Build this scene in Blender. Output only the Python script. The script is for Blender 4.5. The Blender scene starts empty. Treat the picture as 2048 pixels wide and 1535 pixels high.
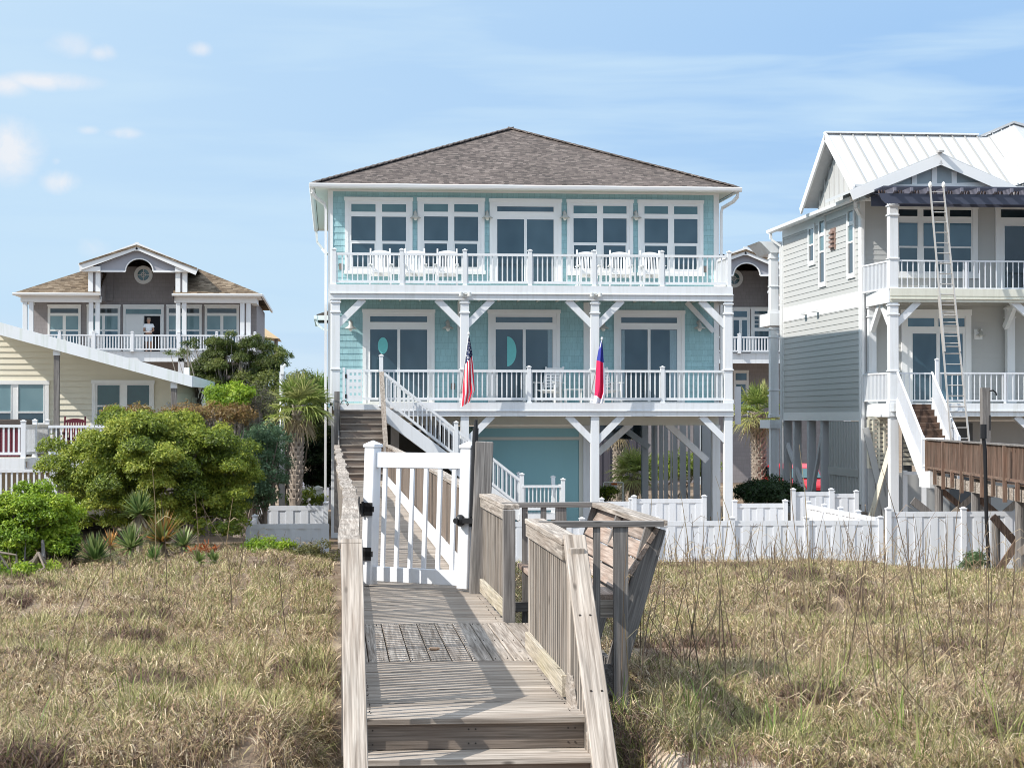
import bpy, math, random
import numpy as np
from mathutils import Matrix, Vector, Euler

random.seed(7)
rng = np.random.default_rng(11)
R = math.radians
scene = bpy.context.scene
COL = scene.collection

# ------------------------------------------------------------------ camera
F = 3982.0
CAMZ = 3.4
cam_data = bpy.data.cameras.new("camera")
cam = bpy.data.objects.new("camera", cam_data)
COL.objects.link(cam)
cam.location = (0, 0, CAMZ)
cam.rotation_euler = Euler((R(90 + 0.97), 0, -R(5.08)), 'XYZ')
cam_data.sensor_width = 36
cam_data.lens = F / 2048 * 36
cam_data.clip_start = 0.1
cam_data.clip_end = 6000
scene.camera = cam
_RC = cam.rotation_euler.to_matrix()


def at(u, v, d):
    """the point of the place that lies d metres deep along the plots' axis and is seen at photo pixel (u, v)"""
    w = _RC @ Vector(((u - 1024) / F, -(v - 767.5) / F, -1))
    t = d / w.y
    return Vector((w.x * t, d, CAMZ + w.z * t))


def PX(u, d, v=835):
    return at(u, v, d).x


def PZ(v, d, u=1024):
    return at(u, v, d).z


# ------------------------------------------------------------------ mesh builder
ROOTS = {}


class MB:
    def __init__(s):
        s.v = []
        s.f = []

    def hexa(s, p):
        n = len(s.v)
        s.v += [tuple(q) for q in p]
        for a in ((0, 3, 2, 1), (4, 5, 6, 7), (0, 1, 5, 4), (1, 2, 6, 5), (2, 3, 7, 6), (3, 0, 4, 7)):
            s.f.append(tuple(n + i for i in a))

    def box(s, x0, x1, y0, y1, z0, z1):
        if x0 > x1: x0, x1 = x1, x0
        if y0 > y1: y0, y1 = y1, y0
        if z0 > z1: z0, z1 = z1, z0
        s.hexa([(x0, y0, z0), (x1, y0, z0), (x1, y1, z0), (x0, y1, z0),
                (x0, y0, z1), (x1, y0, z1), (x1, y1, z1), (x0, y1, z1)])

    def bar(s, p, q, w, h, up=(0, 0, 1)):
        p = Vector(p); q = Vector(q)
        t = (q - p).normalized()
        up = Vector(up)
        a = t.cross(up)
        if a.length < 1e-4:
            a = t.cross(Vector((1, 0, 0)))
        a.normalize()
        b = a.cross(t).normalized()
        a = a * (w / 2); b = b * (h / 2)
        s.hexa([p - a - b, p + a - b, q + a - b, q - a - b, p - a + b, p + a + b, q + a + b, q - a + b])

    def cyl(s, p, q, r0, r1=None, n=10, cap=True):
        r1 = r0 if r1 is None else r1
        p = Vector(p); q = Vector(q)
        t = (q - p).normalized()
        a = t.orthogonal().normalized(); b = t.cross(a)
        k = len(s.v)
        for i in range(n):
            c, e = math.cos(2 * math.pi * i / n), math.sin(2 * math.pi * i / n)
            s.v.append(tuple(p + (a * c + b * e) * r0))
            s.v.append(tuple(q + (a * c + b * e) * r1))
        for i in range(n):
            j = (i + 1) % n
            s.f.append((k + 2 * i, k + 2 * j, k + 2 * j + 1, k + 2 * i + 1))
        if cap:
            s.f.append(tuple(k + 2 * i for i in reversed(range(n))))
            s.f.append(tuple(k + 2 * i + 1 for i in range(n)))

    def tube(s, pts, r, n=6):
        for i in range(len(pts) - 1):
            r0 = r[i] if isinstance(r, (list, tuple)) else r
            r1 = r[i + 1] if isinstance(r, (list, tuple)) else r
            s.cyl(pts[i], pts[i + 1], r0, r1, n)

    def ball(s, c, rx, ry=None, rz=None, n=10, m=7):
        ry = rx if ry is None else ry; rz = rx if rz is None else rz
        k = len(s.v)
        for i in range(m + 1):
            th = math.pi * i / m
            for j in range(n):
                ph = 2 * math.pi * j / n
                s.v.append((c[0] + rx * math.sin(th) * math.cos(ph), c[1] + ry * math.sin(th) * math.sin(ph), c[2] + rz * math.cos(th)))
        for i in range(m):
            for j in range(n):
                j2 = (j + 1) % n
                s.f.append((k + i * n + j, k + (i + 1) * n + j, k + (i + 1) * n + j2, k + i * n + j2))

    def lathe(s, c, prof, n=14, axis='z'):
        k = len(s.v)
        for (r, h) in prof:
            for j in range(n):
                ph = 2 * math.pi * j / n
                if axis == 'z':
                    s.v.append((c[0] + r * math.cos(ph), c[1] + r * math.sin(ph), c[2] + h))
                elif axis == 'y':
                    s.v.append((c[0] + r * math.cos(ph), c[1] + h, c[2] + r * math.sin(ph)))
                else:
                    s.v.append((c[0] + h, c[1] + r * math.cos(ph), c[2] + r * math.sin(ph)))
        for i in range(len(prof) - 1):
            for j in range(n):
                j2 = (j + 1) % n
                s.f.append((k + i * n + j, k + i * n + j2, k + (i + 1) * n + j2, k + (i + 1) * n + j))

    def prism(s, pts, off):
        """closed outline of 3D points extruded by a vector"""
        off = Vector(off)
        n = len(pts); k = len(s.v)
        s.v += [tuple(p) for p in pts]
        s.v += [tuple(Vector(p) + off) for p in pts]
        s.f.append(tuple(k + i for i in range(n)))
        s.f.append(tuple(k + n + i for i in reversed(range(n))))
        for i in range(n):
            j = (i + 1) % n
            s.f.append((k + i, k + n + i, k + n + j, k + j))

    def face(s, pts):
        k = len(s.v)
        s.v += [tuple(p) for p in pts]
        s.f.append(tuple(range(k, k + len(pts))))

    def build(s, name, mat, parent=None, smooth=False, bevel=0, recalc=True):
        me = bpy.data.meshes.new(name)
        o = bpy.data.objects.new(name, me)
        COL.objects.link(o)
        v = s.v
        if parent is not None:
            r = parent
            while r.parent is not None: r = r.parent
            org = ROOTS.get(r.name, (0, 0, 0))
            v = [(a - org[0], b - org[1], c - org[2]) for a, b, c in v]
            o.parent = parent
        me.from_pydata(v, [], s.f)
        if recalc:
            import bmesh
            bm = bmesh.new(); bm.from_mesh(me)
            bmesh.ops.recalc_face_normals(bm, faces=bm.faces)
            bm.to_mesh(me); bm.free()
        me.materials.append(mat)
        if smooth:
            me.polygons.foreach_set('use_smooth', [True] * len(me.polygons))
        if bevel:
            m = o.modifiers.new('bevel', 'BEVEL'); m.width = bevel; m.segments = 1
            m.limit_method = 'ANGLE'
        return o


def tag(o, label=None, cat=None, group=None, kind=None):
    if label: o['label'] = label
    if cat: o['category'] = cat
    if group: o['group'] = group
    if kind: o['kind'] = kind
    return o


def thing(name, label, cat, loc=(0, 0, 0), group=None):
    o = bpy.data.objects.new(name, None)
    COL.objects.link(o)
    o.location = loc
    o.empty_display_size = 0.2
    ROOTS[o.name] = tuple(loc)
    return tag(o, label, cat, group)


def plank(name, p, q, w, h, mat, parent, bevel=.004, up=(0, 0, 1)):
    """one sloping board whose own axis keeps the grain running along it"""
    p = Vector(p); q = Vector(q); L = (q - p).length
    mb = MB(); mb.box(-w / 2, w / 2, 0, L, -h / 2, h / 2)
    o = mb.build(name, mat, None, bevel=bevel)
    o.parent = parent
    r = parent
    while r.parent is not None: r = r.parent
    o.location = p - Vector(ROOTS.get(r.name, (0, 0, 0)))
    y = (q - p).normalized(); x = y.cross(Vector(up)).normalized(); z = x.cross(y)
    o.rotation_euler = Matrix((x, y, z)).transposed().to_euler()
    return o


def kids(o):
    return [c for c in COL.objects if c.parent == o]


def copy_tree(o, parent=None):
    c = o.copy(); COL.objects.link(c)
    if parent is not None: c.parent = parent
    for ch in kids(o): copy_tree(ch, c)
    return c


def npmesh(name, verts, faces, mat, parent=None, col=None, uv=None, smooth=False):
    """verts (n,3), faces (m,k) arrays"""
    me = bpy.data.meshes.new(name)
    o = bpy.data.objects.new(name, me); COL.objects.link(o)
    verts = np.asarray(verts, dtype=np.float32)
    if parent is not None:
        r = parent
        while r.parent is not None: r = r.parent
        verts = verts - np.array(ROOTS.get(r.name, (0, 0, 0)), dtype=np.float32)
        o.parent = parent
    faces = np.asarray(faces, dtype=np.int32)
    m, k = faces.shape
    me.vertices.add(len(verts)); me.vertices.foreach_set('co', verts.ravel())
    me.loops.add(m * k); me.loops.foreach_set('vertex_index', faces.ravel())
    me.polygons.add(m)
    me.polygons.foreach_set('loop_start', np.arange(0, m * k, k, dtype=np.int32))
    me.polygons.foreach_set('loop_total', np.full(m, k, dtype=np.int32))
    if smooth: me.polygons.foreach_set('use_smooth', np.ones(m, dtype=bool))
    if col is not None:
        a = me.attributes.new('col', 'FLOAT_COLOR', 'POINT')
        c4 = np.ones((len(verts), 4), dtype=np.float32); c4[:, :3] = col
        a.data.foreach_set('color', c4.ravel())
    if uv is not None:
        l = me.uv_layers.new(name='UVMap')
        l.data.foreach_set('uv', np.asarray(uv, dtype=np.float32)[faces.ravel()].ravel())
    me.update(calc_edges=True); me.validate()
    me.materials.append(mat)
    return o


# ------------------------------------------------------------------ materials
class NT:
    """tiny node helper"""
    def __init__(s, tree):
        s.t = tree; s.n = tree.nodes; s.l = tree.links

    def add(s, kind, **kw):
        n = s.n.new(kind)
        for k, v in kw.items():
            if k == 'ins':
                for i, x in v.items():
                    if isinstance(x, bpy.types.NodeSocket): s.l.new(x, n.inputs[i])
                    else: n.inputs[i].default_value = x
            else: setattr(n, k, v)
        return n

    def math(s, op, a, b=None, c=None, clamp=False):
        n = s.n.new('ShaderNodeMath'); n.operation = op; n.use_clamp = clamp
        for i, x in enumerate((a, b, c)):
            if x is None: continue
            if isinstance(x, bpy.types.NodeSocket): s.l.new(x, n.inputs[i])
            else: n.inputs[i].default_value = x
        return n.outputs[0]

    def mix(s, fac, a, b, blend='MIX'):
        n = s.n.new('ShaderNodeMix'); n.data_type = 'RGBA'; n.blend_type = blend
        for k, x in ((0, fac), (6, a), (7, b)):
            if isinstance(x, bpy.types.NodeSocket): s.l.new(x, n.inputs[k])
            else: n.inputs[k].default_value = x if k == 0 else (*x, 1)
        return n.outputs[2]

    def ramp(s, fac, stops, interp='LINEAR'):
        n = s.n.new('ShaderNodeValToRGB'); n.color_ramp.interpolation = interp
        e = n.color_ramp.elements
        while len(e) < len(stops): e.new(0.5)
        for i, (p, c) in enumerate(stops):
            e[i].position = p
            e[i].color = (*c, 1) if not isinstance(c, (int, float)) else (c, c, c, 1)
        s.l.new(fac, n.inputs[0])
        return n.outputs[0]

    def noise(s, vec, scale, detail=3, rough=.55, dist=0):
        n = s.n.new('ShaderNodeTexNoise')
        if vec is not None: s.l.new(vec, n.inputs['Vector'])
        n.inputs['Scale'].default_value = scale; n.inputs['Detail'].default_value = detail
        n.inputs['Roughness'].default_value = rough; n.inputs['Distortion'].default_value = dist
        return n.outputs['Fac']

    def mapping(s, vec, scale=(1, 1, 1), loc=(0, 0, 0)):
        n = s.n.new('ShaderNodeMapping'); s.l.new(vec, n.inputs[0])
        n.inputs['Scale'].default_value = scale; n.inputs['Location'].default_value = loc
        return n.outputs[0]


def new_mat(name):
    m = bpy.data.materials.new(name); m.use_nodes = True
    t = NT(m.node_tree); b = t.n['Principled BSDF']
    return m, t, b


def bump(t, b, h, strength=.3, dist=.01):
    n = t.n.new('ShaderNodeBump'); n.inputs['Strength'].default_value = strength; n.inputs['Distance'].default_value = dist
    t.l.new(h, n.inputs['Height']); t.l.new(n.outputs[0], b.inputs['Normal'])


def paint(name, c, rough=.5, var=.06, scale=3.0, dirt=None, bumpy=0.1, spec=.35):
    """painted surface: faint unevenness, weather streaks running down"""
    m, t, b = new_mat(name)
    tc = t.add('ShaderNodeTexCoord').outputs['Object']
    n1 = t.noise(tc, scale, 4)
    n2 = t.noise(t.mapping(tc, (9, 9, .8)), 1.0, 3)
    f = t.math('MULTIPLY_ADD', t.math('ADD', n1, n2), var, 1 - var)
    col = t.mix(1.0, c, f, 'MULTIPLY') if False else None
    hs = t.add('ShaderNodeHueSaturation', ins={'Color': (*c, 1), 'Value': f})
    out = hs.outputs[0]
    if dirt:
        k = t.ramp(n2, [(.47, 0.0), (.76, 1.0)])
        out = t.mix(t.math('MULTIPLY', k, .45), out, dirt)
        nd = out
    t.l.new(out, b.inputs['Base Color'])
    b.inputs['Roughness'].default_value = rough
    b.inputs['Specular IOR Level'].default_value = spec
    if bumpy: bump(t, b, t.noise(tc, 60, 3), bumpy, .004)
    return m


def shingle_mat(name, c, w=.16, h=.187, var=.25):
    m, t, b = new_mat(name)
    tc = t.add('ShaderNodeTexCoord').outputs['Object']
    sp = t.add('ShaderNodeSeparateXYZ', ins={0: tc}).outputs
    cv = t.add('ShaderNodeCombineXYZ', ins={0: t.math('ADD', sp[0], sp[1]), 1: sp[2], 2: 0.0}).outputs[0]
    br = t.add('ShaderNodeTexBrick', offset=.5, squash=.7, squash_frequency=3)
    t.l.new(cv, br.inputs['Vector'])
    br.inputs['Color1'].default_value = (1, 1, 1, 1); br.inputs['Color2'].default_value = (1 - var, 1 - var, 1 - var, 1)
    br.inputs['Mortar'].default_value = (.66, .66, .66, 1)
    br.inputs['Scale'].default_value = 1; br.inputs['Mortar Size'].default_value = .004
    br.inputs['Mortar Smooth'].default_value = .2
    br.inputs['Brick Width'].default_value = w; br.inputs['Row Height'].default_value = h
    n = t.noise(t.mapping(tc, (25, 25, 2.0)), 1, 3)
    f = t.mix(.5, br.outputs[0], t.ramp(n, [(.3, .8), (.7, 1.0)]), 'MULTIPLY')
    t.l.new(t.mix(1, c, f, 'MULTIPLY'), b.inputs['Base Color'])
    b.inputs['Roughness'].default_value = .65; b.inputs['Specular IOR Level'].default_value = .25
    bump(t, b, f, .25, .01)
    return m


def roof_mat(name, cols, w=.28, h=.14):
    m, t, b = new_mat(name)
    tc = t.add('ShaderNodeTexCoord').outputs['Object']
    sp = t.add('ShaderNodeSeparateXYZ', ins={0: tc}).outputs
    ge = t.add('ShaderNodeNewGeometry').outputs['True Normal']
    ns = t.add('ShaderNodeSeparateXYZ', ins={0: ge}).outputs
    side = t.math('GREATER_THAN', t.math('ABSOLUTE', ns[0]), t.math('ABSOLUTE', ns[1]))
    uu = t.math('ADD', t.math('MULTIPLY', sp[0], t.math('SUBTRACT', 1.0, side)), t.math('MULTIPLY', sp[1], side))
    vv = t.math('MULTIPLY', sp[2], 2.55)
    cv = t.add('ShaderNodeCombineXYZ', ins={0: uu, 1: vv, 2: 0.0}).outputs[0]
    br = t.add('ShaderNodeTexBrick', offset=.37, offset_frequency=2, squash=.6, squash_frequency=3)
    t.l.new(cv, br.inputs['Vector'])
    br.inputs['Color1'].default_value = (0, 0, 0, 1); br.inputs['Color2'].default_value = (1, 1, 1, 1)
    br.inputs['Mortar'].default_value = (.3, .3, .3, 1)
    br.inputs['Scale'].default_value = 1; br.inputs['Mortar Size'].default_value = 0
    br.inputs['Brick Width'].default_value = w; br.inputs['Row Height'].default_value = h
    col = t.ramp(br.outputs[0], [(0, cols[0]), (.4, cols[1]), (.75, cols[2]), (1, cols[3])])
    fr = t.math('FRACT', t.math('DIVIDE', vv, h))
    shade_line = t.ramp(fr, [(0, .28), (.16, .32), (.26, 1.0), (1, .9)])  # shade line along every shingle course, put into the colour
    big = t.ramp(t.noise(tc, .9, 3), [(.3, .82), (.7, 1.08)])
    sp1 = t.ramp(t.noise(tc, 40, 2), [(.3, .75), (.7, 1.15)])
    col = t.mix(1, col, shade_line, 'MULTIPLY'); col = t.mix(1, col, big, 'MULTIPLY'); col = t.mix(1, col, sp1, 'MULTIPLY')
    t.l.new(col, b.inputs['Base Color'])
    b.inputs['Roughness'].default_value = .9; b.inputs['Specular IOR Level'].default_value = .15
    bump(t, b, t.math('MULTIPLY', fr, -1.0), .4, .02)
    return m


def wood(name, axis, light, dark, red=None, redamt=.25, gray=1.0):
    """weathered timber with the grain along one axis; every board differs"""
    m, t, b = new_mat(name)
    tc = t.add('ShaderNodeTexCoord').outputs['Object']
    isl = t.add('ShaderNodeNewGeometry').outputs['Random Per Island']
    off = t.add('ShaderNodeCombineXYZ', ins={0: t.math('MULTIPLY', isl, 37.0), 1: t.math('MULTIPLY', isl, 91.0), 2: t.math('MULTIPLY', isl, 53.0)}).outputs[0]
    v = t.add('ShaderNodeVectorMath', operation='ADD', ins={0: tc, 1: off}).outputs[0]
    sc = {'x': (1.3, 34, 34), 'y': (34, 1.3, 34), 'z': (34, 34, 1.3)}[axis]
    g = t.noise(t.mapping(v, sc), 1.0, 5, .62, .6)
    sc2 = {'x': (2.5, 90, 90), 'y': (90, 2.5, 90), 'z': (90, 90, 2.5)}[axis]
    fine = t.noise(t.mapping(v, sc2), 1.0, 2, .5)
    col = t.ramp(g, [(.28, dark), (.5, tuple((a + c) / 2 for a, c in zip(light, dark))), (.68, light)])
    col = t.mix(.75, col, t.ramp(fine, [(.35, .5), (.6, 1.0)]), 'MULTIPLY')
    tone = t.math('MULTIPLY_ADD', isl, .38, .80)
    col = t.mix(1, col, tone, 'MULTIPLY')
    if red:
        rr = t.ramp(t.noise(v, 1.6, 3), [(.42, 0.0), (.72, 1.0)])
        col = t.mix(t.math('MULTIPLY', rr, redamt), col, red)
    # knots
    scv = {'x': (2.2, 7, 7), 'y': (7, 2.2, 7), 'z': (7, 7, 2.2)}[axis]
    vo = t.add('ShaderNodeTexVoronoi'); t.l.new(t.mapping(v, scv), vo.inputs['Vector']); vo.inputs['Scale'].default_value = 1
    kn = t.ramp(vo.outputs['Distance'], [(.05, 1.0), (.11, 0.0)])
    col = t.mix(t.math('MULTIPLY', kn, .75), col, tuple(x * .25 for x in dark))
    t.l.new(col, b.inputs['Base Color'])
    b.inputs['Roughness'].default_value = .85; b.inputs['Specular IOR Level'].default_value = .2
    bump(t, b, t.math('ADD', g, t.math('MULTIPLY', fine, .5)), .45, .006)
    return m


def flat(name, c, rough=.6, spec=.3, metal=0):
    m, t, b = new_mat(name)
    tc = t.add('ShaderNodeTexCoord').outputs['Object']
    f = t.math('MULTIPLY_ADD', t.noise(tc, 14, 3), .24, .88)
    h = t.add('ShaderNodeHueSaturation', ins={'Color': (*c, 1), 'Value': f})
    t.l.new(h.outputs[0], b.inputs['Base Color'])
    b.inputs['Roughness'].default_value = rough; b.inputs['Specular IOR Level'].default_value = spec
    b.inputs['Metallic'].default_value = metal
    return m


def glass(name, c, c2, rough=.06):
    """window glass over a dim room: uneven depth seen through it, sky mirrored on it"""
    m, t, b = new_mat(name)
    tc = t.add('ShaderNodeTexCoord').outputs['Object']
    isl = t.add('ShaderNodeNewGeometry').outputs['Random Per Island']
    n = t.noise(t.mapping(tc, (.9, .9, .6)), 1.0, 2)
    f = t.math('ADD', n, t.math('MULTIPLY_ADD', isl, .5, -.25))
    t.l.new(t.ramp(f, [(.3, c), (.75, c2)]), b.inputs['Base Color'])
    b.inputs['Roughness'].default_value = rough; b.inputs['Specular IOR Level'].default_value = .8
    bump(t, b, t.noise(tc, 1.3, 1), .04, .05)
    return m


def leaf_mat(name, trans=.38, gloss=.025):
    m = bpy.data.materials.new(name); m.use_nodes = True
    t = NT(m.node_tree)
    t.n.clear()
    a = t.add('ShaderNodeAttribute', attribute_name='col').outputs['Color']
    d = t.add('ShaderNodeBsdfDiffuse', ins={'Color': a})
    tl = t.add('ShaderNodeBsdfTranslucent', ins={'Color': a})
    mx = t.add('ShaderNodeMixShader', ins={0: trans, 1: d.outputs[0], 2: tl.outputs[0]})
    g = t.add('ShaderNodeBsdfGlossy', ins={'Color': (1, 1, 1, 1), 'Roughness': .5})
    mx2 = t.add('ShaderNodeMixShader', ins={0: gloss, 1: mx.outputs[0], 2: g.outputs[0]})
    o = t.add('ShaderNodeOutputMaterial')
    t.l.new(mx2.outputs[0], o.inputs[0])
    return m


M = {}
M['white'] = paint('white_paint', (.74, .755, .775), .45, .05, 2.0, dirt=(.56, .56, .54))
M['vinyl'] = paint('white_vinyl', (.74, .755, .79), .35, .03, 2.0, dirt=(.62, .62, .6), bumpy=.04)
M['trim'] = paint('white_trim', (.80, .80, .80), .4, .04, 2.0)
M['soffit'] = paint('soffit', (.66, .66, .60), .6, .05)
M['teal'] = shingle_mat('teal_shingles', (.36, .58, .62), var=.11)
M['tealpanel'] = paint('teal_panel', (.27, .50, .54), .5, .06, 1.5)
M['roof'] = roof_mat('brown_roof_shingles', [(.088, .076, .070), (.148, .122, .112), (.185, .153, .138), (.25, .21, .188)], .16, .095)
M['roof2'] = roof_mat('tan_roof_shingles', [(.11, .08, .055), (.19, .14, .095), (.25, .19, .13), (.33, .26, .19)])
M['glass'] = glass('window_glass', (.020, .050, .072), (.055, .10, .13))
M['glass2'] = glass('pale_window_glass', (.10, .19, .22), (.20, .31, .34))
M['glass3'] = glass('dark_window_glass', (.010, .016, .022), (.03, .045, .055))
M['transom'] = glass('transom_glass', (.05, .12, .14), (.10, .19, .20))
M['blueglass'] = glass('blue_window_glass', (.05, .11, .16), (.08, .16, .22))
M['cream'] = paint('cream_vinyl', (.71, .665, .55), .5, .05, 1.2)
M['graysiding'] = paint('pale_gray_siding', (.475, .475, .465), .55, .05, 1.0)
M['taupe'] = shingle_mat('taupe_shingles', (.31, .285, .29), .3, .2, .1)
M['bluegray'] = paint('blue_gray_panel', (.33, .38, .41), .55, .05)
M['metalroof'] = paint('white_metal_roof', (.50, .51, .52), .45, .05, .8, dirt=(.6, .61, .62), bumpy=0)
M['navy'] = flat('navy_paint', (.06, .068, .10), .5)
M['alum'] = flat('aluminium', (.47, .445, .42), .4, .5, .3)
M['pipe'] = flat('gray_pipe', (.36, .38, .40), .5, .4, .2)
M['black'] = flat('black_metal', (.012, .012, .014), .45, .4)
M['dark'] = flat('dark_interior', (.02, .02, .024), .8, .1)
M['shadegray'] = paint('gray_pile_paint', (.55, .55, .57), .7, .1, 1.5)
M['curtain'] = flat('pale_curtain', (.28, .38, .44), .8, .1)
M['maroon'] = flat('maroon_paint', (.11, .018, .03), .5)
M['spabrown'] = flat('spa_cover', (.07, .055, .05), .6)
M['red'] = flat('red_car_paint', (.55, .02, .035), .25, .6)
M['rubber'] = flat('rubber', (.02, .02, .02), .8, .1)
M['chairwhite'] = paint('white_chair_paint', (.80, .80, .80), .45, .04, 3)
M['galv'] = flat('galvanised_shade', (.50, .50, .48), .45, .4, .2)
M['bulb'] = flat('frosted_globe', (.75, .74, .70), .3, .4)
M['decal'] = flat('teal_oval', (.14, .50, .50), .3, .5)
W_L, W_D = (.55, .49, .43), (.195, .16, .13)
for ax in 'xyz':
    M['wood' + ax] = wood('weathered_wood_' + ax, ax, W_L, W_D, (.33, .23, .17), .2)
    M['gwood' + ax] = wood('gray_wood_' + ax, ax, (.30, .28, .265), (.12, .11, .105))
    M['bwood' + ax] = wood('brown_wood_' + ax, ax, (.27, .19, .145), (.10, .07, .055), (.28, .14, .095), .3)
M['tread'] = wood('stair_tread_wood', 'x', (.28, .24, .21), (.12, .095, .08), (.26, .15, .10), .3)
M['mossy'] = wood('mossy_wood', 'y', (.55, .50, .42), (.33, .28, .21), (.42, .37, .18), .3)
M['leaf'] = leaf_mat('leaves')
M['dry'] = leaf_mat('grass_blades', .2, .02)
M['bark'] = flat('bark', (.26, .22, .185), .9, .1)
M['skin'] = flat('skin', (.42, .24, .17), .6)
M['hair'] = flat('gray_hair', (.30, .26, .22), .8)
M['shirt'] = flat('white_cotton', (.75, .77, .80), .8)
M['shorts'] = flat('pale_blue_cotton', (.45, .52, .62), .8)
M['seam'] = flat('shaded_roof_seam', (.36, .355, .34), .5)  # darker than the roof metal: the seams' shadow lines put into their colour
M['pediment'] = paint('pale_gable_siding', (.36, .36, .40), .6, .05)
M['rafter'] = flat('sunlit_rafter', (.17, .17, .215), .5)  # sunlight on the rafters put into a paler colour than the navy
M['bench'] = wood('bench_wood', 'y', (.44, .37, .32), (.22, .165, .135), (.33, .2, .14), .4)
# ------------------------------------------------------------------ building helpers
def lap_front(mb, x0, x1, z0, z1, y, course=.187, t=.018):
    z = z0
    while z < z1 - .01:
        zt = min(z + course, z1)
        mb.prism([(x0, y, z), (x0, y - t, z), (x0, y - .003, zt), (x0, y, zt)], (x1 - x0, 0, 0))
        z = zt


def lap_side(mb, y0, y1, z0, z1, x, sgn, course=.187, t=.018):
    z = z0
    while z < z1 - .01:
        zt = min(z + course, z1)
        mb.prism([(x, y0, z), (x + sgn * t, y0, z), (x + sgn * .003, y0, zt), (x, y0, zt)], (0, y1 - y0, 0))
        z = zt


def frame_cells(mb, X0, X1, Z0, Z1, holes, ya, yb):
    """slab with rectangular holes"""
    zs = sorted({Z0, Z1, *[h[2] for h in holes], *[h[3] for h in holes]})
    xs = sorted({X0, X1, *[h[0] for h in holes], *[h[1] for h in holes]})
    for i in range(len(zs) - 1):
        zc = (zs[i] + zs[i + 1]) / 2
        run = None
        for j in range(len(xs) - 1):
            xc = (xs[j] + xs[j + 1]) / 2
            hole = any(h[0] < xc < h[1] and h[2] < zc < h[3] for h in holes)
            if not hole:
                if run is None: run = xs[j]
            elif run is not None:
                mb.box(run, xs[j], ya, yb, zs[i], zs[i + 1]); run = None
        if run is not None: mb.box(run, xs[-1], ya, yb, zs[i], zs[i + 1])


def window(root, d, outer, panes, name='window', trim=None, gl=None, casing=.10, depth=.05, sill=True, curtains=(), pane_gl=None):
    """outer and panes as (u0, v0, u1, v1) read off the photo at depth d"""
    trim = trim or M['trim']; gl = gl or M['glass']
    X0, X1 = PX(outer[0], d), PX(outer[2], d)
    uc = (outer[0] + outer[2]) / 2
    Z1, Z0 = PZ(outer[1], d, uc), PZ(outer[3], d, uc)
    H = [(PX(p[0], d), PX(p[2], d), PZ(p[3], d, uc), PZ(p[1], d, uc)) for p in panes]
    mb = MB()
    c = casing
    frame_cells(mb, X0 + c, X1 - c, Z0 + (c if sill else 0), Z1 - c, H, d - depth, d)
    mb.box(X0, X0 + c, d - depth - .025, d, Z0, Z1); mb.box(X1 - c, X1, d - depth - .025, d, Z0, Z1)
    mb.box(X0 - .02, X1 + .02, d - depth - .035, d, Z1 - c, Z1 + .003)
    if sill: mb.box(X0 - .03, X1 + .03, d - depth - .045, d, Z0 - .003, Z0 + c)
    # thin inner sash lips round each pane
    for h in H:
        e = .022
        y0, y1 = d - depth - .012, d - depth
        mb.box(h[0] - e, h[0], y0, y1, h[2] - e, h[3] + e); mb.box(h[1], h[1] + e, y0, y1, h[2] - e, h[3] + e)
        mb.box(h[0], h[1], y0, y1, h[3], h[3] + e); mb.box(h[0], h[1], y0, y1, h[2] - e, h[2])
    w = mb.build(name, trim, root)
    pg = {}
    for i, h in enumerate(H):
        m = (pane_gl or {}).get(i, gl)
        pg.setdefault(m.name, (m, MB()))[1].face([(h[0], d - .042, h[2]), (h[1], d - .042, h[2]), (h[1], d - .042, h[3]), (h[0], d - .042, h[3])])
    for m, g in pg.values(): g.build('pane', m, w)
    for (u0, u1, v0, v1) in curtains:
        x0, x1, z1, z0 = PX(u0, d), PX(u1, d), PZ(v0, d, uc), PZ(v1, d, uc)
        n = max(6, int((x1 - x0) / .03)); cm = MB()
        top = [(x0 + (x1 - x0) * k / n, d - .050 + .005 * math.sin(k * 1.9)) for k in range(n + 1)]
        for k in range(n):
            cm.face([(top[k][0], top[k][1], z0), (top[k + 1][0], top[k + 1][1], z0), (top[k + 1][0], top[k + 1][1], z1), (top[k][0], top[k][1], z1)])
        cm.build('curtain', M['curtain'], w)
    return w


def railing(root, p0, p1, h=.93, spacing=.14, mat=None, bal=.035, top=(.09, .07), bot=(.06, .07), gap=.09, name='railing', skip0=.08):
    """rail between two floor points; pickets stay upright on a slope"""
    mat = mat or M['white']
    p0 = Vector(p0); p1 = Vector(p1)
    mb = MB()
    up = Vector((0, 0, 1))
    mb.bar(p0 + up * (h - top[1] / 2), p1 + up * (h - top[1] / 2), top[0], top[1])
    mb.bar(p0 + up * (gap + bot[1] / 2), p1 + up * (gap + bot[1] / 2), bot[0], bot[1])
    L = (Vector((p1.x, p1.y, 0)) - Vector((p0.x, p0.y, 0))).length
    n = max(1, round((L - 2 * skip0) / spacing))
    dirv = (p1 - p0)
    ang = math.atan2(dirv.y, dirv.x)
    ca, sa = math.cos(ang) * bal / 2, math.sin(ang) * bal / 2
    for i in range(n + 1):
        q = p0 + dirv * ((skip0 + (L - 2 * skip0) * i / n) / L)
        za, zb = q.z + gap + bot[1] * .4, q.z + h - top[1] * .6
        c4 = [(q.x - ca + sa, q.y - sa - ca), (q.x + ca + sa, q.y + sa - ca), (q.x + ca - sa, q.y + sa + ca), (q.x - ca - sa, q.y - sa + ca)]
        mb.hexa([(a, b, za) for a, b in c4] + [(a, b, zb) for a, b in c4])
    return mb.build(name, mat, root)


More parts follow.
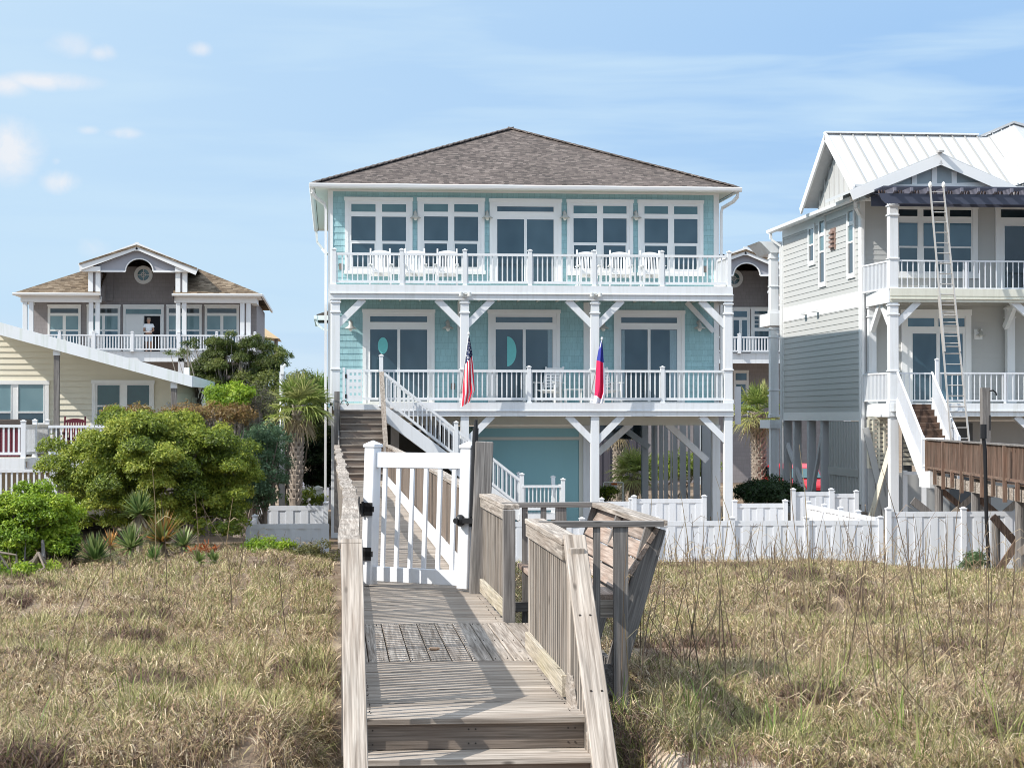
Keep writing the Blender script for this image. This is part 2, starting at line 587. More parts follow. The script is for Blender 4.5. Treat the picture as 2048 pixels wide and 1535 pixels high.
def rail_post(parent, p, h, w=.11, mat=None, name='post', cap=True):
    mb = MB()
    x, y, z = p
    mb.box(x - w / 2, x + w / 2, y - w / 2, y + w / 2, z, z + h)
    if cap:
        e = w / 2 + .015
        mb.box(x - e, x + e, y - e, y + e, z + h, z + h + .025)
        k = len(mb.v)
        q = [(x - e + .01, y - e + .01, z + h + .025), (x + e - .01, y - e + .01, z + h + .025), (x + e - .01, y + e - .01, z + h + .025), (x - e + .01, y + e - .01, z + h + .025)]
        mb.v += q + [(x, y, z + h + .06)]
        for i in range(4): mb.f.append((k + i, k + (i + 1) % 4, k + 4))
        # base skirt
        mb.box(x - e, x + e, y - e, y + e, z + .0, z + .05)
    return mb.build(name, mat or M['white'], parent)


def column(root, X, y, z0, z1, w=.25, name='column', mat=None, caps=True):
    mb = MB()
    mb.box(X - w / 2, X + w / 2, y, y + w, z0, z1)
    if caps:
        e = .03
        for z in (z1 - .38, z1 - .10):
            mb.box(X - w / 2 - e, X + w / 2 + e, y - e, y + w + e, z, z + .045)
        mb.box(X - w / 2 - e, X + w / 2 + e, y - e, y + w + e, z0 + .0, z0 + .10)
        mb.box(X - w / 2 - e, X + w / 2 + e, y - e, y + w + e, z0 + .95, z0 + .99)
    return mb.build(name, mat or M['white'], root, bevel=.006)


def brace(root, a, b, w=.14, h=.19, mat=None, name='brace'):
    mb = MB(); mb.bar(a, b, w, h)
    return mb.build(name, mat or M['white'], root)


def wall_lamp(root, x, y, z, s=1.0, mat=None):
    """barn lamp: back plate, gooseneck, bell shade, frosted globe"""
    mb = MB()
    mb.lathe((x, y, z + .13 * s), [(.001, -.0), (.06 * s, -.0), (.06 * s, -.025), (.001, -.03)], 12, 'y')
    mb.tube([(x, y - .02, z + .13 * s), (x, y - .10 * s, z + .20 * s), (x, y - .17 * s, z + .19 * s), (x, y - .19 * s, z + .10 * s)], .014 * s, 8)
    mb.lathe((x, y - .19 * s, z), [(.02 * s, .13 * s), (.045 * s, .11 * s), (.06 * s, .03 * s), (.17 * s, -.04 * s), (.165 * s, -.055 * s), (.05 * s, .01 * s)], 18)
    l = mb.build('wall_lamp', mat or M['galv'], root, smooth=True)
    g = MB(); g.ball((x, y - .19 * s, z - .055 * s), .06 * s, .06 * s, .075 * s)
    g.build('globe', M['bulb'], l, smooth=True)
    return l


def gutter_prof(y, z):
    return [(y, z), (y - .10, z), (y - .12, z - .02), (y - .10, z - .10), (y - .03, z - .13), (y, z - .13)]


# ------------------------------------------------------------------ the turquoise house
DW, DD, DE = 58.8, 56.9, 58.0     # wall face, deck front edge, eave front edge
HX0, HX1 = PX(657, DW), PX(1437, DW)
Z_LOW = PZ(806, DD)               # lower deck floor
Z_UP = PZ(573, DD)
Z_SOF = PZ(383, DW)
Z_EAVE = PZ(370, DE)
HB = DW + 12.5                    # back wall
house = thing('beach_house', 'turquoise shingled three-storey beach house on piles with white double decks and a brown hip roof', 'house', (HX0, DW, 0))

mb = MB()
lap_front(mb, HX0 + .12, HX1 - .12, Z_LOW - .02, Z_UP - .32, DW)
lap_front(mb, HX0 + .12, HX1 - .12, Z_UP - .0, Z_SOF, DW)
mb.box(HX0, HX1, DW + .001, HB, Z_LOW - .12, Z_SOF)
lap_side(mb, DW + .1, HB, Z_LOW - .02, Z_SOF, HX0, -1)
lap_side(mb, DW + .1, HB, Z_LOW - .02, Z_SOF, HX1, 1)
wall = mb.build('wall', M['teal'], house)
mb = MB()
for x0, x1 in ((HX0 - .02, HX0 + .12), (HX1 - .14, HX1 + .02)):
    mb.box(x0, x1, DW - .03, DW + .12, Z_LOW, Z_SOF)
mb.box(HX0 + .12, HX1 - .14, DW - .026, DW - .001, Z_SOF - .05, Z_SOF)
mb.build('corner_board', M['trim'], house)
# pilasters on the lower wall
for u0, u1 in ((915, 923), (1167, 1183)):
    mb = MB(); mb.box(PX(u0, DW), PX(u1, DW), DW - .05, DW, Z_LOW, Z_UP - .33)
    mb.build('pilaster', M['trim'], house)

# roof: four hips meeting a short ridge
ex0, ex1 = PX(625, DE), PX(1477, DE)
ey0, ey1 = DE, HB + .6
xc = (ex0 + ex1) / 2
ra = at(1018, 257, DE + 5.6)
ry = DE + (ex1 - ex0) / 2
rz = PZ(257, DE + 5.6, 1018)
ry0 = DE + 5.6
ry1 = ey1 - 5.6
mb = MB()
A, B_, C_, D_ = (ex0, ey0, Z_EAVE), (ex1, ey0, Z_EAVE), (ex1, ey1, Z_EAVE), (ex0, ey1, Z_EAVE)
P, Q = (xc, ry0, rz), (xc, max(ry1, ry0 + .3), rz)
mb.face([A, B_, P]); mb.face([B_, C_, Q, P]); mb.face([C_, D_, Q]); mb.face([D_, A, P, Q])
dz = -.09
mb.face([(A[0], A[1], A[2] + dz), (D_[0], D_[1], D_[2] + dz), (C_[0], C_[1], C_[2] + dz), (B_[0], B_[1], B_[2] + dz)])
for p, q in ((A, B_), (B_, C_), (C_, D_), (D_, A)):
    mb.face([p, (p[0], p[1], p[2] + dz), (q[0], q[1], q[2] + dz), q])
roof = mb.build('roof', M['roof'], house)
mb = MB()   # hip caps, in short overlapping pieces
for p in (A, B_):
    p0, p1 = Vector(p), Vector(P)
    n = 34
    for i in range(n):
        a = p0.lerp(p1, i / n); b = p0.lerp(p1, (i + 1.06) / n)
        mb.bar(a + Vector((0, 0, .005)), b + Vector((0, 0, .03)), .26, .03)
mb.build('hip_cap', M['roof'], roof)
mb = MB()   # soffit sheet
mb.box(ex0 + .06, ex1 - .06, ey0 + .06, ey1 - .06, Z_SOF + .002, Z_SOF + .03)
mb.build('soffit', M['soffit'], house)
mb = MB()   # gutters and fascia on the front and both sides
zg = Z_EAVE - .01
mb.prism([(ex0 - .1, y, z) for y, z in gutter_prof(ey0, zg)], (ex1 - ex0 + .2, 0, 0))
mb.prism([(ex0 - (ey0 - y), ey0 + .005, z) for y, z in gutter_prof(ey0, zg)], (0, ey1 - ey0, 0))
mb.prism([(ex1 + (ey0 - y), ey0 + .005, z) for y, z in gutter_prof(ey0, zg)], (0, ey1 - ey0, 0))
mb.box(ex0 + .002, ex1 - .002, ey0 + .002, ey0 + .04, Z_SOF, zg - .1)
mb.box(ex0 + .002, ex0 + .04, ey0 + .04, ey1, Z_SOF, zg - .1); mb.box(ex1 - .04, ex1 - .002, ey0 + .04, ey1, Z_SOF, zg - .1)
mb.build('gutter', M['trim'], house)
# downspouts
for sx, ec, wc in ((-1, ex0, HX0), (1, ex1, HX1)):
    mb = MB()
    xg, xw = ec + .02 * sx, wc + sx * .09
    pts = [(xg, ey0 + .15, zg - .1), (xg, ey0 + .15, zg - .24), (xg - sx * .1, ey0 + .3, zg - .38), (xw + sx * .04, DW - .02, zg - .52), (xw, DW - .02, zg - .66), (xw, DW - .02, .2 if sx < 0 else Z_LOW - .3)]
    for a, b in zip(pts[:-1], pts[1:]): mb.bar(a, b, .09, .07)
    mb.build('downspout', M['trim'], house)
mb = MB()   # second downpipe from the rear of the left eave
yb = ey1 - .2
pts = [(ex0 - .03, yb, zg - .1), (ex0 + .0, yb, zg - .5), (ex0 + .2, yb, zg - .75), (HX0 - .1, yb - .2, zg - .95)]
for a, b in zip(pts[:-1], pts[1:]): mb.bar(a, b, .09, .08)
mb.build('downspout', M['trim'], house)

# upper windows and door
def sash_pair(u):
    (a0, a1, b0, b1), t = u, []
    return [(a0, a1), (b0, b1)]
for outer, pr, dy in (((689, 395, 824.5, 548), ((702, 750.6), (763.5, 811.6)), 0), ((834.6, 396, 968.7, 548), ((847.5, 895.6), (908, 956)), 0),
                      ((1134, 399.5, 1266, 551), ((1146.7, 1194), (1206, 1253)), 3.5), ((1276, 400.5, 1406.6, 552), ((1288.7, 1336), (1348, 1395)), 4.5)):
    P_ = []
    for a, b in pr:
        P_ += [(a, 408.5 + dy, b, 424 + dy), (a, 433.5 + dy, b, 482 + dy), (a + 1, 487.5 + dy, b - 2, 534 + dy)]
    window(house, DW, outer, P_, pane_gl={0: M['transom'], 3: M['transom']}, curtains=())
window(house, DW, (979, 398, 1122.6, 566), [(994, 413.5, 1107, 423.6), (994, 439, 1048, 563), (1053.5, 439, 1107, 563)], 'sliding_door', sill=False)
# lower doors
lowers = [((725, 618.5, 869, 806), (740, 794.4, 800, 854), (632.5, 644), ()),
          ((976, 619.5, 1119.7, 806), (991, 1045.3, 1051, 1104.7), (634, 645), ((1095, 1104, 659.5, 797),)),
          ((1227.6, 620.5, 1369, 806), (1242, 1295, 1300.5, 1353.8), (635, 646), ((1242.5, 1249, 660, 797), (1339, 1353, 660, 797)))]
for i, (o_, dp, tv, cu) in enumerate(lowers):
    w = window(house, DW, o_, [(dp[0], tv[0], dp[3], tv[1]), (dp[0], 659, dp[1], 802), (dp[2], 659, dp[3], 802)], 'sliding_door', sill=False, curtains=cu)
    hu = (856.5, 987.5, 1240)[i]
    mb = MB(); hx = PX(hu, DW)
    for dzz in (0, .3): mb.box(hx - .012, hx + .012, DW - .14, DW - .05, PZ(732, DW) + dzz - .012, PZ(732, DW) + dzz + .012)
    mb.box(hx - .014, hx + .014, DW - .165, DW - .14, PZ(732, DW) - .05, PZ(732, DW) + .36)
    mb.build('handle', M['trim'], w)
    if i < 2:   # the turquoise oval seen in the glass
        mb = MB(); pts = []
        if i == 0:
            for k in range(28):
                a = 2 * math.pi * k / 28
                pts.append((PX(765.5 + 10 * math.cos(a), DW), DW - .050, PZ(691 - 16.5 * math.sin(a), DW, 765)))
        else:
            for k in range(21):
                a = -math.pi / 2 + math.pi * k / 20
                pts.append((PX(1014 + 18.5 * math.cos(a), DW), DW - .050, PZ(702.5 - 30 * math.sin(a), DW, 1020)))
        mb.prism(pts, (0, .006, 0)); mb.build('oval_panel', M['decal'], w)
for u in (830, 973.6, 1128.6, 1271): wall_lamp(house, PX(u, DW), DW - .01, PZ(434, DW, u), .95)
for u in (700.8, 895, 1205, 1397): wall_lamp(house, PX(u, DW), DW - .01, PZ(654, DW, u), 1.05)
mb = MB()   # outlet boxes
for u, v in ((681.5, 533), (1412, 538), (906, 772)):
    x, z = PX(u, DW), PZ(v, DW, u); mb.box(x - .06, x + .06, DW - .05, DW, z - .09, z + .09)
mb.build('outlet_cover', flat('outlet_brown', (.22, .19, .17)), house)

# decks
DX0, DX1 = PX(660, DD), PX(1466, DD)
mb = MB()
mb.box(DX0, DX1, DD + .06, DW, Z_UP - .08, Z_UP)
for k in range(20):
    x = DX0 + .3 + k * (DX1 - DX0 - .6) / 19
    mb.box(x - .02, x + .02, DD + .1, DW - .03, Z_UP - .33, Z_UP - .08)
ud = mb.build('upper_deck', M['soffit'], house)
mb = MB()
mb.box(DX0 - .02, DX1, DD, DD + .05, PZ(587, DD), PZ(570.5, DD)); mb.box(DX0, DX1 + .02, DD + .018, DD + .06, PZ(600, DD), PZ(587, DD) - .022)
mb.box(DX0 - .02, DX1 + .03, DD - .03, DD + .06, PZ(587, DD) - .02, PZ(587, DD) - .002)
mb.box(DX1 - .05, DX1 - .002, DD + .06, DW, PZ(600, DD), PZ(570.5, DD)); mb.box(DX0 + .002, DX0 + .05, DD + .06, DW, PZ(600, DD), PZ(570.5, DD))
mb.build('fascia', M['white'], ud)
mb = MB()
LX0 = PX(768, DD)
mb.box(DX0, DX1, DD + .06, DW, Z_LOW - .08, Z_LOW)
ld = mb.build('lower_deck', M['soffit'], house)
mb = MB()
mb.box(LX0, DX1 + .01, DD, DD + .05, PZ(820.5, DD), PZ(805, DD)); mb.box(LX0, DX1 + .02, DD + .018, DD + .06, PZ(832, DD), PZ(820.5, DD) - .022)
mb.box(LX0, DX1 + .03, DD - .03, DD + .06, PZ(820.5, DD) - .02, PZ(820.5, DD) - .002)
mb.box(DX1 - .05, DX1 - .002, DD + .06, DW, PZ(832, DD), PZ(805, DD)); mb.box(DX0 + .002, DX0 + .05, DD + .06, DW, PZ(832, DD), PZ(805, DD))
mb.build('fascia', M['white'], ld)
# front columns
zt = PZ(600, DD)
cw = .245
cols = [PX(671, DD), PX(930, DD), PX(1191, DD), PX(1458, DD)]
for i, x in enumerate(cols):
    column(house, x, DD + .06, Z_LOW, zt, cw)
    column(house, x, DD + .065, -.3, PZ(832, DD), cw - .004, caps=False)
zb = PZ(650, DD)
for x, l, r in ((cols[0], 0, 1), (cols[1], 1, 1), (cols[2], 1, 1), (cols[3], 1, 0)):
    for s, on in ((-1, l), (1, r)):
        if on:
            brace(house, (x + s * .06, DD + .16, zb), (x + s * .80, DD + .16, zt + .02))
zt2, zb2 = PZ(832, DD), PZ(882, DD)
for x, l, r in ((cols[1], 1, 1), (cols[2], 1, 1), (cols[3], 1, 0)):
    for s, on in ((-1, l), (1, r)):
        if on: brace(house, (x + s * .06, DD + .16, zb2), (x + s * .80, DD + .16, zt2 + .02))
brace(house, (PX(1426, DW), DW - .12, PZ(662, DW)), (PX(1372, DW), DW - .12, PZ(603, DW)), .1, .14)
# upper railing
yr = DD + .10
pu = [668, 803, 929.6, 1060, 1188, 1324, 1458.7]
for a, b in zip(pu[:-1], pu[1:]): railing(house, (PX(a, yr), yr, Z_UP), (PX(b, yr), yr, Z_UP), .95, .143)
for u in pu: rail_post(house, (PX(u, yr), yr, Z_UP), 1.03, name='railing_post')
railing(house, (PX(1458.7, yr), yr, Z_UP), (PX(1458.7, yr), DW - .02, Z_UP), .95, .143)
# lower railing
pl = [762, 921.5, 939.5, 1058, 1183, 1199.5, 1325, 1449]
for a, b in ((0, 1), (2, 3), (3, 4), (5, 6), (6, 7)):
    railing(house, (PX(pl[a], yr), yr, Z_LOW), (PX(pl[b], yr), yr, Z_LOW), .96, .138)
railing(house, (PX(726, yr), yr, Z_LOW), (PX(757, yr), yr, Z_LOW), .96, .138)
rail_post(house, (PX(762, yr), yr - .12, Z_LOW - .1), 1.44, name='railing_post')
for u in (1058, 1325): rail_post(house, (PX(u, yr), yr, Z_LOW), 1.03, name='railing_post')
railing(house, (PX(1458, yr), yr + .2, Z_LOW), (PX(1458, yr), DW - .02, Z_LOW), .96, .138)
# lattice gate at the head of the steps
gx0, gx1 = PX(692, yr), PX(724, yr)
gz0, gz1 = Z_LOW + .05, Z_LOW + .97
holes = []
hw = (gx1 - gx0)
for i in range(3):
    for j in range(4):
        x = gx0 + .10 + i * .125; z = gz0 + .17 + j * .19
        holes.append((x, x + .065, z, z + .075))
mb = MB(); frame_cells(mb, gx0, gx1, gz0, gz1, holes, yr - .02, yr + .02)
mb.box(gx0 - .10, gx0 - .03, yr - .04, yr + .04, Z_LOW, gz1 + .05)
lg = mb.build('lattice_gate', M['white'], house)
mb = MB()
for z in (gz0 + .15, gz1 - .2): mb.box(gx0 - .04, gx0 + .02, yr - .03, yr - .022, z - .06, z + .06)
mb.build('hinge', M['black'], lg)

# under the house
zb0 = PZ(832, DW)
mb = MB()
mb.box(HX0, HX1, DW - .02, DW + .2, PZ(850, DW), Z_LOW - .125)
mb.build('header_beam', M['soffit'], house)
gx0, gx1 = PX(948, DW), PX(1158, DW)
mb = MB(); mb.box(gx0, gx1, DW + .02, HB, -.2, PZ(856, DW)); gar = mb.build('garage', M['tealpanel'], house)
mb = MB()
mb.box(gx1, PX(1166.5, DW), DW - .01, DW + .1, -.2, PZ(851, DW))
mb.box(gx0, gx1, DW - .005, DW + .018, PZ(879.5, DW), PZ(873.5, DW)); mb.box(gx0, gx1, DW - .008, DW + .018, PZ(856, DW), PZ(851, DW))
mb.build('door_trim', M['soffit'], gar)
mb = MB()
mb.box(gx0 + .02, gx1 - .02, DW - .003, DW + .018, -.2, PZ(879.5, DW) - .02)
mb.build('garage_door', M['tealpanel'], gar)
for u in (1174, 1432): column(house, PX(u, DW), DW - .06, -.3, PZ(850, DW), .24, 'pile', M['white'], False)
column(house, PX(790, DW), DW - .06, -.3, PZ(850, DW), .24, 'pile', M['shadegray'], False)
for (u0, v0, u1, v1) in ((1262, 847, 1196, 905), (1334, 847, 1414, 921)):
    brace(house, at(u1, v1, DW + .1), at(u0, v0, DW + .1))
dk = DW + 6
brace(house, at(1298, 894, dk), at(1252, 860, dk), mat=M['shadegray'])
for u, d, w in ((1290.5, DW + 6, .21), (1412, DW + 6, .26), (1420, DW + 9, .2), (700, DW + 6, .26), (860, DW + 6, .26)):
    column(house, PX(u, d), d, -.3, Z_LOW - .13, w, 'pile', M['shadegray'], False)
mb = MB(); mb.box(HX0 + .3, gx0 - .05, DW + 7, DW + 7.1, -.2, Z_LOW - .13); mb.build('shade_backing', flat('deep_shade', (.10, .095, .09), .8), house)  # dark sheet added to stand for the deep shade behind the open bays
mb = MB()   # slatted screen boards under the house
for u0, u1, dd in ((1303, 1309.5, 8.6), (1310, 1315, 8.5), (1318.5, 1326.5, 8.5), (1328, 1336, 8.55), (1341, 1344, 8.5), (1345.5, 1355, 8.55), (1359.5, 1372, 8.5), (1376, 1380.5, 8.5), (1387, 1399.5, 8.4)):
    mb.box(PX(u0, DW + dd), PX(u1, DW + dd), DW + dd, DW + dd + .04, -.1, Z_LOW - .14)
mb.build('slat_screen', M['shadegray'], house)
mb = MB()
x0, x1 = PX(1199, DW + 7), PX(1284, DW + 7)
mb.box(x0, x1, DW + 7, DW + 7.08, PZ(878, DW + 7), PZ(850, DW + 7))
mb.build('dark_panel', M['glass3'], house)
for u in (1042, 1297):   # soffit lamps below the lower deck
    mb = MB(); mb.lathe((PX(u, DW - .6), DW - .6, Z_LOW - .40), [(.001, 0), (.12, .01), (.15, .05), (.14, .10), (.001, .11)], 16)
    mb.build('ceiling_lamp', M['galv'], house, smooth=True)

# straight timber steps from the boardwalk up to the lower deck
DK = 1.7
sx0, sx1 = PX(680, DD), PX(764, DD)
nr = 11; rise = (Z_LOW - DK) / nr; run = .26
st = MB(); rs = MB()
for k in range(nr):
    yk = DD - run * (nr - 1 - k)
    zk = DK + rise * (k + 1)
    if k < nr - 1: st.box(sx0, sx1, yk - .03, yk + run, zk - .04, zk)
    if k < nr - 1: rs.box(sx0 + .01, sx1 - .01, yk, yk + .025, zk - rise, zk - .04)
steps = thing('timber_steps', 'steep weathered brown timber steps up from the boardwalk to the turquoise house deck', 'stairs', (sx0, DD, DK))
st.build('tread', M['woodx'], steps); rs.build('riser', M['tread'], steps)
mb = MB(); mb.box(sx0 - .05, sx1 + .05, DD - .02, DD + .04, Z_LOW - rise - .02, Z_LOW - .04); mb.build('top_riser', M['white'], steps)
mb = MB()
yb = DD - run * nr
for x in (sx0 - .06, sx1 + .02):
    mb.prism([(x, yb, DK - .05), (x, yb, DK + .15), (x, DD, Z_LOW + .0), (x, DD, Z_LOW - .3)], (.04, 0, 0))
mb.build('stringer', M['gwoody'], steps)
mb = MB(); mb.bar(at(774.5, 948, DD - .75 - 1.2), at(763, 745, DD - .75), .13, .13, (0, 1, 0)); mb.build('newel', M['woodz'], steps)
mb = MB(); x = PX(674, DD - 1.0); mb.box(x - .075, x + .075, DD - 1.1, DD - .95, .2, PZ(783, DD - 1)); mb.build('newel', M['gwoodz'], steps)
mb = MB(); mb.box(x - .11, x + .07, DD - .5, DD - .34, Z_LOW - .2, PZ(746, DD - .4)); mb.build('newel_sleeve', M['white'], steps)
mb = MB(); pts = [at(u, v, DD - 1.15) for u, v in ((681, 809), (683, 803), (688, 800), (694, 803), (697, 808), (695, 811), (693, 806))]
mb.tube(pts, .012, 6); mb.tube([at(680, 812, DD - 1.12), at(679, 870, DD - 1.12)], .01, 6); mb.build('shower_hose', M['black'], steps)

# white side stair running down along the front of the decks
ys = DD - .35
sst = thing('side_stair', 'white side stair sloping down to the right in front of the lower deck', 'stairs', (PX(768, ys), ys, 0))
T0, T1 = at(768, 806, ys), at(1044, 1026, ys)
T0.z = Z_LOW - .05
mb = MB()
for y in (ys, ys + 1.0):
    mb.prism([(T0.x - .05, y, T0.z + .05), (T1.x, y, T1.z + .12), (T1.x, y, T1.z - .3), (T0.x + .1, y, T0.z - .52), (T0.x - .05, y, T0.z - .42)], (0, .05, 0))
mb.build('stringer', M['white'], sst)
mb = MB()
n = 15
for k in range(n):
    p = T0.lerp(T1, (k + .5) / n); mb.box(p.x - .14, p.x + .14, ys + .05, ys + 1.0, p.z - .03, p.z + .01)
mb.build('tread', M['woody'], sst)
MID = T0.lerp(T1, (912 - 768) / (1044 - 768.))
up = Vector((0, 0, 1))
for y in (ys + .02, ys + .98):
    o = Vector((0, y - ys, 0))
    railing(sst, T0 + o, MID + o, .93, .125, gap=.14)
    railing(sst, MID + o, T1 + o, .93, .125, gap=.14)
    rail_post(sst, tuple(MID + o - up * .2), 1.3, name='post'); rail_post(sst, tuple(T1 + o - up * .5), 1.6, name='post')
E1 = at(1126, 1026, ys); E1.z = T1.z
railing(sst, T1, E1, .80, .118); rail_post(sst, (E1.x, ys, E1.z - .5), 1.45, name='post'); rail_post(sst, (PX(1113, ys), ys + .9, E1.z - .5), 1.5, name='post')
railing(sst, Vector((E1.x, ys, E1.z)), Vector((E1.x, ys + .9, E1.z)), .80, .118)
mb = MB(); mb.box(T1.x - .1, E1.x + .05, ys - .03, ys + 1.05, T1.z - .18, T1.z - .02); mb.build('landing', M['white'], sst)
mb = MB()
for x in (T1.x, E1.x): mb.box(x - .06, x + .06, ys + .05, ys + .17, -.2, T1.z - .18)
mb.build('leg', M['white'], sst)

# side bump-out roof on the left and the narrow rail panel on the right
mb = MB(); xe = PX(633, DW + 3)
mb.prism([(HX0, DW + 2.5, PZ(624, DW + 3)), (xe, DW + 2.5, PZ(632, DW + 3)), (xe, DW + 2.5, PZ(634, DW + 3)), (HX0, DW + 2.5, PZ(634, DW + 3))], (0, 5, 0)); sr = mb.build('side_roof', M['roof'], house)
mb = MB(); mb.box(xe - .08, xe + .02, DW + 2.45, DW + 7.5, PZ(641, DW + 3), PZ(634, DW + 3)); mb.box(xe, HX0, DW + 2.46, DW + 2.5, PZ(643, DW + 3), PZ(634, DW + 3))
for a, b in zip(((633, 641), (636, 650), (645, 657)), ((636, 650), (645, 657), (655, 661))): mb.bar(at(*a, DW + 2.6), at(*b, DW + 2.6), .08, .07)
mb.build('gutter', M['trim'], sr)
mb = MB(); mb.box(PX(1470, DD + 1.6), PX(1482, DD + 1.6), DD + 1.6, DD + 1.65, PZ(848, DD + 1.6), PZ(772, DD + 1.6)); mb.build('screen_panel', M['shadegray'], house)
# security lights on the beam
for x, side in ((cols[1], 'left'), (cols[2], 'right')):
    mb = MB(); z = PZ(593, DD)
    mb.box(x - .05, x + .05, DD - .06, DD + .01, z - .04, z + .10)
    for s in (-1, 1):
        mb.tube([(x, DD - .05, z + .05), (x + s * .10, DD - .12, z + .08)], .016, 6)
        mb.lathe((x + s * .12, DD - .14, z + .03), [(.02, .09), (.05, .07), (.07, -.03), (.06, -.03), (.001, .0)], 12)
    mb.build('flood_light', M['galv'], house, smooth=False)

# ------------------------------------------------------------------ flags
def make_flag(name, label, pole0, pole1, rows, mat, d):
    root = thing(name, label, 'flag', pole0)
    mb = MB(); mb.cyl(pole0, pole1, .016, .013, 8)
    mb.ball(tuple(pole1), .035, .035, .05); mb.build('pole', M['white'], root, smooth=True)
    mb = MB(); mb.cyl(Vector(pole0) + Vector((0, .12, -.05)), pole0, .03, .025, 8); mb.build('bracket', M['galv'], root)
    ns, nt_ = 40, 28
    V = np.zeros((ns + 1, nt_ + 1, 3)); U = np.zeros((ns + 1, nt_ + 1, 2))
    vs = [r[0] for r in rows]
    for i in range(ns + 1):
        s = i / ns
        v = vs[0] + (vs[-1] - vs[0]) * s
        l = np.interp(v, vs, [r[1] for r in rows]); r_ = np.interp(v, vs, [r[2] for r in rows])
        for j in range(nt_ + 1):
            t = j / nt_
            p = at(l + (r_ - l) * t, v + (12 * (t - .5) * (.0 if name == 'state_flag' else -1) * s * s), d)
            fold = (.02 + .06 * s) * math.sin(t * 11 + s * 2.2) + .02 * math.sin(t * 23 + 1)
            V[i, j] = (p.x, p.y + fold - .1 * math.sin(math.pi * t), p.z); U[i, j] = (t, s)
    idx = np.arange((ns + 1) * (nt_ + 1)).reshape(ns + 1, nt_ + 1)
    Fq = np.stack([idx[:-1, :-1], idx[:-1, 1:], idx[1:, 1:], idx[1:, :-1]], -1).reshape(-1, 4)
    npmesh('cloth', V.reshape(-1, 3), Fq, mat, root, uv=U.reshape(-1, 2), smooth=True)
    return root


m, t, b = new_mat('stripes_and_stars_cloth')
uv = t.add('ShaderNodeTexCoord').outputs['UV']
s_ = t.add('ShaderNodeSeparateXYZ', ins={0: uv}).outputs
str_ = t.math('FRACT', t.math('ADD', t.math('MULTIPLY', s_[0], 3.3), t.math('MULTIPLY', s_[1], -1.3)))
sc_ = t.ramp(str_, [(0, (.68, .008, .035)), (.52, (.78, .76, .78))], 'CONSTANT')
vo = t.add('ShaderNodeTexVoronoi'); t.l.new(t.mapping(uv, (6, 26, 1)), vo.inputs['Vector']); vo.inputs['Randomness'].default_value = .45; vo.inputs['Scale'].default_value = 1
star = t.ramp(vo.outputs['Distance'], [(.27, (.75, .76, .8)), (.33, (.012, .02, .075))])
can = t.math('LESS_THAN', t.math('ADD', s_[1], t.math('MULTIPLY', s_[0], .12)), .40)
t.l.new(t.mix(can, sc_, star), b.inputs['Base Color']); b.inputs['Roughness'].default_value = .8
FL1 = m
m, t, b = new_mat('blue_red_white_cloth')
uv = t.add('ShaderNodeTexCoord').outputs['UV']
s_ = t.add('ShaderNodeSeparateXYZ', ins={0: uv}).outputs
k = t.math('LESS_THAN', t.math('ADD', s_[1], t.math('MULTIPLY', s_[0], -.04)), .32)
wr = t.math('GREATER_THAN', t.math('ADD', s_[0], t.math('MULTIPLY', s_[1], .32)), .98)
wb = t.math('GREATER_THAN', t.math('ADD', s_[1], t.math('MULTIPLY', s_[0], -.10)), .87)
c = t.mix(t.math('MAXIMUM', wr, wb), (.72, .012, .09), (.74, .75, .82))
c = t.mix(k, c, (.03, .04, .30))
t.l.new(c, b.inputs['Base Color']); b.inputs['Roughness'].default_value = .8
FL2 = m
dfl = DD - .45
make_flag('national_flag', 'stars and stripes flag hanging limp from the left middle deck column', at(922, 782, DD + .02), at(937.5, 667, dfl - .15),
          [(673, 936.5, 938.5), (700, 934, 943.5), (728, 930.5, 946.5), (760, 927, 948), (785, 925, 949.5), (808, 921.5, 941)], FL1, dfl)
make_flag('state_flag', 'blue, red and white flag hanging limp from the right middle deck column', at(1183, 783, DD + .02), at(1204, 677, dfl - .15),
          [(680, 1202, 1204), (700, 1197, 1205.5), (720, 1193.5, 1207), (750, 1192, 1209.5), (785, 1190.5, 1212), (806, 1187, 1206)], FL2, dfl)

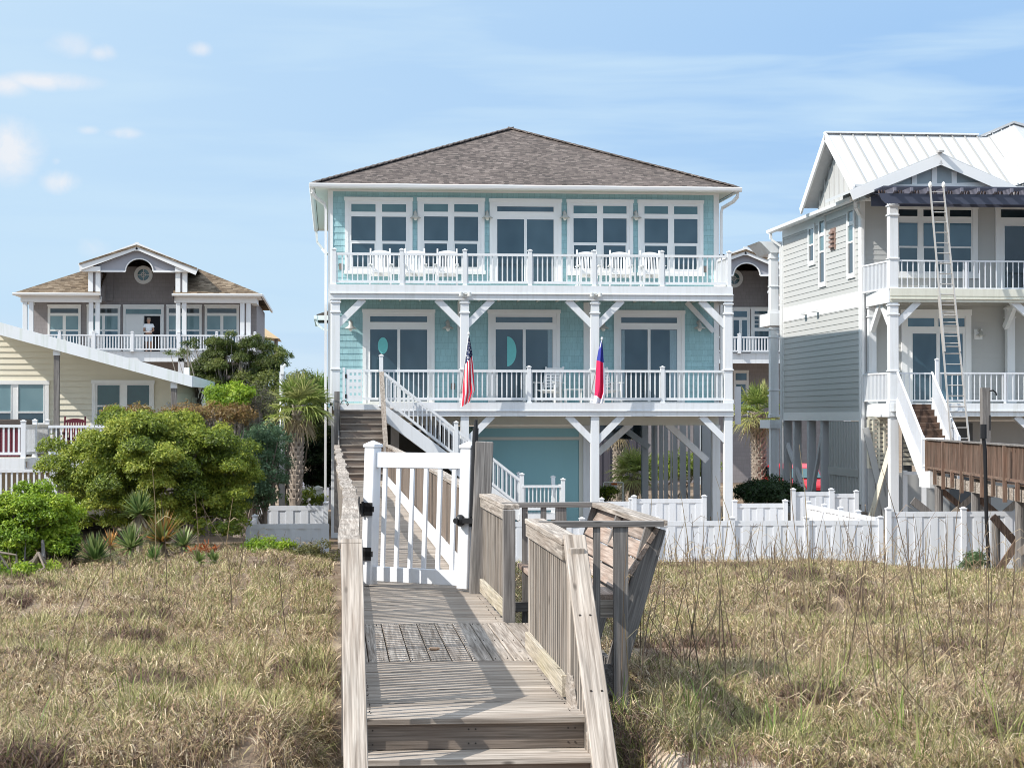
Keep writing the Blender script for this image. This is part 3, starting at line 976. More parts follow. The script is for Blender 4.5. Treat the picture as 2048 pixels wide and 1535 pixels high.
# ------------------------------------------------------------------ chairs on the decks
def rocking_chair(label, loc, mat, group, slats=6, high=1.15):
    r = thing('rocking_chair', label, 'chair', loc, group)
    x, y, z = loc
    s = MB()
    for k in range(7): s.box(x - .26, x + .26, y - .25 + k * .075, y - .19 + k * .075, z + .42 - k * .012, z + .445 - k * .012)
    s.build('seat', mat, r)
    bk = MB()
    for k in range(slats):
        xx = x - .21 + .42 * k / (slats - 1); w = .022
        bk.hexa([(xx - w, y + .26, z + .38), (xx + w, y + .26, z + .38), (xx + w, y + .28, z + .38), (xx - w, y + .28, z + .38),
                 (xx - w, y + .44, z + high - .1), (xx + w, y + .44, z + high - .1), (xx + w, y + .46, z + high - .1), (xx - w, y + .46, z + high - .1)])
    for k in range(10):   # crowned top rail
        a, b_ = -1 + k / 5, -1 + (k + 1) / 5
        za, zb_ = z + high - .02 - .05 * a * a, z + high - .02 - .05 * b_ * b_
        bk.hexa([(x + a * .27, y + .43, z + high - .13), (x + b_ * .27, y + .43, z + high - .13), (x + b_ * .27, y + .47, z + high - .13), (x + a * .27, y + .47, z + high - .13),
                 (x + a * .27, y + .44, za), (x + b_ * .27, y + .44, zb_), (x + b_ * .27, y + .48, zb_), (x + a * .27, y + .48, za)])
    bk.box(x - .25, x + .25, y + .26, y + .29, z + .47, z + .53)
    bk.build('backrest', mat, r)
    for sgn in (-1, 1):
        xx = x + sgn * .30
        l = MB(); l.bar((xx, y - .24, z + .06), (xx, y - .24, z + .66), .045, .045, (0, 1, 0)); l.build('leg', mat, r)
        l = MB(); l.bar((xx, y + .24, z + .06), (xx - sgn * .02, y + .47, z + high + .03), .045, .045, (0, 1, 0)); l.build('leg', mat, r)
        l = MB(); l.box(xx - .06, xx + .06, y - .32, y + .34, z + .66, z + .685); l.build('armrest', mat, r)
        l = MB()
        pts = [(xx, y - .42, z + .075), (xx, y - .2, z + .03), (xx, y + .1, z + .02), (xx, y + .4, z + .05), (xx, y + .62, z + .13)]
        for a, b_ in zip(pts[:-1], pts[1:]): l.bar(a, b_, .035, .05)
        l.build('rocker', mat, r)
    return r


yc = DD + .85
names = ['white slatted rocking chair furthest left on the upper deck',
         'second white slatted rocking chair from the left on the upper deck',
         'white slatted rocking chair nearest the left side of the upper sliding door',
         'white slatted rocking chair nearest the right side of the upper sliding door',
         'white slatted rocking chair on the upper deck below the rightmost wall lamp',
         'white slatted rocking chair furthest right on the upper deck']
proto = None
for u, lab in zip((760.7, 829, 893, 1178, 1240.6, 1305), names):
    loc = (PX(u, yc), yc, Z_UP)
    if proto is None:
        proto = rocking_chair(lab, loc, M['chairwhite'], 'white rocking chairs on the upper deck')
        proto['_'] = 0; del proto['_']
    else:
        c = copy_tree(proto); c.location = loc; c['label'] = lab
        c.rotation_euler.z = R(random.uniform(-7, 7))


def deck_chair(label, loc, rot, grp):
    r = thing('deck_chair', label, 'chair', loc, grp)
    x, y, z = loc
    s = MB()
    for k in range(6): s.box(x - .27, x + .27, y - .25 + k * .09, y - .18 + k * .09, z + .38 - k * .015, z + .40 - k * .015)
    s.build('seat', M['chairwhite'], r)
    bk = MB()
    for k in range(7):
        zz = z + .48 + k * .085
        bk.box(x - .27, x + .27, y + .27 + k * .028, y + .29 + k * .028, zz, zz + .062)
    for sg in (-1, 1): bk.bar((x + sg * .27, y + .25, z + .36), (x + sg * .27, y + .50, z + 1.08), .05, .04)
    bk.build('backrest', M['chairwhite'], r)
    for sg in (-1, 1):
        for yy in (-.25, .25):
            l = MB(); l.box(x + sg * .30 - .025, x + sg * .30 + .025, y + yy - .025, y + yy + .025, z, z + .60); l.build('leg', M['chairwhite'], r)
        l = MB(); l.box(x + sg * .30 - .06, x + sg * .30 + .06, y - .32, y + .36, z + .60, z + .625); l.build('armrest', M['chairwhite'], r)
    r.rotation_euler.z = rot
    return r


yl = DD + 1.0
d1 = deck_chair('white slat-back deck chair on the lower deck between the two flags', (PX(1097, yl), yl, Z_LOW), R(-28), 'white deck chairs on the lower deck')
c = copy_tree(d1); c.location = (PX(1216, yl), yl, Z_LOW); c.rotation_euler.z = R(24)
c['label'] = 'white slat-back deck chair on the lower deck half hidden behind the red and blue flag'
ts = thing('side_table', 'low white side table on the lower deck beside the slat-back chair', 'table', (PX(1146, yl), yl, Z_LOW))
x, y, z = PX(1146, yl), yl, Z_LOW
mb = MB(); [mb.box(x - .28 + k * .095, x - .20 + k * .095, y - .25, y + .25, z + .40, z + .42) for k in range(6)]; mb.build('table_top', M['chairwhite'], ts)
for sx in (-1, 1):
    for sy in (-1, 1):
        mb = MB(); mb.box(x + sx * .22 - .02, x + sx * .22 + .02, y + sy * .2 - .02, y + sy * .2 + .02, z, z + .40); mb.build('leg', M['chairwhite'], ts)
# ------------------------------------------------------------------ dune boardwalk (deck top at DK)
XL, XR = .115, 1.42
walk = thing('boardwalk', 'weathered gray timber boardwalk with railings leading over the dune to the turquoise house', 'boardwalk', (.8, 11.3, DK))
mb = MB()
def planks_x(mb, y0, y1, x0, x1, w=.138, gap=.008, z=DK):
    y = y0
    while y < y1 - .02:
        j = random.uniform(-.003, .003)
        mb.box(x0 + random.uniform(-.008, .008), x1 + random.uniform(-.008, .008), y, min(y + w, y1), z - .036 + j, z + j)
        y += w + gap
planks_x(mb, 11.34, 13.95, XL, XR + .02)
mb.build('cross_planks', M['woodx'], walk, bevel=.004)
mb = MB(); planks_x(mb, 16.52, 54.0, XL - .03, XR)
mb.build('cross_planks', M['woodx'], walk, bevel=.004)
mb = MB()
x = XL - .02
while x < 1.82:
    j = random.uniform(-.003, .003)
    mb.box(x, x + .138, 13.96, 16.51, DK - .036 + j, DK + j); x += .146
mb.build('landing_planks', M['woody'], walk, bevel=.004)
mb = MB()
mb.box(XL - .04, XL, 11.36, 54, DK - .26, DK - .04); mb.box(XR, XR + .04, 11.36, 54, DK - .26, DK - .04)
mb.box(XL, 1.98, 13.98, 14.02, DK - .26, DK - .04); mb.box(XL, 1.98, 16.44, 16.48, DK - .26, DK - .04); mb.box(1.96, 2.0, 13.98, 16.48, DK - .26, DK - .04)
mb.build('joist', M['gwoody'], walk)
for yy in (13.0, 15.2, 18.5, 21.5, 25, 29, 33, 37, 41, 45, 49, 53):
    for xx in (XL + .10, XR - .05):
        m_ = MB(); m_.box(xx - .07, xx + .07, yy - .07, yy + .07, -.2, DK - .05); m_.build('pile', M['gwoodz'], walk)
# near stairs: three cross boards and risers, then down into the sand
mb = MB(); rb = MB()
rise_n, run_n = .182, .29
for k in range(7):
    z = DK - rise_n * k
    y1 = 11.34 - run_n * k
    rb.box(XL, XR, y1 - .002, y1 + .034, z - .036 - .145, z - .040)
    rb.box(XL, XR, y1 - .002, y1 + .034, z - rise_n - .0, z - .036 - .147) if False else None
    if k:
        mb.box(XL - .0, XR + .01, y1 - .035, y1 + .135, z - .036, z); mb.box(XL, XR + .01, y1 + .143, y1 + run_n - .003, z - .038, z - .002)
mb.box(XL, XR + .01, 11.30, 11.337, DK - .036, DK - .001)
mb.build('tread', M['woodx'], walk, bevel=.004)
rb.build('riser', wood('step_riser_wood', 'x', (.29, .24, .20), (.11, .09, .075), (.27, .17, .12), .35), walk)
mb = MB()
for x in (XL - .04, XR + .005):
    mb.prism([(x, 11.34, DK - .04), (x, 11.34, DK - .3), (x, 9.2, DK - 1.65), (x, 9.2, DK - 1.38)], (.036, 0, 0))
mb.build('stringer', M['woody'], walk)

# left railing
CH = .97
path = [(.085, 11.75), (.10, 14), (.135, 17), (.155, 20.8), (.10, 26.7), (.085, 38), (.05, 53)]
def lx(y): return float(np.interp(y, [p[1] for p in path], [p[0] for p in path]))
mb = MB()
ys_ = [11.75, 13.9, 16.0, 18.4, 20.9, 23.2, 25.6, 28, 30.5, 33, 36, 39, 42, 45, 48, 51, 53.6]
for a, b in zip(ys_[:-1], ys_[1:]):
    j = (random.uniform(-.008, .008) if a > 17 else 0); zz = DK + CH - .02 + random.uniform(-.006, .004)
    n = 3   # slightly cupped and bowed boards
    for q in range(n):
        y0_, y1_ = a + (b - a) * q / n, a + (b - a) * (q + 1) / n
        bow = lambda yy: .022 * math.sin(math.pi * (yy - a) / (b - a)) * (1 if int(a * 7) % 2 else -1) * (1 if a > 17 else .2)
        mb.bar((lx(y0_) + j + bow(y0_), y0_, zz), (lx(y1_) + j + bow(y1_), y1_ - (.004 if q == n - 1 else 0), zz), .135, .036)
mb.build('cap_rail', M['woody'], walk)
plank('hand_rail', (.10, 11.80, DK + CH + .0), (.115, 9.25, DK + CH - 1.72), .125, .045, M['woody'], walk)
mb = MB()
y = 12.0
while y < 53:
    x = lx(y) + .01
    mb.box(x - .018, x + .018, y, y + .06, DK + .06, DK + CH - .04); y += .122 if y < 19.5 else .152
y = 11.8
while y > 9.6:
    mb.box(.10, .13, y, y + .032, DK - (11.9 - y) * .65 + .06, DK + CH - .06 - (11.85 - y) * .645); y -= .13
mb.build('pickets', M['woodz'], walk)
mb = MB()
for a, b in zip(ys_[:-1], ys_[1:]):
    mb.bar((lx(a) + .015, a, DK + .09), (lx(b) + .015, b - .005, DK + .09), .036, .13)
    mb.bar((lx(a) + .035, a, DK + CH - .09), (lx(b) + .035, b - .005, DK + CH - .09), .03, .085)
mb.build('lower_rail', M['gwoody'], walk)
for yy in (11.9, 14.6, 17.4, 19.6, 22.5, 25.6, 29, 33, 37, 41, 45, 49, 52.6):
    m_ = MB(); x = lx(yy) + (.0 if yy < 18 else .05); m_.box(x - .045, x + .045, yy - .045, yy + .045, DK - .3, DK + CH - .045); m_.build('post', M['gwoodz'], walk)

# right railing beyond the gate: close board fence with a white kick board
mb = MB(); y = 19.6; i = 0
while y < 53.2:
    x = 1.36 + .02 * math.sin(y)
    w = .135 + random.uniform(-.012, .012)
    if i % 9 != 8: mb.box(x - .01, x + .012 + random.uniform(0, .012), y, y + w, DK + .08 + random.uniform(-.02, .02), DK + CH - .03 + random.uniform(-.03, .02))
    y += w + random.uniform(.012, .03); i += 1
mb.build('fence_boards', wood('fence_board_wood', 'z', (.30, .25, .21), (.12, .095, .08), (.30, .2, .14), .4), walk)
mb = MB()
for a, b in zip([19.6, 22.4, 26, 30, 34, 38, 42, 46, 50], [22.4, 26, 30, 34, 38, 42, 46, 50, 53.4]):
    mb.bar((1.40 + random.uniform(-.01, .01), a, DK + CH - .01), (1.40 + random.uniform(-.01, .01), b - .006, DK + CH - .01), .14, .036)
mb.build('cap_rail', M['woody'], walk)
mb = MB(); mb.box(1.30, 1.335, 19.55, 53, DK + .02, DK + .22); mb.build('kick_board', M['white'], walk)
for yy in (22.4, 26, 30, 34, 38, 42, 46, 50, 53.2):
    m_ = MB(); m_.box(1.385, 1.475, yy - .045, yy + .045, DK - .3, DK + CH - .035); m_.build('post', M['woodz'], walk)

# tall gate post and the two near right railings
plank('gate_post', (1.37, 19.30, DK - .35), (1.445, 19.30, DK + 1.47), .17, .17, M['gwoody'], walk, .01, (0, 1, 0))
def picket_rail(x0, y0, x1, y1, sp=.075, capw=.14, n=None):
    mb = MB()
    mb.bar((x0 + .03, y0, DK + CH - .02), (x1 + .03, y1, DK + CH - .02), capw, .038); mb.build('cap_rail', M['woody'], walk, bevel=.004)
    mb = MB(); L = abs(y1 - y0); k = int(L / sp)
    for i in range(k + 1):
        f = i / k; x = x0 + (x1 - x0) * f; y = y0 + (y1 - y0) * f
        mb.box(x - .004, x + .036, y - .02, y + .02, DK + .05, DK + CH - .04)
    mb.build('pickets', M['woodz'], walk)
    mb = MB()
    mb.bar((x0 - .02, y0, DK + .085), (x1 - .02, y1, DK + .085), .034, .13); mb.build('lower_rail', M['mossy'], walk, bevel=.003)
    mb = MB(); mb.bar((x0 - .018, y0, DK + CH - .085), (x1 - .018, y1, DK + CH - .085), .03, .085); mb.build('upper_rail', M['woody'], walk)
picket_rail(1.43, 19.2, 1.45, 16.7, .14)
picket_rail(1.415, 14.42, 1.40, 11.95, .118)
m_ = MB(); m_.box(1.40, 1.50, 16.55, 16.65, DK - .02, DK + CH - .04); m_.build('post', M['gwoodz'], walk, bevel=.004)
m_ = MB(); m_.box(1.405, 1.50, 14.38, 14.47, DK - .3, DK + CH - .04); m_.build('post', M['woodz'], walk, bevel=.004)
m_ = MB(); m_.box(1.40, 1.49, 11.84, 11.94, DK - .6, DK + CH - .05); m_.build('post', M['woodz'], walk, bevel=.004)
plank('hand_rail', (1.445, 12.0, DK + CH + .008), (1.41, 9.3, DK + CH - 1.97), .135, .04, M['woody'], walk)
mb = MB(); y = 11.75
while y > 9.7:
    zz = DK + CH - .03 - (12.0 - y) * .735; mb.box(1.42, 1.452, y, y + .034, zz - .84, zz); y -= .12
mb.build('pickets', M['woodz'], walk)
mb = MB(); mb.bar((1.40, 11.9, DK + .12), (1.40, 9.4, DK - 1.70), .036, .14); mb.build('lower_rail', M['woody'], walk)

# nail heads and knots showing on the nearest boards
mb = MB()
y = 11.34 + .146
while y < 19:
    if not 13.9 < y < 16.5:
        for x in (XL + .09, XR - .06):
            for o in (.035, .10):
                if random.random() < .6: mb.cyl((x, y + o, DK + .0), (x + random.uniform(-.01, .01), y + o, DK + .004), .0036, .0036, 6)
    y += .146
for x in np.arange(XL + .05, 1.8, .146):
    for yy in (14.05, 15.2, 16.4):
        for o in (.03, .09): mb.cyl((x + o, yy, DK), (x + o, yy + random.uniform(-.02, .02), DK + .004), .0036, .0036, 6)
for z in (DK - .07, DK - .15):
    for x in (XL + .06, XL + .10, .76, .80, XR - .09, XR - .05): mb.cyl((x, 11.345, z), (x, 11.335, z), .0055, .0055, 6)
for yy in (10.4, 10.9, 11.4): 
    zz = DK + CH + .008 - (12.0 - yy) * .733 + .02
    for o in (-.03, .03): mb.cyl((1.435 + o, yy, zz), (1.435 + o, yy, zz + .012), .006, .006, 6)
tag(mb.build('nail_heads', flat('rusty_nails', (.05, .04, .035)), walk, recalc=False), kind='stuff')

# bench bay
bench = thing('bench', 'weathered timber bench with tall reclined plank back in the boardwalk bay', 'bench', (1.8, 15.4, DK))
s = MB()
for k in range(3): s.box(1.57 + k * .148, 1.57 + k * .148 + .14, 14.02, 17.15, DK + .41, DK + .45)
s.build('seat', M['bench'], bench, bevel=.004)
bk = MB()
v0, v1 = Vector((1.99, 0, DK + .47)), Vector((2.27, 0, DK + .93))
tdir = (v1 - v0).normalized(); L = (v1 - v0).length
nrm = Vector((tdir.z, 0, -tdir.x))
for k in range(4):
    a = v0 + tdir * (L * k / 4 + .006); b = v0 + tdir * (L * (k + 1) / 4 - .006)
    bk.hexa([(a.x, 14.0, a.z), (a.x + nrm.x * .035, 14.0, a.z + nrm.z * .035), (a.x + nrm.x * .035, 17.0, a.z + nrm.z * .035), (a.x, 17.0, a.z),
             (b.x, 14.0, b.z), (b.x + nrm.x * .035, 14.0, b.z + nrm.z * .035), (b.x + nrm.x * .035, 17.0, b.z + nrm.z * .035), (b.x, 17.0, b.z)])
bk.build('backrest', M['bench'], bench, bevel=.004)
mb = MB(); mb.bar((2.27, 13.95, DK + .955), (2.27, 17.0, DK + .955), .15, .036); mb.build('top_board', M['woody'], bench)
for yy in (14.0, 15.5, 17.0):
    plank('back_brace', (2.275, yy + .045, DK + .92), (1.91, yy + .045, DK - .35), .05, .15, M['gwoody'], bench, up=(1, 0, 0))
    mb = MB(); mb.box(1.60, 1.98, yy - .02, yy + .02, DK + .29, DK + .41); mb.build('seat_bearer', M['woodx'], bench)
    mb = MB(); mb.bar((1.62, yy, DK + .29), (1.72, yy, DK - .1), .04, .09, (0, 1, 0)); mb.build('leg', M['gwoodz'], bench)
for nm, yy in (('near', 13.88), ('far', 16.98)):
    mb = MB(); mb.bar((1.42, yy, DK + .955), (2.30, yy, DK + .955), .09, .042); mb.build('end_rail', M['gwoodx'], bench, bevel=.003)
    for xx, w in ((2.0, .10), (1.83, .045)) if nm == 'near' else ((1.62, .045), (1.78, .045), (1.93, .09), (1.50, .04)):
        mb = MB(); zl = (-.6 if w > .06 else -.25)
        mb.box(xx - w / 2, xx + w / 2, yy - .03, yy + .03, DK + zl, DK + .934); mb.build('post', M['gwoodz'], bench)
mb = MB(); mb.box(1.5, 2.1, 14.1, 16.4, DK + .02, DK + .05) if False else mb.box(1.5, 2.0, 16.9, 16.94, DK + .05, DK + .13); mb.build('foot_rail', M['gwoodx'], bench)

# white vinyl gate
gl_, gr_ = Vector((.345, 20.2, DK)), Vector((1.268, 19.45, DK))
gate = thing('gate', 'white vinyl picket gate across the boardwalk', 'gate', tuple(gl_))
gd = (gr_ - gl_); GW = gd.length; gd.normalize()
def gp(s_, z, oy=0): return gl_ + gd * s_ + Vector((-gd.y, gd.x, 0)) * oy + Vector((.028 * z, 0, z))
def gpost(s_, z0, z1, w):
    mb = MB(); mb.bar(gp(s_, z0), gp(s_, z1), w, w, (gd.y, -gd.x, 0))
    c = gp(s_, z1)
    e = w / 2 + .012; k = len(mb.v)
    ax, ay = gd * e, Vector((-gd.y, gd.x, 0)) * e
    mb.hexa([c - ax - ay, c + ax - ay, c + ax + ay, c - ax + ay] + [q + Vector((0, 0, .03)) for q in (c - ax - ay, c + ax - ay, c + ax + ay, c - ax + ay)])
    k = len(mb.v); mb.v += [tuple(q + Vector((0, 0, .03))) for q in (c - ax - ay, c + ax - ay, c + ax + ay, c - ax + ay)] + [tuple(c + Vector((0, 0, .075)))]
    for i in range(4): mb.f.append((k + i, k + (i + 1) % 4, k + 4))
    return mb
gpost(0, .02, 1.40, .125).build('post', M['vinyl'], gate, bevel=.006); gpost(GW, .03, 1.40, .125).build('post', M['vinyl'], gate, bevel=.006)
mb = MB(); mb.bar(gp(.06, 1.275), gp(GW - .06, 1.275), .05, .155); mb.build('rail', M['vinyl'], gate, bevel=.006)
mb = MB(); mb.bar(gp(.06, .13), gp(GW - .06, .13), .05, .15); mb.build('rail', M['vinyl'], gate, bevel=.006)
for k in range(6):
    s_ = .06 + (GW - .12) * (k + .62) / 6.25
    mb = MB(); mb.bar(gp(s_, .2), gp(s_, 1.2), .026, .044, (gd.x, gd.y, 0)); mb.build('picket', M['vinyl'], gate)
for z in (.78, .33):   # strap hinges
    mb = MB()
    for (a, b, h) in ((-.03, .09, .055), (-.03, .07, .13), (-.10, -.055, .11)):
        p, q = gp(a, z, -.075), gp(b, z, -.075)
        mb.bar(p, q, .012, h)
    mb.cyl(gp(-.045, z - .075, -.085), gp(-.045, z + .075, -.085), .014)
    mb.build('hinge', M['black'], gate)
mb = MB()
mb.bar(gp(GW - .02, .70, -.09), gp(GW + .17, .70, -.09), .07, .05); mb.ball(tuple(gp(GW - .01, .70, -.10)), .05, .05, .06); mb.cyl(gp(GW - .02, .70, -.17), gp(GW - .02, .70, -.09), .028)
mb.bar(gp(GW + .10, .64, -.06), gp(GW + .10, .78, -.06), .05, .05)
mb.build('latch', M['black'], gate)
mb = MB(); mb.cyl(gp(GW + .105, .74, -.06), gp(GW + .115, 1.60, -.06), .032, .03, 10); mb.cyl(gp(GW + .115, 1.60, -.06), gp(GW + .118, 1.68, -.06), .02, .015, 8); mb.build('latch_rod', M['black'], gate, smooth=False)

# small shell left on the boards
mb = MB(); p = Vector((.72, 14.6, DK + .012)); mb.ball(p, .035, .022, .014, 8, 5); mb.ball(p + Vector((.03, .012, 0)), .02, .016, .012, 8, 5)
tag(mb.build('seashell', flat('shell', (.62, .42, .28), .5), None, smooth=True), 'small tan seashell lying on the boardwalk landing planks', 'seashell')

# ------------------------------------------------------------------ white vinyl fences
def fence(label, p0, p1, h, z0, sp, group='white vinyl privacy fences', mat=None, flip=1, last=True, first=True):
    p0 = Vector((p0[0], p0[1], 0)); p1 = Vector((p1[0], p1[1], 0))
    r = thing('vinyl_fence', label, 'fence', (p0.x, p0.y, z0), group)
    L = (p1 - p0).length; n = max(1, round(L / sp)); dv = (p1 - p0) / n; t_ = dv.normalized(); nn = Vector((t_.y, -t_.x, 0))
    for i in range(n + 1):
        if (i == 0 and not first) or (i == n and not last): continue
        c = p0 + dv * i
        rail_post(r, (c.x, c.y, z0), h + .06, .12, M['vinyl'], 'post')
    for i in range(n):
        a, b = p0 + dv * i + t_ * .062, p0 + dv * (i + 1) - t_ * .062
        mb = MB()
        mb.bar(a + up * (z0 + h - .06), b + up * (z0 + h - .06), .055, .12)
        mb.bar(a + up * (z0 + .12), b + up * (z0 + .12), .055, .14)
        k = max(2, round((b - a).length / .19)); w = (b - a).length / k
        for j in range(k):
            o = nn * ((.012 if j % 2 else -.004))
            q0, q1 = a + t_ * (w * j + .003) + o, a + t_ * (w * (j + 1) - .003) + o
            mb.bar(q0 + up * (z0 + .5 * h), q1 + up * (z0 + .5 * h), .024, h - .2)
            if j: 
                g_ = a + t_ * (w * j) + nn * .004
                mb.bar(g_ + up * (z0 + .2), g_ + up * (z0 + h - .13), .02, .03, t_)
        mb.build('panel', M['vinyl'], r)
    return r


def fx(u, d): return (PX(u, d), d)
H1 = PZ(1043, 48); H2 = PZ(1026, 46.5)
fence('long low white vinyl fence crossing in front of the turquoise house', fx(1012, 48), fx(1760, 48), H1 + .15, -.15, 1.83)
fence('taller white vinyl fence at the right edge below the brown walkway', fx(1776, 46.5), fx(2075, 46.5), H2 + .25, -.25, 1.66)
fence('sunlit white vinyl fence running back between the two beach houses', (PX(1757, 48), 48.15), (PX(1617, 55.5), 55.5), PZ(1040, 48) + .12, -.1, 1.83, first=False)
fence('white vinyl fence in front of the dark hedge right of the turquoise house', fx(1469, 54), fx(1570, 54), PZ(1008, 54) + .1, -.1, 1.75)
fence('short white vinyl fence stepping back behind the dark hedge', fx(1586, 56.5), fx(1662, 56.5), PZ(985, 56.5) + .1, -.1, 1.1)
fence('low white vinyl fence against the gray siding of the right beach house', (PX(1664, 58), 58), (PX(1712, 58), 58), PZ(989, 58) + .1, -.1, .8)
fence('white vinyl fence panel under the right bay of the turquoise house', fx(1268, 55), fx(1408, 55), PZ(998, 55) + .1, -.1, 2.0)
fence('narrow white vinyl fence panel left of the middle deck pile', fx(1203, 55.4), fx(1262, 55.4), PZ(1003, 55.4) + .1, -.1, 1.0)
fence('white vinyl fence at the front of the small yard left of the boardwalk', fx(497, 47), fx(664, 47), PZ(1045, 47) + .15, -.15, 2.1, last=False)
fence('white vinyl fence at the back of the small yard left of the boardwalk', fx(522, 52), fx(652, 52), PZ(1009, 52) + .15, -.15, 2.0)
fence('short white vinyl fence side of the small yard left of the boardwalk', (PX(497, 47), 47.15), (PX(522, 52), 51.85), PZ(1045, 47) + .15, -.15, 2.4, first=False, last=False)
# ------------------------------------------------------------------ pale gray house on the right (metal roof)
ND, NW = 58.0, 60.5
NX0 = PX(1722, NW)
neigh = thing('gray_beach_house', 'pale gray lap-sided beach house on piles with white metal roof and double decks', 'house', (NX0, NW, 0))
NXR = NX0 + 11.5
NB = NW + 10.0
nz_low, nz_up, nz_eave = PZ(806, ND), PZ(577, ND), PZ(392, NW)
zsb = PZ(840, NW, 1716)
mb = MB()
mb.box(NX0, NXR, NW, NB, zsb, nz_eave)
lap_front(mb, NX0 + .1, NXR, nz_low, nz_up - .3, NW, .16, .016); lap_front(mb, NX0 + .1, NXR, nz_up, nz_eave, NW, .16, .016)
zbA, zbB = PZ(612, NW, 1716), PZ(583, NW, 1716)
lap_side(mb, NW + .1, NB, zsb + .25, zbA, NX0, -1, .19, .02); lap_side(mb, NW + .1, NB, zbB, nz_eave - .28, NX0, -1, .19, .02)
mb.build('wall', M['graysiding'], neigh)
mb = MB()
mb.box(NX0 - .03, NX0 + .14, NW - .03, NW + .13, zsb - 2.6, nz_eave - .02)
mb.box(NX0 - .03, NX0 + .1, NB - .1, NB + .03, zsb, nz_eave - .02)
mb.box(NX0 - .026, NX0 - .0005, NW + .13, NB - .1, zbA - .02, zbB + .02)
mb.box(NX0 - .024, NX0 - .0005, NW + .13, NB - .1, nz_eave - .30, nz_eave - .02)
mb.box(NX0 - .024, NX0 - .0005, NW + .13, NB - .1, zsb - .02, zsb + .26)
mb.build('corner_board', M['trim'], neigh)
# side windows (tall narrow, seen edge-on)
def side_window(y0, y1, z0, z1, trans=None):
    mb = MB(); x = NX0 - .005
    for a, b, c, d in ((y0 - .12, y1 + .12, z1, z1 + .16), (y0 - .12, y1 + .12, z0 - .16, z0), (y0 - .12, y0, z0, z1), (y1, y1 + .12, z0, z1)):
        mb.box(x - .06, x, a, b, c, d)
    zm = z0 + (z1 - z0) * .5; mb.box(x - .05, x, y0, y1, zm - .03, zm + .03)
    if trans: mb.box(x - .055, x, y0, y1, trans - .06, trans + .06)
    w = mb.build('window', M['trim'], neigh)
    g = MB(); g.face([(x - .025, y0, z0), (x - .025, y1, z0), (x - .025, y1, zm), (x - .025, y0, zm)]); g.build('pane', M['glass3'], w)
    g = MB(); g.face([(x - .025, y0, zm), (x - .025, y1, zm), (x - .025, y1, z1), (x - .025, y0, z1)]); g.build('pane', M['transom'], w)
def yy(u):   # depth of a point of the side wall seen at photo column u
    return NX0 * F / (u - 670) if u != 670 else 0
for u0, u1, v0, v1, tr in ((1636, 1627, 456, 520, None), (1656, 1647, 440, 563, .78), (1711, 1701, 420, 545, .8)):
    d = NX0 / math.tan(math.atan((u0 - 1024) / F) + R(5.08)); d2 = NX0 / math.tan(math.atan((u1 - 1024) / F) + R(5.08))
    z1, z0 = PZ(v0, d, u0), PZ(v1, d, u0)
    side_window(d, d2, z0, z1, z0 + (z1 - z0) * tr if tr else None)
dv_ = NX0 / math.tan(math.atan((1672 - 1024) / F) + R(5.08))
mb = MB(); zv = PZ(480, dv_, 1672)
mb.box(NX0 - .05, NX0, dv_ - .25, dv_ + .3, zv - .32, zv + .38)
for k in range(4): mb.box(NX0 - .12, NX0 - .05, dv_ - .2, dv_ + .25, zv - .25 + k * .15, zv - .17 + k * .15)
mb.build('wall_vent', flat('vent_brown', (.28, .19, .16)), neigh)
for uu in (1622, 1645):
    d = NX0 / math.tan(math.atan((uu - 1024) / F) + R(5.08)); z = PZ(623 + (1645 - uu) * .22, d, uu)
    mb = MB(); mb.prism([(NX0 - .02, d, z + .16), (NX0 - .26, d, z), (NX0 - .02, d, z - .02)], (0, .28, 0)); mb.build('vent_hood', M['trim'], neigh)

# lower roof skirt with gutter, then the steep white metal gable
ex = NX0 - .42
eyf = NW - .55
mb = MB()
mb.prism([(ex, eyf, nz_eave + .02), (NX0 + 1.3, eyf, nz_eave + .62), (NX0 + 1.3, eyf, nz_eave + .40), (ex, eyf, nz_eave - .06)], (0, NB + .4 - eyf, 0))
mb.build('roof', M['metalroof'], neigh)
mb = MB()
mb.box(ex + .02, NX0 + .0, eyf + .02, NB + .35, nz_eave - .04, nz_eave - .01); mb.build('soffit', M['trim'], neigh)
mb = MB()
mb.prism([(ex - (0 - (y)), eyf - .05, z) for y, z in [(0, nz_eave + .02), (-.12, nz_eave), (-.10, nz_eave - .10), (-.02, nz_eave - .14), (0, nz_eave - .14)]], (0, NB + .45 - eyf, 0))
xg1 = PX(1752, eyf)
mb.prism([(ex - .1, y, z) for y, z in gutter_prof(eyf, nz_eave + .02)], (xg1 - ex + .1, 0, 0))
mb.build('gutter', M['trim'], neigh)
mb = MB()
p_ = [(ex + .12, eyf + .05, nz_eave - .12), (ex + .14, eyf + .08, nz_eave - .30), (ex + .36, NW - .12, nz_eave - .48), (NX0 + .03, NW - .08, nz_eave - .62), (NX0 + .03, NW - .08, .5)]
for a, b in zip(p_[:-1], p_[1:]): mb.bar(a, b, .10, .08)
p_ = [(ex - .02, NB + .1, nz_eave - .12), (ex + .0, NB + .1, nz_eave - .35), (NX0 - .08, NB + .03, nz_eave - .6), (NX0 - .08, NB + .03, .3)]
for a, b in zip(p_[:-1], p_[1:]): mb.bar(a, b, .10, .08)
mb.build('downspout', M['trim'], neigh)
RD = 61.8                                     # ridge depth of the cross gable
rzt = PZ(267, RD, 1655); rx0 = PX(1655, RD)
fy, by = 58.7, 64.9
zf = nz_eave + .25
rx1 = rx0 + 13
slope_t = .07
def gable_pt(x, side, f):       # f 0 ridge .. 1 eave
    y = RD + (fy - RD) * f if side < 0 else RD + (by - RD) * f
    z = rzt + (zf - rzt) * f
    return (x, y, z)
mb = MB()
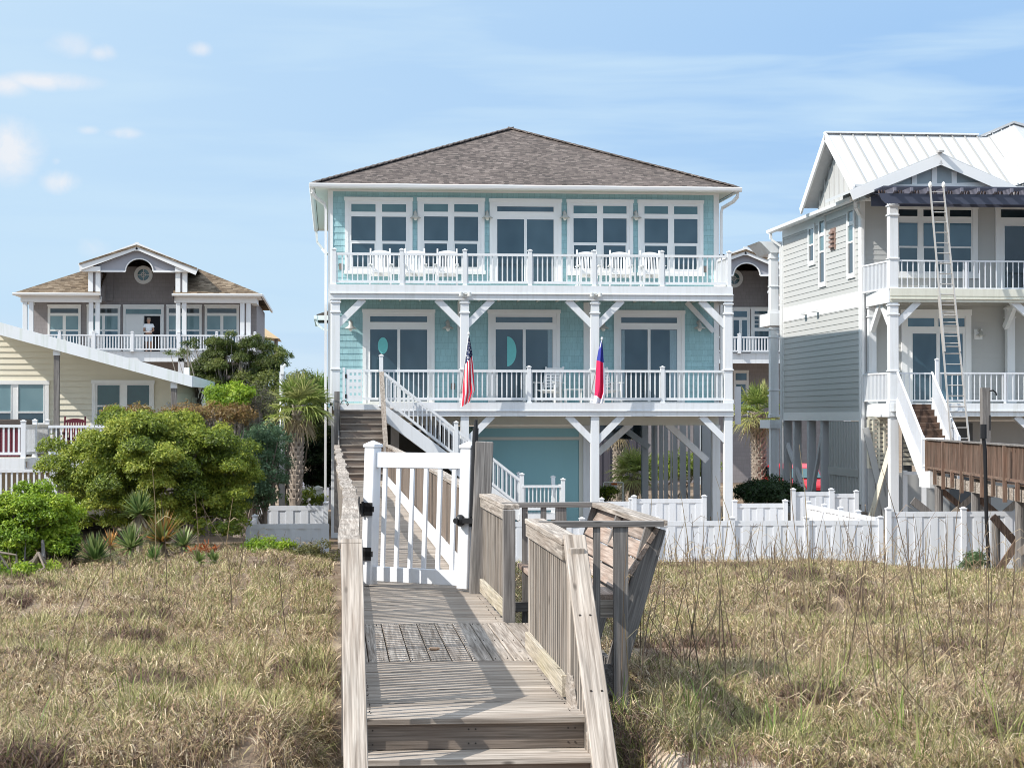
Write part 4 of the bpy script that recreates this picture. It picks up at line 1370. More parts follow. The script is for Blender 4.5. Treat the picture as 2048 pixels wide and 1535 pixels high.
for sd in (-1, 1):
    a, b, c, d = gable_pt(rx0, sd, 0), gable_pt(rx1, sd, 0), gable_pt(rx1, sd, 1), gable_pt(rx0, sd, 1)
    mb.prism([a, b, c, d], (0, 0, -slope_t))
gr = mb.build('gable_roof', M['metalroof'], neigh)
mb = MB(); x = rx0 + .42
while x < rx1:
    mb.bar(Vector(gable_pt(x, -1, 0)) + up * .02, Vector(gable_pt(x, -1, 1)) + up * .02, .03, .06); x += .405
mb.build('standing_seam', M['seam'], gr)
mb = MB()
mb.bar((rx0 - .05, RD, rzt + .03), (PX(1962, RD - .1), RD, rzt + .03), .30, .05)
mb.build('ridge_cap', M['trim'], gr)
# second, higher cross ridge at the right
pk = at(2020, 250, RD + .4); vl = at(1962, 277, RD - .1)
mb = MB()
wv = pk.x - vl.x
mb.face([(vl.x, RD, vl.z), (pk.x, RD + .0, pk.z), (pk.x, fy, zf + (pk.z - rzt) + .0), (vl.x, fy, zf)])
mb.face([(pk.x + 2.2, RD, vl.z - .1), (pk.x, RD, pk.z), (pk.x, fy, zf + (pk.z - rzt)), (pk.x + 2.2, fy, zf - .1)])
mb.face([(vl.x, RD, vl.z), (pk.x, RD, pk.z), (pk.x, RD + 4, pk.z), (vl.x - .2, RD + 4, vl.z)])
mb.build('valley_roof', M['metalroof'], neigh)
mb = MB()
mb.bar((vl.x - .1, RD - .02, vl.z + .03), (pk.x, RD - .02, pk.z + .03), .2, .07); mb.bar((pk.x, RD - .02, pk.z + .03), (pk.x + 1.2, RD - .02, pk.z - .28), .2, .07)
for k in range(4):
    x = vl.x + (pk.x - vl.x) * (k + .5) / 4; f = (k + .5) / 4
    mb.bar((x, RD, vl.z + (pk.z - vl.z) * f + .02), (x, fy, zf + (pk.z - vl.z) * f + .02), .022, .045)
mb.build('ridge_cap', M['metalroof'], gr)
# board and batten gable end and rake boards
gx = rx0 + .42
mb = MB()
g0, g1, g2 = gable_pt(gx, -1, 1), gable_pt(gx, -1, .07), gable_pt(gx, 1, 1)
mb.prism([(gx, g0[1] + .1, zf - .4), (gx, RD, rzt - .2), (gx, g2[1] - .1, zf - .4)], (.1, 0, 0))
for k in range(9):
    y = fy + .8 + k * .58; f = 1 - (abs(y - RD) / (RD - fy))
    if f > .05: mb.box(gx - .025, gx, y - .025, y + .025, zf - .4, zf + (rzt - .25 - zf) * f)
mb.build('gable_wall', M['graysiding'], neigh)
mb = MB()
for sd in (-1, 1):
    a, b = Vector(gable_pt(rx0 - .02, sd, -.02)), Vector(gable_pt(rx0 - .02, sd, 1.03))
    mb.bar(a - up * .1, b - up * .1, .06, .24)
    mb.prism([gable_pt(rx0, sd, .02), gable_pt(gx, sd, .02), gable_pt(gx, sd, 1), gable_pt(rx0, sd, 1)], (0, 0, -.10)) if False else None
mb.build('rake_board', M['trim'], neigh)
# porch gable
PG = ND + .35
ga = at(1880, 306, PG)
fl, fr_ = at(1700, 380, PG), at(2030, 372, PG)
mb = MB()
for q in (fl, fr_):
    mb.prism([ga + up * .02, q + up * .02, q - up * .07, ga - up * .07], (0, 3.0, 0))
pr = mb.build('porch_roof', M['metalroof'], neigh)
mb = MB()
for q in (fl, fr_): mb.bar(ga - up * .19, q - up * .16, .05, .30, (0, 0, 1))
mb.box(ga.x - .06, ga.x + .06, PG - .024, PG + .024, ga.z - .34, ga.z - .02); mb.build('rake_board', M['trim'], pr)
mb = MB(); bl, br_ = at(1752, 381, PG + .3), at(2005, 374, PG + .3)
mb.prism([at(1880, 322, PG + .3), bl, br_], (0, .05, 0)); mb.build('gable_panel', M['bluegray'], pr)
mb = MB(); yg = PG + .26
for u, v in ((1829, 343), (1869.5, 329), (1909.5, 343)):
    x = PX(u, yg); mb.box(x - .08, x + .08, yg, yg + .04, PZ(371, yg, u), PZ(v, yg, u))
mb.bar(at(1770, 375, yg), at(1985, 369, yg), .05, .16); mb.bar(at(1775, 372, yg - .004), at(1872, 323, yg - .004), .05, .12); mb.bar(at(1990, 368, yg - .004), at(1872, 323, yg - .004), .05, .12)
mb.build('truss', M['trim'], pr)
mb = MB(); mb.bar(at(1874, 303, PG - .1) , at(1884, 303, PG - .1), .3, .06); mb.build('finial_cap', M['alum'], pr)

# decks
NDX0 = PX(1779, ND)
for nm, zz, va, vb, col_ in (('upper_deck', nz_up, 577, 604, M['cream']), ('lower_deck', nz_low, 806, 832, M['white'])):
    mb = MB(); mb.box(NDX0 - .02, NXR, ND + .05, NW, zz - .1, zz); o = mb.build(nm, M['soffit'], neigh)
    vm = (va + vb) / 2 + 1
    mb = MB(); mb.box(NDX0, NXR, ND, ND + .05, PZ(vm, ND, 1900), PZ(va, ND, 1900)); mb.box(NDX0, NXR, ND + .02, ND + .07, PZ(vb, ND, 1900), PZ(vm, ND, 1900)); mb.box(NDX0, NXR, ND - .03, ND + .02, PZ(vm, ND) - .03, PZ(vm, ND) - .003)
    mb.build('fascia', paint('fascia_' + nm, (.70, .69, .60) if nm == 'upper_deck' else (.78, .8, .82), .5, .06, dirt=(.5, .48, .4)), o)  # warm sunlight above and bluish shade below are put into the fascia colours
    mb = MB(); mb.box(NDX0 - .05, NDX0 - .003, ND + .02, NW, PZ(vb, ND, 1900) - .02, PZ(va, ND, 1900)); mb.build('side_fascia', M['white'], o)
for u, w in ((1787.5, .27), (2400, .27)):
    x = PX(u, ND)
    column(neigh, x, ND + .05, nz_up, PZ(405, ND, u), w); column(neigh, x, ND + .05, nz_low, PZ(604, ND, u), w); column(neigh, x, ND + .055, -.3, PZ(832, ND, u), w - .01, caps=False)
column(neigh, PX(2017, NW), NW - .35, nz_low, nz_up - .3, .25)
column(neigh, NX0 + .3, NW - .28, nz_low, nz_up - .3, .24); 
x = PX(1787.5, ND)
brace(neigh, (x + .1, ND + .18, PZ(647, ND, 1800)), (x + .78, ND + .18, PZ(602, ND, 1840)))
brace(neigh, (x, ND + .3, PZ(655, ND, 1800)), (x, ND + 1.2, PZ(606, ND, 1800)))
brace(neigh, (NX0 + .3, NW - .25, PZ(660, NW, 1740)), (NX0 + .3, NW - 1.2, PZ(608, NW, 1740)))
brace(neigh, at(2060, 634, ND + .18), at(2022, 601, ND + .18))
brace(neigh, at(2080, 880, ND + .18), at(2030, 832, ND + .18)); brace(neigh, at(2012, 655, NW - .25), at(2032, 604, NW - .9))
ynr = ND + .08
xr_ = PX(1797, ynr)
for zz in (nz_up, nz_low):
    xa = xr_ if zz == nz_up else PX(1875, ynr)
    segs = [xa]
    while segs[-1] < NXR - .5: segs.append(segs[-1] + 2.05)
    for a, b in zip(segs[:-1], segs[1:]):
        railing(neigh, (a, ynr, zz), (b, ynr, zz), .93, .165, M['vinyl'], .025, (.06, .045), (.04, .04), .07)
        rail_post(neigh, (b, ynr, zz), .93, .07, M['vinyl'], 'railing_post', cap=False)
    railing(neigh, (NDX0 + .03, ND + .35, zz), (NDX0 - .15, NW - .1, zz), .93, .11, M['vinyl'], .03, (.06, .045), (.04, .04), .07)
railing(neigh, (xr_, ynr + .3, nz_low), (PX(1870, ynr), ynr + .3, nz_low), .93, .165, M['vinyl'], .025, (.06, .045), (.04, .04), .07)
rail_post(neigh, (PX(1872, ynr), ynr, nz_low), 1.3, .09, M['vinyl'], 'railing_post')
# windows
P_ = []
for a, b in ((1798, 1836), (1847.5, 1889.5), (1901, 1944)):
    P_ += [(a, 419.5, b, 433), (a, 446, b, 492.5), (a + 1, 496, b - 1, 543)]
window(neigh, NW, (1788, 407, 1957, 556), P_, gl=M['blueglass'], casing=.16, pane_gl={0: M['glass3'], 3: M['glass3'], 6: M['glass3'], 2: M['glass'], 5: M['glass'], 8: M['glass']})
window(neigh, NW, (1993, 407, 2140, 577), [(2004, 419, 2130, 435), (2011, 452, 2058, 575), (2066, 452, 2125, 575)], 'sliding_door', gl=M['glass3'], casing=.14, sill=False)
window(neigh, NW, (1803, 619, 1943, 806), [(1816, 636, 1869, 653), (1877, 636, 1930, 653), (1825, 667, 1873, 804), (1880, 667, 1926, 804)], 'sliding_door', gl=M['blueglass'], casing=.18, sill=False, pane_gl={2: M['glass']})
mb = MB(); p = at(1957, 668, NW); mb.box(p.x - .13, p.x + .13, NW - .05, NW, p.z - .16, p.z + .16); mb.build('lamp_plate', M['trim'], neigh)
wall_lamp(neigh, p.x + .02, NW - .05, p.z, .9)
# pergola
perg = thing('pergola', 'dark navy slatted pergola fixed above the upper deck of the gray house', 'pergola', (PX(1760, ND), ND, PZ(400, ND)))
yp = ND - .55
zt_, zb_ = PZ(388, yp, 1900), PZ(408, yp, 1900)
xa, xb = PX(1766, yp), NXR - .5
mb = MB(); mb.prism([(xa - .28, yp, zt_), (xa - .1, yp, zt_ - .02), (xa + .0, yp, zb_ + .1), (xa + .1, yp, zb_), (xb, yp, zb_), (xb, yp, zt_)], (0, .06, 0)); mb.build('front_beam', M['navy'], perg)
mb = MB(); mb.box(xa, xb, yp + 1.2, yp + 1.26, zb_ + .05, zt_ + .05); mb.build('rear_beam', M['navy'], perg)
mb = MB(); x = xa + .3
while x < xb:
    mb.prism([(x, yp - .2, zt_ + .17), (x, yp - .2, zt_ + .06), (x, yp - .05, zt_), (x, yp + 2.2, zt_), (x, yp + 2.2, zt_ + .17)], (.07, 0, 0)); x += .505
mb.build('rafter', M['rafter'], perg)
mb = MB(); y = yp - .1
while y < yp + 2.0: mb.box(xa, xb, y, y + .03, zt_ + .172, zt_ + .215); y += .12
mb.build('slat', M['navy'], perg)
mb = MB(); x = xa + .05
while x < xb: mb.box(x, x + .03, yp + .55, yp + .6, zt_ + .02, zt_ + .165); x += .085
mb.build('infill_slat', flat('warm_slat', (.16, .12, .11)), perg)
# stairs down to the neighbour's walkway
S0 = at(1795, 806, ND - .1); S1 = at(1846, 938, 55.4)
wst = 1.05
nst = thing('gray_house_stair', 'white stair with brown treads descending from the lower deck of the gray house', 'stairs', tuple(S1))
mb = MB(); rb = MB(); n = 10
for k in range(n):
    f0 = k / n; q0, q1 = S0.lerp(S1, f0), S0.lerp(S1, (k + 1) / n)
    mb.box(q1.x, q1.x + wst, q1.y, q0.y + .02, q1.z - .03, q1.z)
    rb.box(q0.x + .02, q0.x + wst - .02, q0.y - .0, q0.y + .025, q1.z, q0.z - .03)
mb.build('tread', M['bwoodx'], nst); rb.build('riser', wood('dark_riser', 'x', (.16, .10, .075), (.06, .04, .03)), nst)
mb = MB()
for o in (0, wst):
    a, b = S0 + Vector((o, 0, 0)), S1 + Vector((o, 0, 0))
    mb.prism([a + up * .12, b + up * .12, b - up * .45, a - up * .35], (-.05 if o == 0 else .05, 0, 0))
mb.build('stringer', M['white'], nst)
for o in (0, wst):
    a, b = S0 + Vector((o, 0, 0)), S1 + Vector((o, 0, 0))
    railing(nst, a, b, .95, .10, M['vinyl'], .025, (.05, .05), (.04, .04), .14)
    rail_post(nst, tuple(b - up * .3), 1.25, .08, M['vinyl'], 'post', cap=False)
S2 = S1 + Vector((.32, -1.0, -.0))
railing(nst, S1, S2, .9, .085, M['vinyl'], .025, (.05, .05), (.04, .04), .08)
mb = MB(); mb.box(S1.x - .08, S1.x + .35, S1.y - .9, S1.y + .1, S1.z - .5, S1.z - .04); mb.build('landing_box', M['white'], nst)
# lower storey: louvres, board panels, piles, braces
mb = MB()
xa, xb = PX(1734, NW - 1), PX(1776, ND + .4)
lv0, lv1 = at(1734, 936, NW - 1.1), at(1778, 838, NW - 1.1)
mb.box(lv0.x, lv0.x + .06, NW - 1.15, NW - 1.1, lv0.z, lv1.z)
for k in range(5): mb.box(lv0.x + (lv1.x - lv0.x) * k / 4 - .03, lv0.x + (lv1.x - lv0.x) * k / 4 + .03, NW - 1.17, NW - 1.1, lv0.z, lv1.z)
z = lv0.z
while z < lv1.z: mb.box(lv0.x, lv1.x, NW - 1.14, NW - 1.11, z, z + .095); z += .135
mb.build('louvre_panel', M['cream'], neigh)
mb = MB(); mb.box(lv0.x, lv1.x + .1, NW - 1.13, NW - 1.1, -.2, lv0.z + .02)
for k in range(5): mb.box(lv0.x + k * .18, lv0.x + k * .18 + .04, NW - 1.16, NW - 1.13, -.2, lv0.z)
mb.build('board_panel', M['graysiding'], neigh)
mb = MB(); q = at(1812, 1000, ND + .6); mb.box(q.x - .2, q.x + 1.0, NW - .3, NW - .25, -.2, PZ(945, NW - .3, 1800)); mb.build('board_panel', M['graysiding'], neigh)
mb = MB()
for u in (1808, 1846): x = PX(u, ND + .3); mb.box(x - .07, x + .07, ND + .3, ND + .4, -.2, PZ(940, ND + .3, u))
mb.box(PX(1804, ND + .3), PX(1850, ND + .3), ND + .28, ND + .3, PZ(945, ND + .3, 1820) - .06, PZ(945, ND + .3, 1820) + .04)
mb.build('door_frame', M['trim'], neigh)
mb = MB()
z = PZ(930, NW - .3, 1812)
while z < PZ(868, NW - .3, 1812): mb.box(PX(1806, NW - .3), PX(1830, NW - .3), NW - .34, NW - .31, z, z + .1); z += .14
mb.build('louvre_panel', M['cream'], neigh)
brace(neigh, at(1737, 1045, NW - 1.5), at(1782, 882, ND + .2), .05, .17, M['cream']); brace(neigh, at(1775, 1045, NW - 1.2), at(1730, 855, NW - 1.2), .05, .2, M['graysiding'])
mb = MB()
mb.box(PX(1852, NW + .4), NXR, NW + .4, NW + .5, -.2, zsb - .02); lw = mb.build('lower_wall', M['graysiding'], neigh)
mb = MB(); mb.box(PX(1900, NW + .4), PX(1946, NW + .4), NW + .36, NW + .398, -.2, PZ(846, NW)); mb.build('door', flat('gray_door', (.13, .14, .15), .5), lw)
mb = MB()   # long wall of boards beneath the side wall
d0, d1 = 60.7, 64.3
zt_ = zsb - .03
mb.box(NX0 - .0, NX0 + .05, d0, d1, -.2, zt_)
y = d0
while y < d1: mb.box(NX0 - .03, NX0, y, y + .05, -.2, zt_); y += .31
mb.box(NX0 - .035, NX0, d0, d1, 1.55, 1.8)
mb.build('board_skirt', M['graysiding'], neigh)
for y in (65.2, 67.0, 69.0, 70.4):
    column(neigh, NX0 + .15, y, -.3, zsb, .26, 'pile', M['shadegray'], False)
for y in (66, 69, 70.4): column(neigh, NX0 + 3.2, y, -.3, zsb, .26, 'pile', M['shadegray'], False)
brace(neigh, (NX0 + .1, 70.3, zsb - .9), (NX0 + .1, 67.2, .4), .1, .18, M['shadegray']); brace(neigh, (NX0 + .1, 65.4, zsb - .3), (NX0 + .1, 67.0, .6), .1, .18, M['shadegray'])
# rear porch column stack
mb = MB(); xx = NX0 - .25
column(neigh, xx, NB + .3, 0, zsb - .1, .3, 'column', M['white'], False); column(neigh, xx, NB + .3, zsb + .1, nz_up - .5, .3); column(neigh, xx, NB + .3, nz_up, PZ(495, NB, 1540), .3)
for za, zb in ((zsb - .3, zsb), (nz_up - .45, nz_up)):
    m_ = MB(); m_.box(xx - .2, NX0, NB + .2, NB + 1.8, za, zb); m_.build('rear_deck', M['white'], neigh)
zt2 = PZ(482, NB, 1530)
mb.prism([(xx - .6, NB + .2, zt2), (xx - .5, NB + .2, zt2 - .05), (xx - .15, NB + .2, zt2 - .4), (NX0, NB + .2, zt2 - .4), (NX0, NB + .2, zt2)], (0, 2, 0))
mb.build('rear_cornice', M['white'], neigh)
for zz in (zsb, nz_up): railing(neigh, (xx - .05, NB + .5, zz), (xx + .3, NB + 2.5, zz), .93, .13, M['vinyl'], .025)
neigh.rotation_euler.z = R(.9)

# ladder leaning on the pergola
lt0, lt1 = at(1861, 374, ND - .75), at(1886, 373, ND - .75)
lb0, lb1 = at(1903, 930, 55.6), at(1950, 930, 55.6)
lad = thing('ladder', 'long aluminium extension ladder leaning against the navy pergola', 'ladder', tuple((lb0 + lb1) / 2))
mb = MB()
w_top = .42
for t0, t1, f0, f1, dx in ((lt0, lb0, -.0, .62, 0), (lt0, lb0, .42, 1.0, -.05)):
    pass
c0, c1 = (lt0 + lt1) / 2, (lb0 + lb1) / 2
for f0, f1, hw, oy in ((0, .60, .20, 0), (.40, 1.0, .235, .07)):
    for sg in (-1, 1):
        a, b = c0.lerp(c1, f0) + Vector((sg * hw, oy, 0)), c0.lerp(c1, f1) + Vector((sg * (hw + .03), oy, 0))
        m_ = MB(); m_.bar(a, b, .035, .085, (0, 1, 0)); m_.build('rail', M['alum'], lad)
    n = int((c1 - c0).length * (f1 - f0) / .305)
    for k in range(n):
        c = c0.lerp(c1, f0 + (f1 - f0) * (k + .5) / n) + Vector((0, oy, 0))
        m_ = MB(); m_.cyl(c - Vector((hw, 0, 0)), c + Vector((hw, 0, 0)), .017, .017, 8); m_.build('rung', M['alum'], lad)
m_ = MB()
for sg in (-1, 1): m_.ball(tuple(c0 + Vector((sg * .2, -.02, .05))), .06, .06, .1)
m_.build('padded_end', M['bulb'], lad)
mb = MB(); p = at(1846, 570, ND + .5); mb.box(p.x - .12, p.x + .12, p.y - .1, p.y + .1, nz_up, nz_up + .2); mb.box(p.x + .2, p.x + .3, p.y - .05, p.y + .05, nz_up, nz_up + .12)
tag(mb.build('paint_tub', M['bulb'], None), 'white tub standing on the upper deck of the gray house beside the ladder', 'tub')

# ------------------------------------------------------------------ brown dune walkway of the gray house
nw = thing('dune_walkway', 'brown timber dune walkway on braced posts in front of the gray house', 'walkway', (16.4, 55.2, 0))
K0 = at(1857, 935, 55.0); K1 = at(2048, 965, 42.5); K2 = K0.lerp(K1, 1.4)
Lk = (K2 - K0).length; tk = (K2 - K0).normalized(); nk = Vector((-tk.y, tk.x, 0))
if nk.x < 0: nk = -nk
zk = K0.z
for q in (K0, K1, K2): q.z = zk
mb = MB(); n = int(Lk / .14)
for k in range(n + 1):
    c = K0 + tk * (k * .14)
    mb.bar(c + up * .03, c + up * .78, .05, .038, (tk.x, tk.y, 0))
mb.build('pickets', M['bwoodz'], nw)
mb = MB(); mb.bar(K0 + up * .80 + nk * .02, K2 + up * .80 + nk * .02, .17, .04); mb.build('cap_rail', M['gwoody'], nw)
mb = MB(); mb.bar(K0 + up * .01 + nk * -.03, K2 + up * .01 - nk * .03, .05, .06); mb.bar(K0 + up * .72 + nk * .04, K2 + up * .72 + nk * .04, .04, .09); mb.build('rail', M['bwoody'], nw)
mb = MB(); mb.bar(K0 - up * .32 + nk * .06, K2 - up * .32 + nk * .06, .05, .27); mb.build('side_beam', M['woody'], nw)
mb = MB()
k = .2
while k < Lk:
    c = K0 + tk * k + nk * .7; mb.bar(c - nk * .7 - up * .06, c + nk * .7 - up * .06, .135, .04); k += .142
mb.build('planks', M['bwoodx'], nw)
k = .05; i = 0
while k < Lk:
    c = K0 + tk * k
    m_ = MB(); m_.bar(c - up * (.42 if i % 2 else .5) - nk * .06, c + up * (.78 if i % 2 == 0 else .0) - nk * .06, .09, .09, (tk.x, tk.y, 0)); m_.build('post', M['bwoodz'], nw)
    k += 1.35; i += 1
for s_ in (.8, 6.2, 11.5):
    for o in (.15, 1.3):
        c = K0 + tk * s_ + nk * o
        m_ = MB(); m_.cyl((c.x, c.y, -.3), (c.x, c.y, zk - .1), .12, .11, 12); m_.build('pile', M['gwoodz'], nw, smooth=False)
    c = K0 + tk * s_
    m_ = MB(); m_.bar(c + nk * .05 - up * .45, c + nk * 1.45 - up * .45, .08, .24); m_.build('cross_beam', M['bwoodx'], nw)
    m_ = MB(); m_.bar(c + nk * .1 - up * .5, c + nk * 1.4 - up * 1.6, .05, .16); m_.build('cross_brace', M['bwoodz'], nw)
    m_ = MB(); m_.bar(c + nk * 1.4 - up * .5 + tk * .1, c + nk * .1 - up * 1.6 + tk * .1, .05, .16); m_.build('cross_brace', M['woodz'], nw)
mb = MB(); mb.bar(at(1985, 1032, 45), at(2062, 1120, 45), .06, .17); mb.build('cross_brace', wood('dark_brace', 'z', (.14, .10, .08), (.05, .035, .03)), nw)
mb = MB(); mb.bar(at(1997, 1140, 44.8), at(2062, 1045, 44.8), .06, .17); mb.build('cross_brace', M['bwoodz'], nw)
mb = MB(); p = at(1992, 1100, 45.2); mb.cyl((p.x, 45.2, -.4), (p.x, 45.2, PZ(1030, 45.2, 1992)), .10, .10, 12); mb.build('pile', M['gwoodz'], nw)
mb = MB(); p = at(2043, 1100, 44.5); mb.box(p.x - .06, p.x + .06, 44.5, 44.62, -.2, PZ(985, 44.5, 2043)); mb.build('pile', M['white'], nw)
for a, b, m__ in (((1825, 1000), (1885, 1048), 'gwoodz'), ((1935, 1045), (1968, 1018), 'gwoodz')):
    mb = MB(); mb.bar(at(*a, 54), at(*b, 54), .06, .22); mb.build('cross_brace', M[m__], nw)
# shower post and black pole
sp_ = thing('shower_post', 'square gray post with a curved shower arm standing by the gray house', 'post', at(1973, 1000, 52))
p = at(1973, 850, 52); mb = MB(); mb.box(p.x - .11, p.x + .11, 52, 52.2, -.2, PZ(775, 52, 1973)); mb.build('post', M['gwoodz'], sp_)
mb = MB(); mb.tube([at(1979, 782, 51.95), at(1986, 780, 51.9), at(1992, 785, 51.9), at(1993, 791, 51.9)], .02, 6); mb.tube([at(1980, 830, 51.95), at(1980, 860, 51.95)], .02, 6); mb.build('shower_arm', M['black'], sp_)
bp = thing('black_pole', 'slim black pole with thicker tip leaning by the taller white fence', 'pole', at(1978, 1130, 43.5))
mb = MB(); mb.tube([at(1978, 1140, 43.5), at(1973, 1040, 43.5), at(1970, 900, 43.5), at(1967, 876, 43.5)], .045, 8); mb.build('shaft', M['black'], bp)
mb = MB(); mb.tube([at(1967, 877, 43.5), at(1967, 848, 43.5)], .075, 8); mb.build('tip', M['black'], bp)
# ------------------------------------------------------------------ far gable-fronted houses
def gable_house(label, u_ap, d, variant, du=0):
    """ui(px) are photo columns of the left-hand house; u_ap moves the copy along the street"""
    off = u_ap
    U = lambda u: u + off
    r = thing('gable_house', label, 'house', (PX(U(275), d), d, 0), 'taupe gable-fronted houses behind')
    wd = d + 2.6
    Xc = PX(U(275), d)
    def X(u, dd=d): return Xc + ((u - 670) * (dd - d + 102) + 395 * 102) / F
    def UW(u, dd): return 1024 + F * math.tan(math.atan(X(u, dd) / dd) - R(5.08))
    Z = lambda v, dd=d: PZ(v, dd, 500)
    fl = Z(704)
    xl, xr = X(48), X(508)
    zs = Z(600)
    mb = MB(); mb.box(xl + .1, xr - .1, wd, wd + 12, -.2, zs + .1); mb.box(X(214), X(349), wd - .004, wd + 2, zs, Z(535, wd)); mb.build('wall', M['taupe'], r)
    # hip roof in two wings with the raised centre between
    ze = Z(589)
    mb = MB()
    el, er, ef, eb = X(37), X(518), d - .5, wd + 12.5
    zp = Z(500, d + 6); xm = (el + er) / 2
    A, B_, C_, D_, P = (el, ef, ze), (er, ef, ze), (er, eb, ze), (el, eb, ze), (xm, d + 6, zp)
    il, ir = X(203), X(345)
    f = (il - el) / (xm - el); f2 = (er - ir) / (er - xm)
    pl = (il, ef + (P[1] - ef) * f, ze + (zp - ze) * f); pr = (ir, ef + (P[1] - ef) * f2, ze + (zp - ze) * f2)
    mb.face([A, (il, ef, ze), pl]); mb.face([(ir, ef, ze), B_, pr]); mb.face([A, pl, P, D_]); mb.face([B_, C_, P, pr]); mb.face([C_, D_, P])
    mb.build('roof', M['roof2'], r)
    mb = MB(); mb.face([(il, ef, ze), (il, ef, ze - .3), (il, wd + 1, ze - .3), (il, wd + 1, pl[2]), pl]); mb.box(X(198), X(216), wd - .2, wd, ze - .2, Z(535, wd)); mb.build('inner_wall', M['taupe'], r)
    mb = MB(); mb.face([(ir, ef, ze), pr, (ir, wd + 1, pr[2]), (ir, wd + 1, ze - .3), (ir, ef, ze - .3)]); mb.box(X(347), X(354), wd - .2, wd, ze - .2, Z(535, wd)); mb.build('inner_wall', M['taupe'], r)
    for a, b in ((el - .05, il + .05), (ir - .05, er + .05)):
        mb = MB(); mb.prism([(a, y, z) for y, z in gutter_prof(ef, ze)], (b - a, 0, 0)); mb.box(a + .1, b - .1, ef - .01, wd, ze - .14, ze - .10)
        if b > xm: mb.box(er, er + .1, ef, eb, ze - .129, ze - .002)
        mb.build('gutter', M['trim'], r)
    mb = MB()
    for a, b in ((xl, X(204)), (X(347), xr)): mb.box(a, b, d - .15, d + .15, Z(606), ze - .15)
    mb.box(xr - .3, xr, d + .15, wd, Z(606), ze - .15); mb.box(xl, xl + .3, d + .15, wd, Z(606), ze - .15)
    mb.build('entablature', M['trim'], r)
    for us in ((56, 68), (184, 197), (354, 366), (480, 492)):
        for u in us: column(r, X(u), d - .1, fl, Z(606), .22, caps=False)
    for us in ((56,), (190,), (360,), (486,)): column(r, X(us[0]), d - .1, 0, fl - .3, .3, 'pile', M['shadegray'], False)
    # pediment with arched cut
    zpb = Z(545)
    yq = d - .35
    pts = [(X(170), yq, zpb), (X(251), yq, zpb)]
    cxp, rr = 279, 27
    pts += [(X(cxp - rr * math.cos(a)), yq, zpb + .0 + (Z(520) - zpb) * math.sin(a)) for a in [math.pi * k / 14 for k in range(15)]]
    pts += [(X(307), yq, zpb), (X(387), yq, zpb), (X(277), yq, Z(500))]
    mb = MB(); mb.prism(pts, (0, .12, 0)); ped = mb.build('pediment', M['pediment'], r)
    mb = MB()
    a0 = Vector((X(275), d - .6, Z(496))); l0, r0_ = Vector((X(164), d - .6, Z(538))), Vector((X(392), d - .6, Z(546)))
    mb.bar(a0, l0, .08, .34); mb.bar(a0, r0_, .08, .34); mb.box(a0.x - .1, a0.x + .1, d - .639, d - .561, a0.z - .23, a0.z + .2)
    for k in range(14):
        a, b = math.pi * k / 14, math.pi * (k + 1) / 14
        q = lambda t_: Vector((X(cxp - rr * math.cos(t_)), yq - .03, zpb + (Z(520) - zpb) * math.sin(t_)))
        mb.bar(q(a), q(b), .06, .07, (0, 1, 0))
    mb.box(X(170), X(252), yq - .06, yq - .0, zpb - .05, zpb + .05); mb.box(X(306), X(387), yq - .06, yq - .0, zpb - .05, zpb + .05)
    mb.box(X(164), X(204), d - .55, d - .36, zpb - .02, zpb + .22); mb.box(X(349), X(391), d - .55, d - .36, zpb - .02, zpb + .22)
    mb.build('trim', M['trim'], ped)
    mb = MB()
    ap = Z(493)
    for s_ in (l0, r0_):
        mb.prism([(a0.x, d - .7, ap), (s_.x, d - .7, s_.z + .2), (s_.x, d - .7, s_.z + .12), (a0.x, d - .7, ap - .1)], (0, 6.5, 0))
    mb.build('gable_roof', M['roof2'], r)
    for us in ((184, 198.5), (354, 367.5)):
        for u in us: mb = MB(); mb.box(X(u) - .12, X(u) + .12, d - .3, d - .1, ze + .02, zpb); mb.build('column', M['trim'], r)
        mb = MB(); mb.box(X(us[0]), X(us[1]), d - .2, wd, ze + .02, zpb); mb.build('cheek_wall', M['taupe'], r)
    # round window
    mb = MB(); c = (X(286, wd), wd - .03, PZ(551, wd, 500))
    mb.lathe(c, [(.30, -.0), (.30, -.1), (.47, -.1), (.48, 0)], 28, 'y')
    for a in (0, math.pi / 2): mb.bar(Vector(c) + Vector((.3 * math.cos(a), -.05, .3 * math.sin(a))), Vector(c) - Vector((.3 * math.cos(a), .05, .3 * math.sin(a))), .03, .03, (0, 1, 0))
    mb.lathe(c, [(.10, -.04), (.10, -.08), (.13, -.08), (.13, -.04)], 16, 'y')
    o = mb.build('round_window', M['trim'], r)
    mb = MB(); mb.lathe(c, [(.001, -.02), (.31, -.02)], 24, 'y'); mb.build('pane', M['transom'], o)
    # windows and doors of the deck floor
    if variant == 'left':
        for a, b in ((95, 161), (173, 240), (332.5, 403), (409, 477.6)):
            m1 = (a + b) / 2
            window(r, wd, (U(a), 609, U(b), 703), [(U(a + 5), 617, U(b - 5), 626), (U(a + 5), 631.5, U(m1 - 3), 659), (U(m1 + 3), 631.5, U(b - 5), 659), (U(a + 5), 662, U(m1 - 3), 695), (U(m1 + 3), 662, U(b - 5), 695)],
                   gl=M['glass2'], casing=.09, pane_gl={0: M['glass3'], 3: M['blueglass'], 4: M['blueglass']})
        w = window(r, wd, (U(246), 609, U(327), 704), [(U(251), 618, U(322), 628), (U(288), 631.5, U(320), 703)], 'door_frame', gl=M['transom'], casing=.12, sill=False, pane_gl={1: M['dark']})
        mb = MB(); mb.box(X(253, wd), X(286, wd), wd - .09, wd - .055, fl, PZ(631.5, wd, 500)); mb.box(X(258, wd), X(281, wd), wd - .10, wd - .09, fl + .2, PZ(636, wd, 500)); mb.build('door', M['trim'], w)
    else:
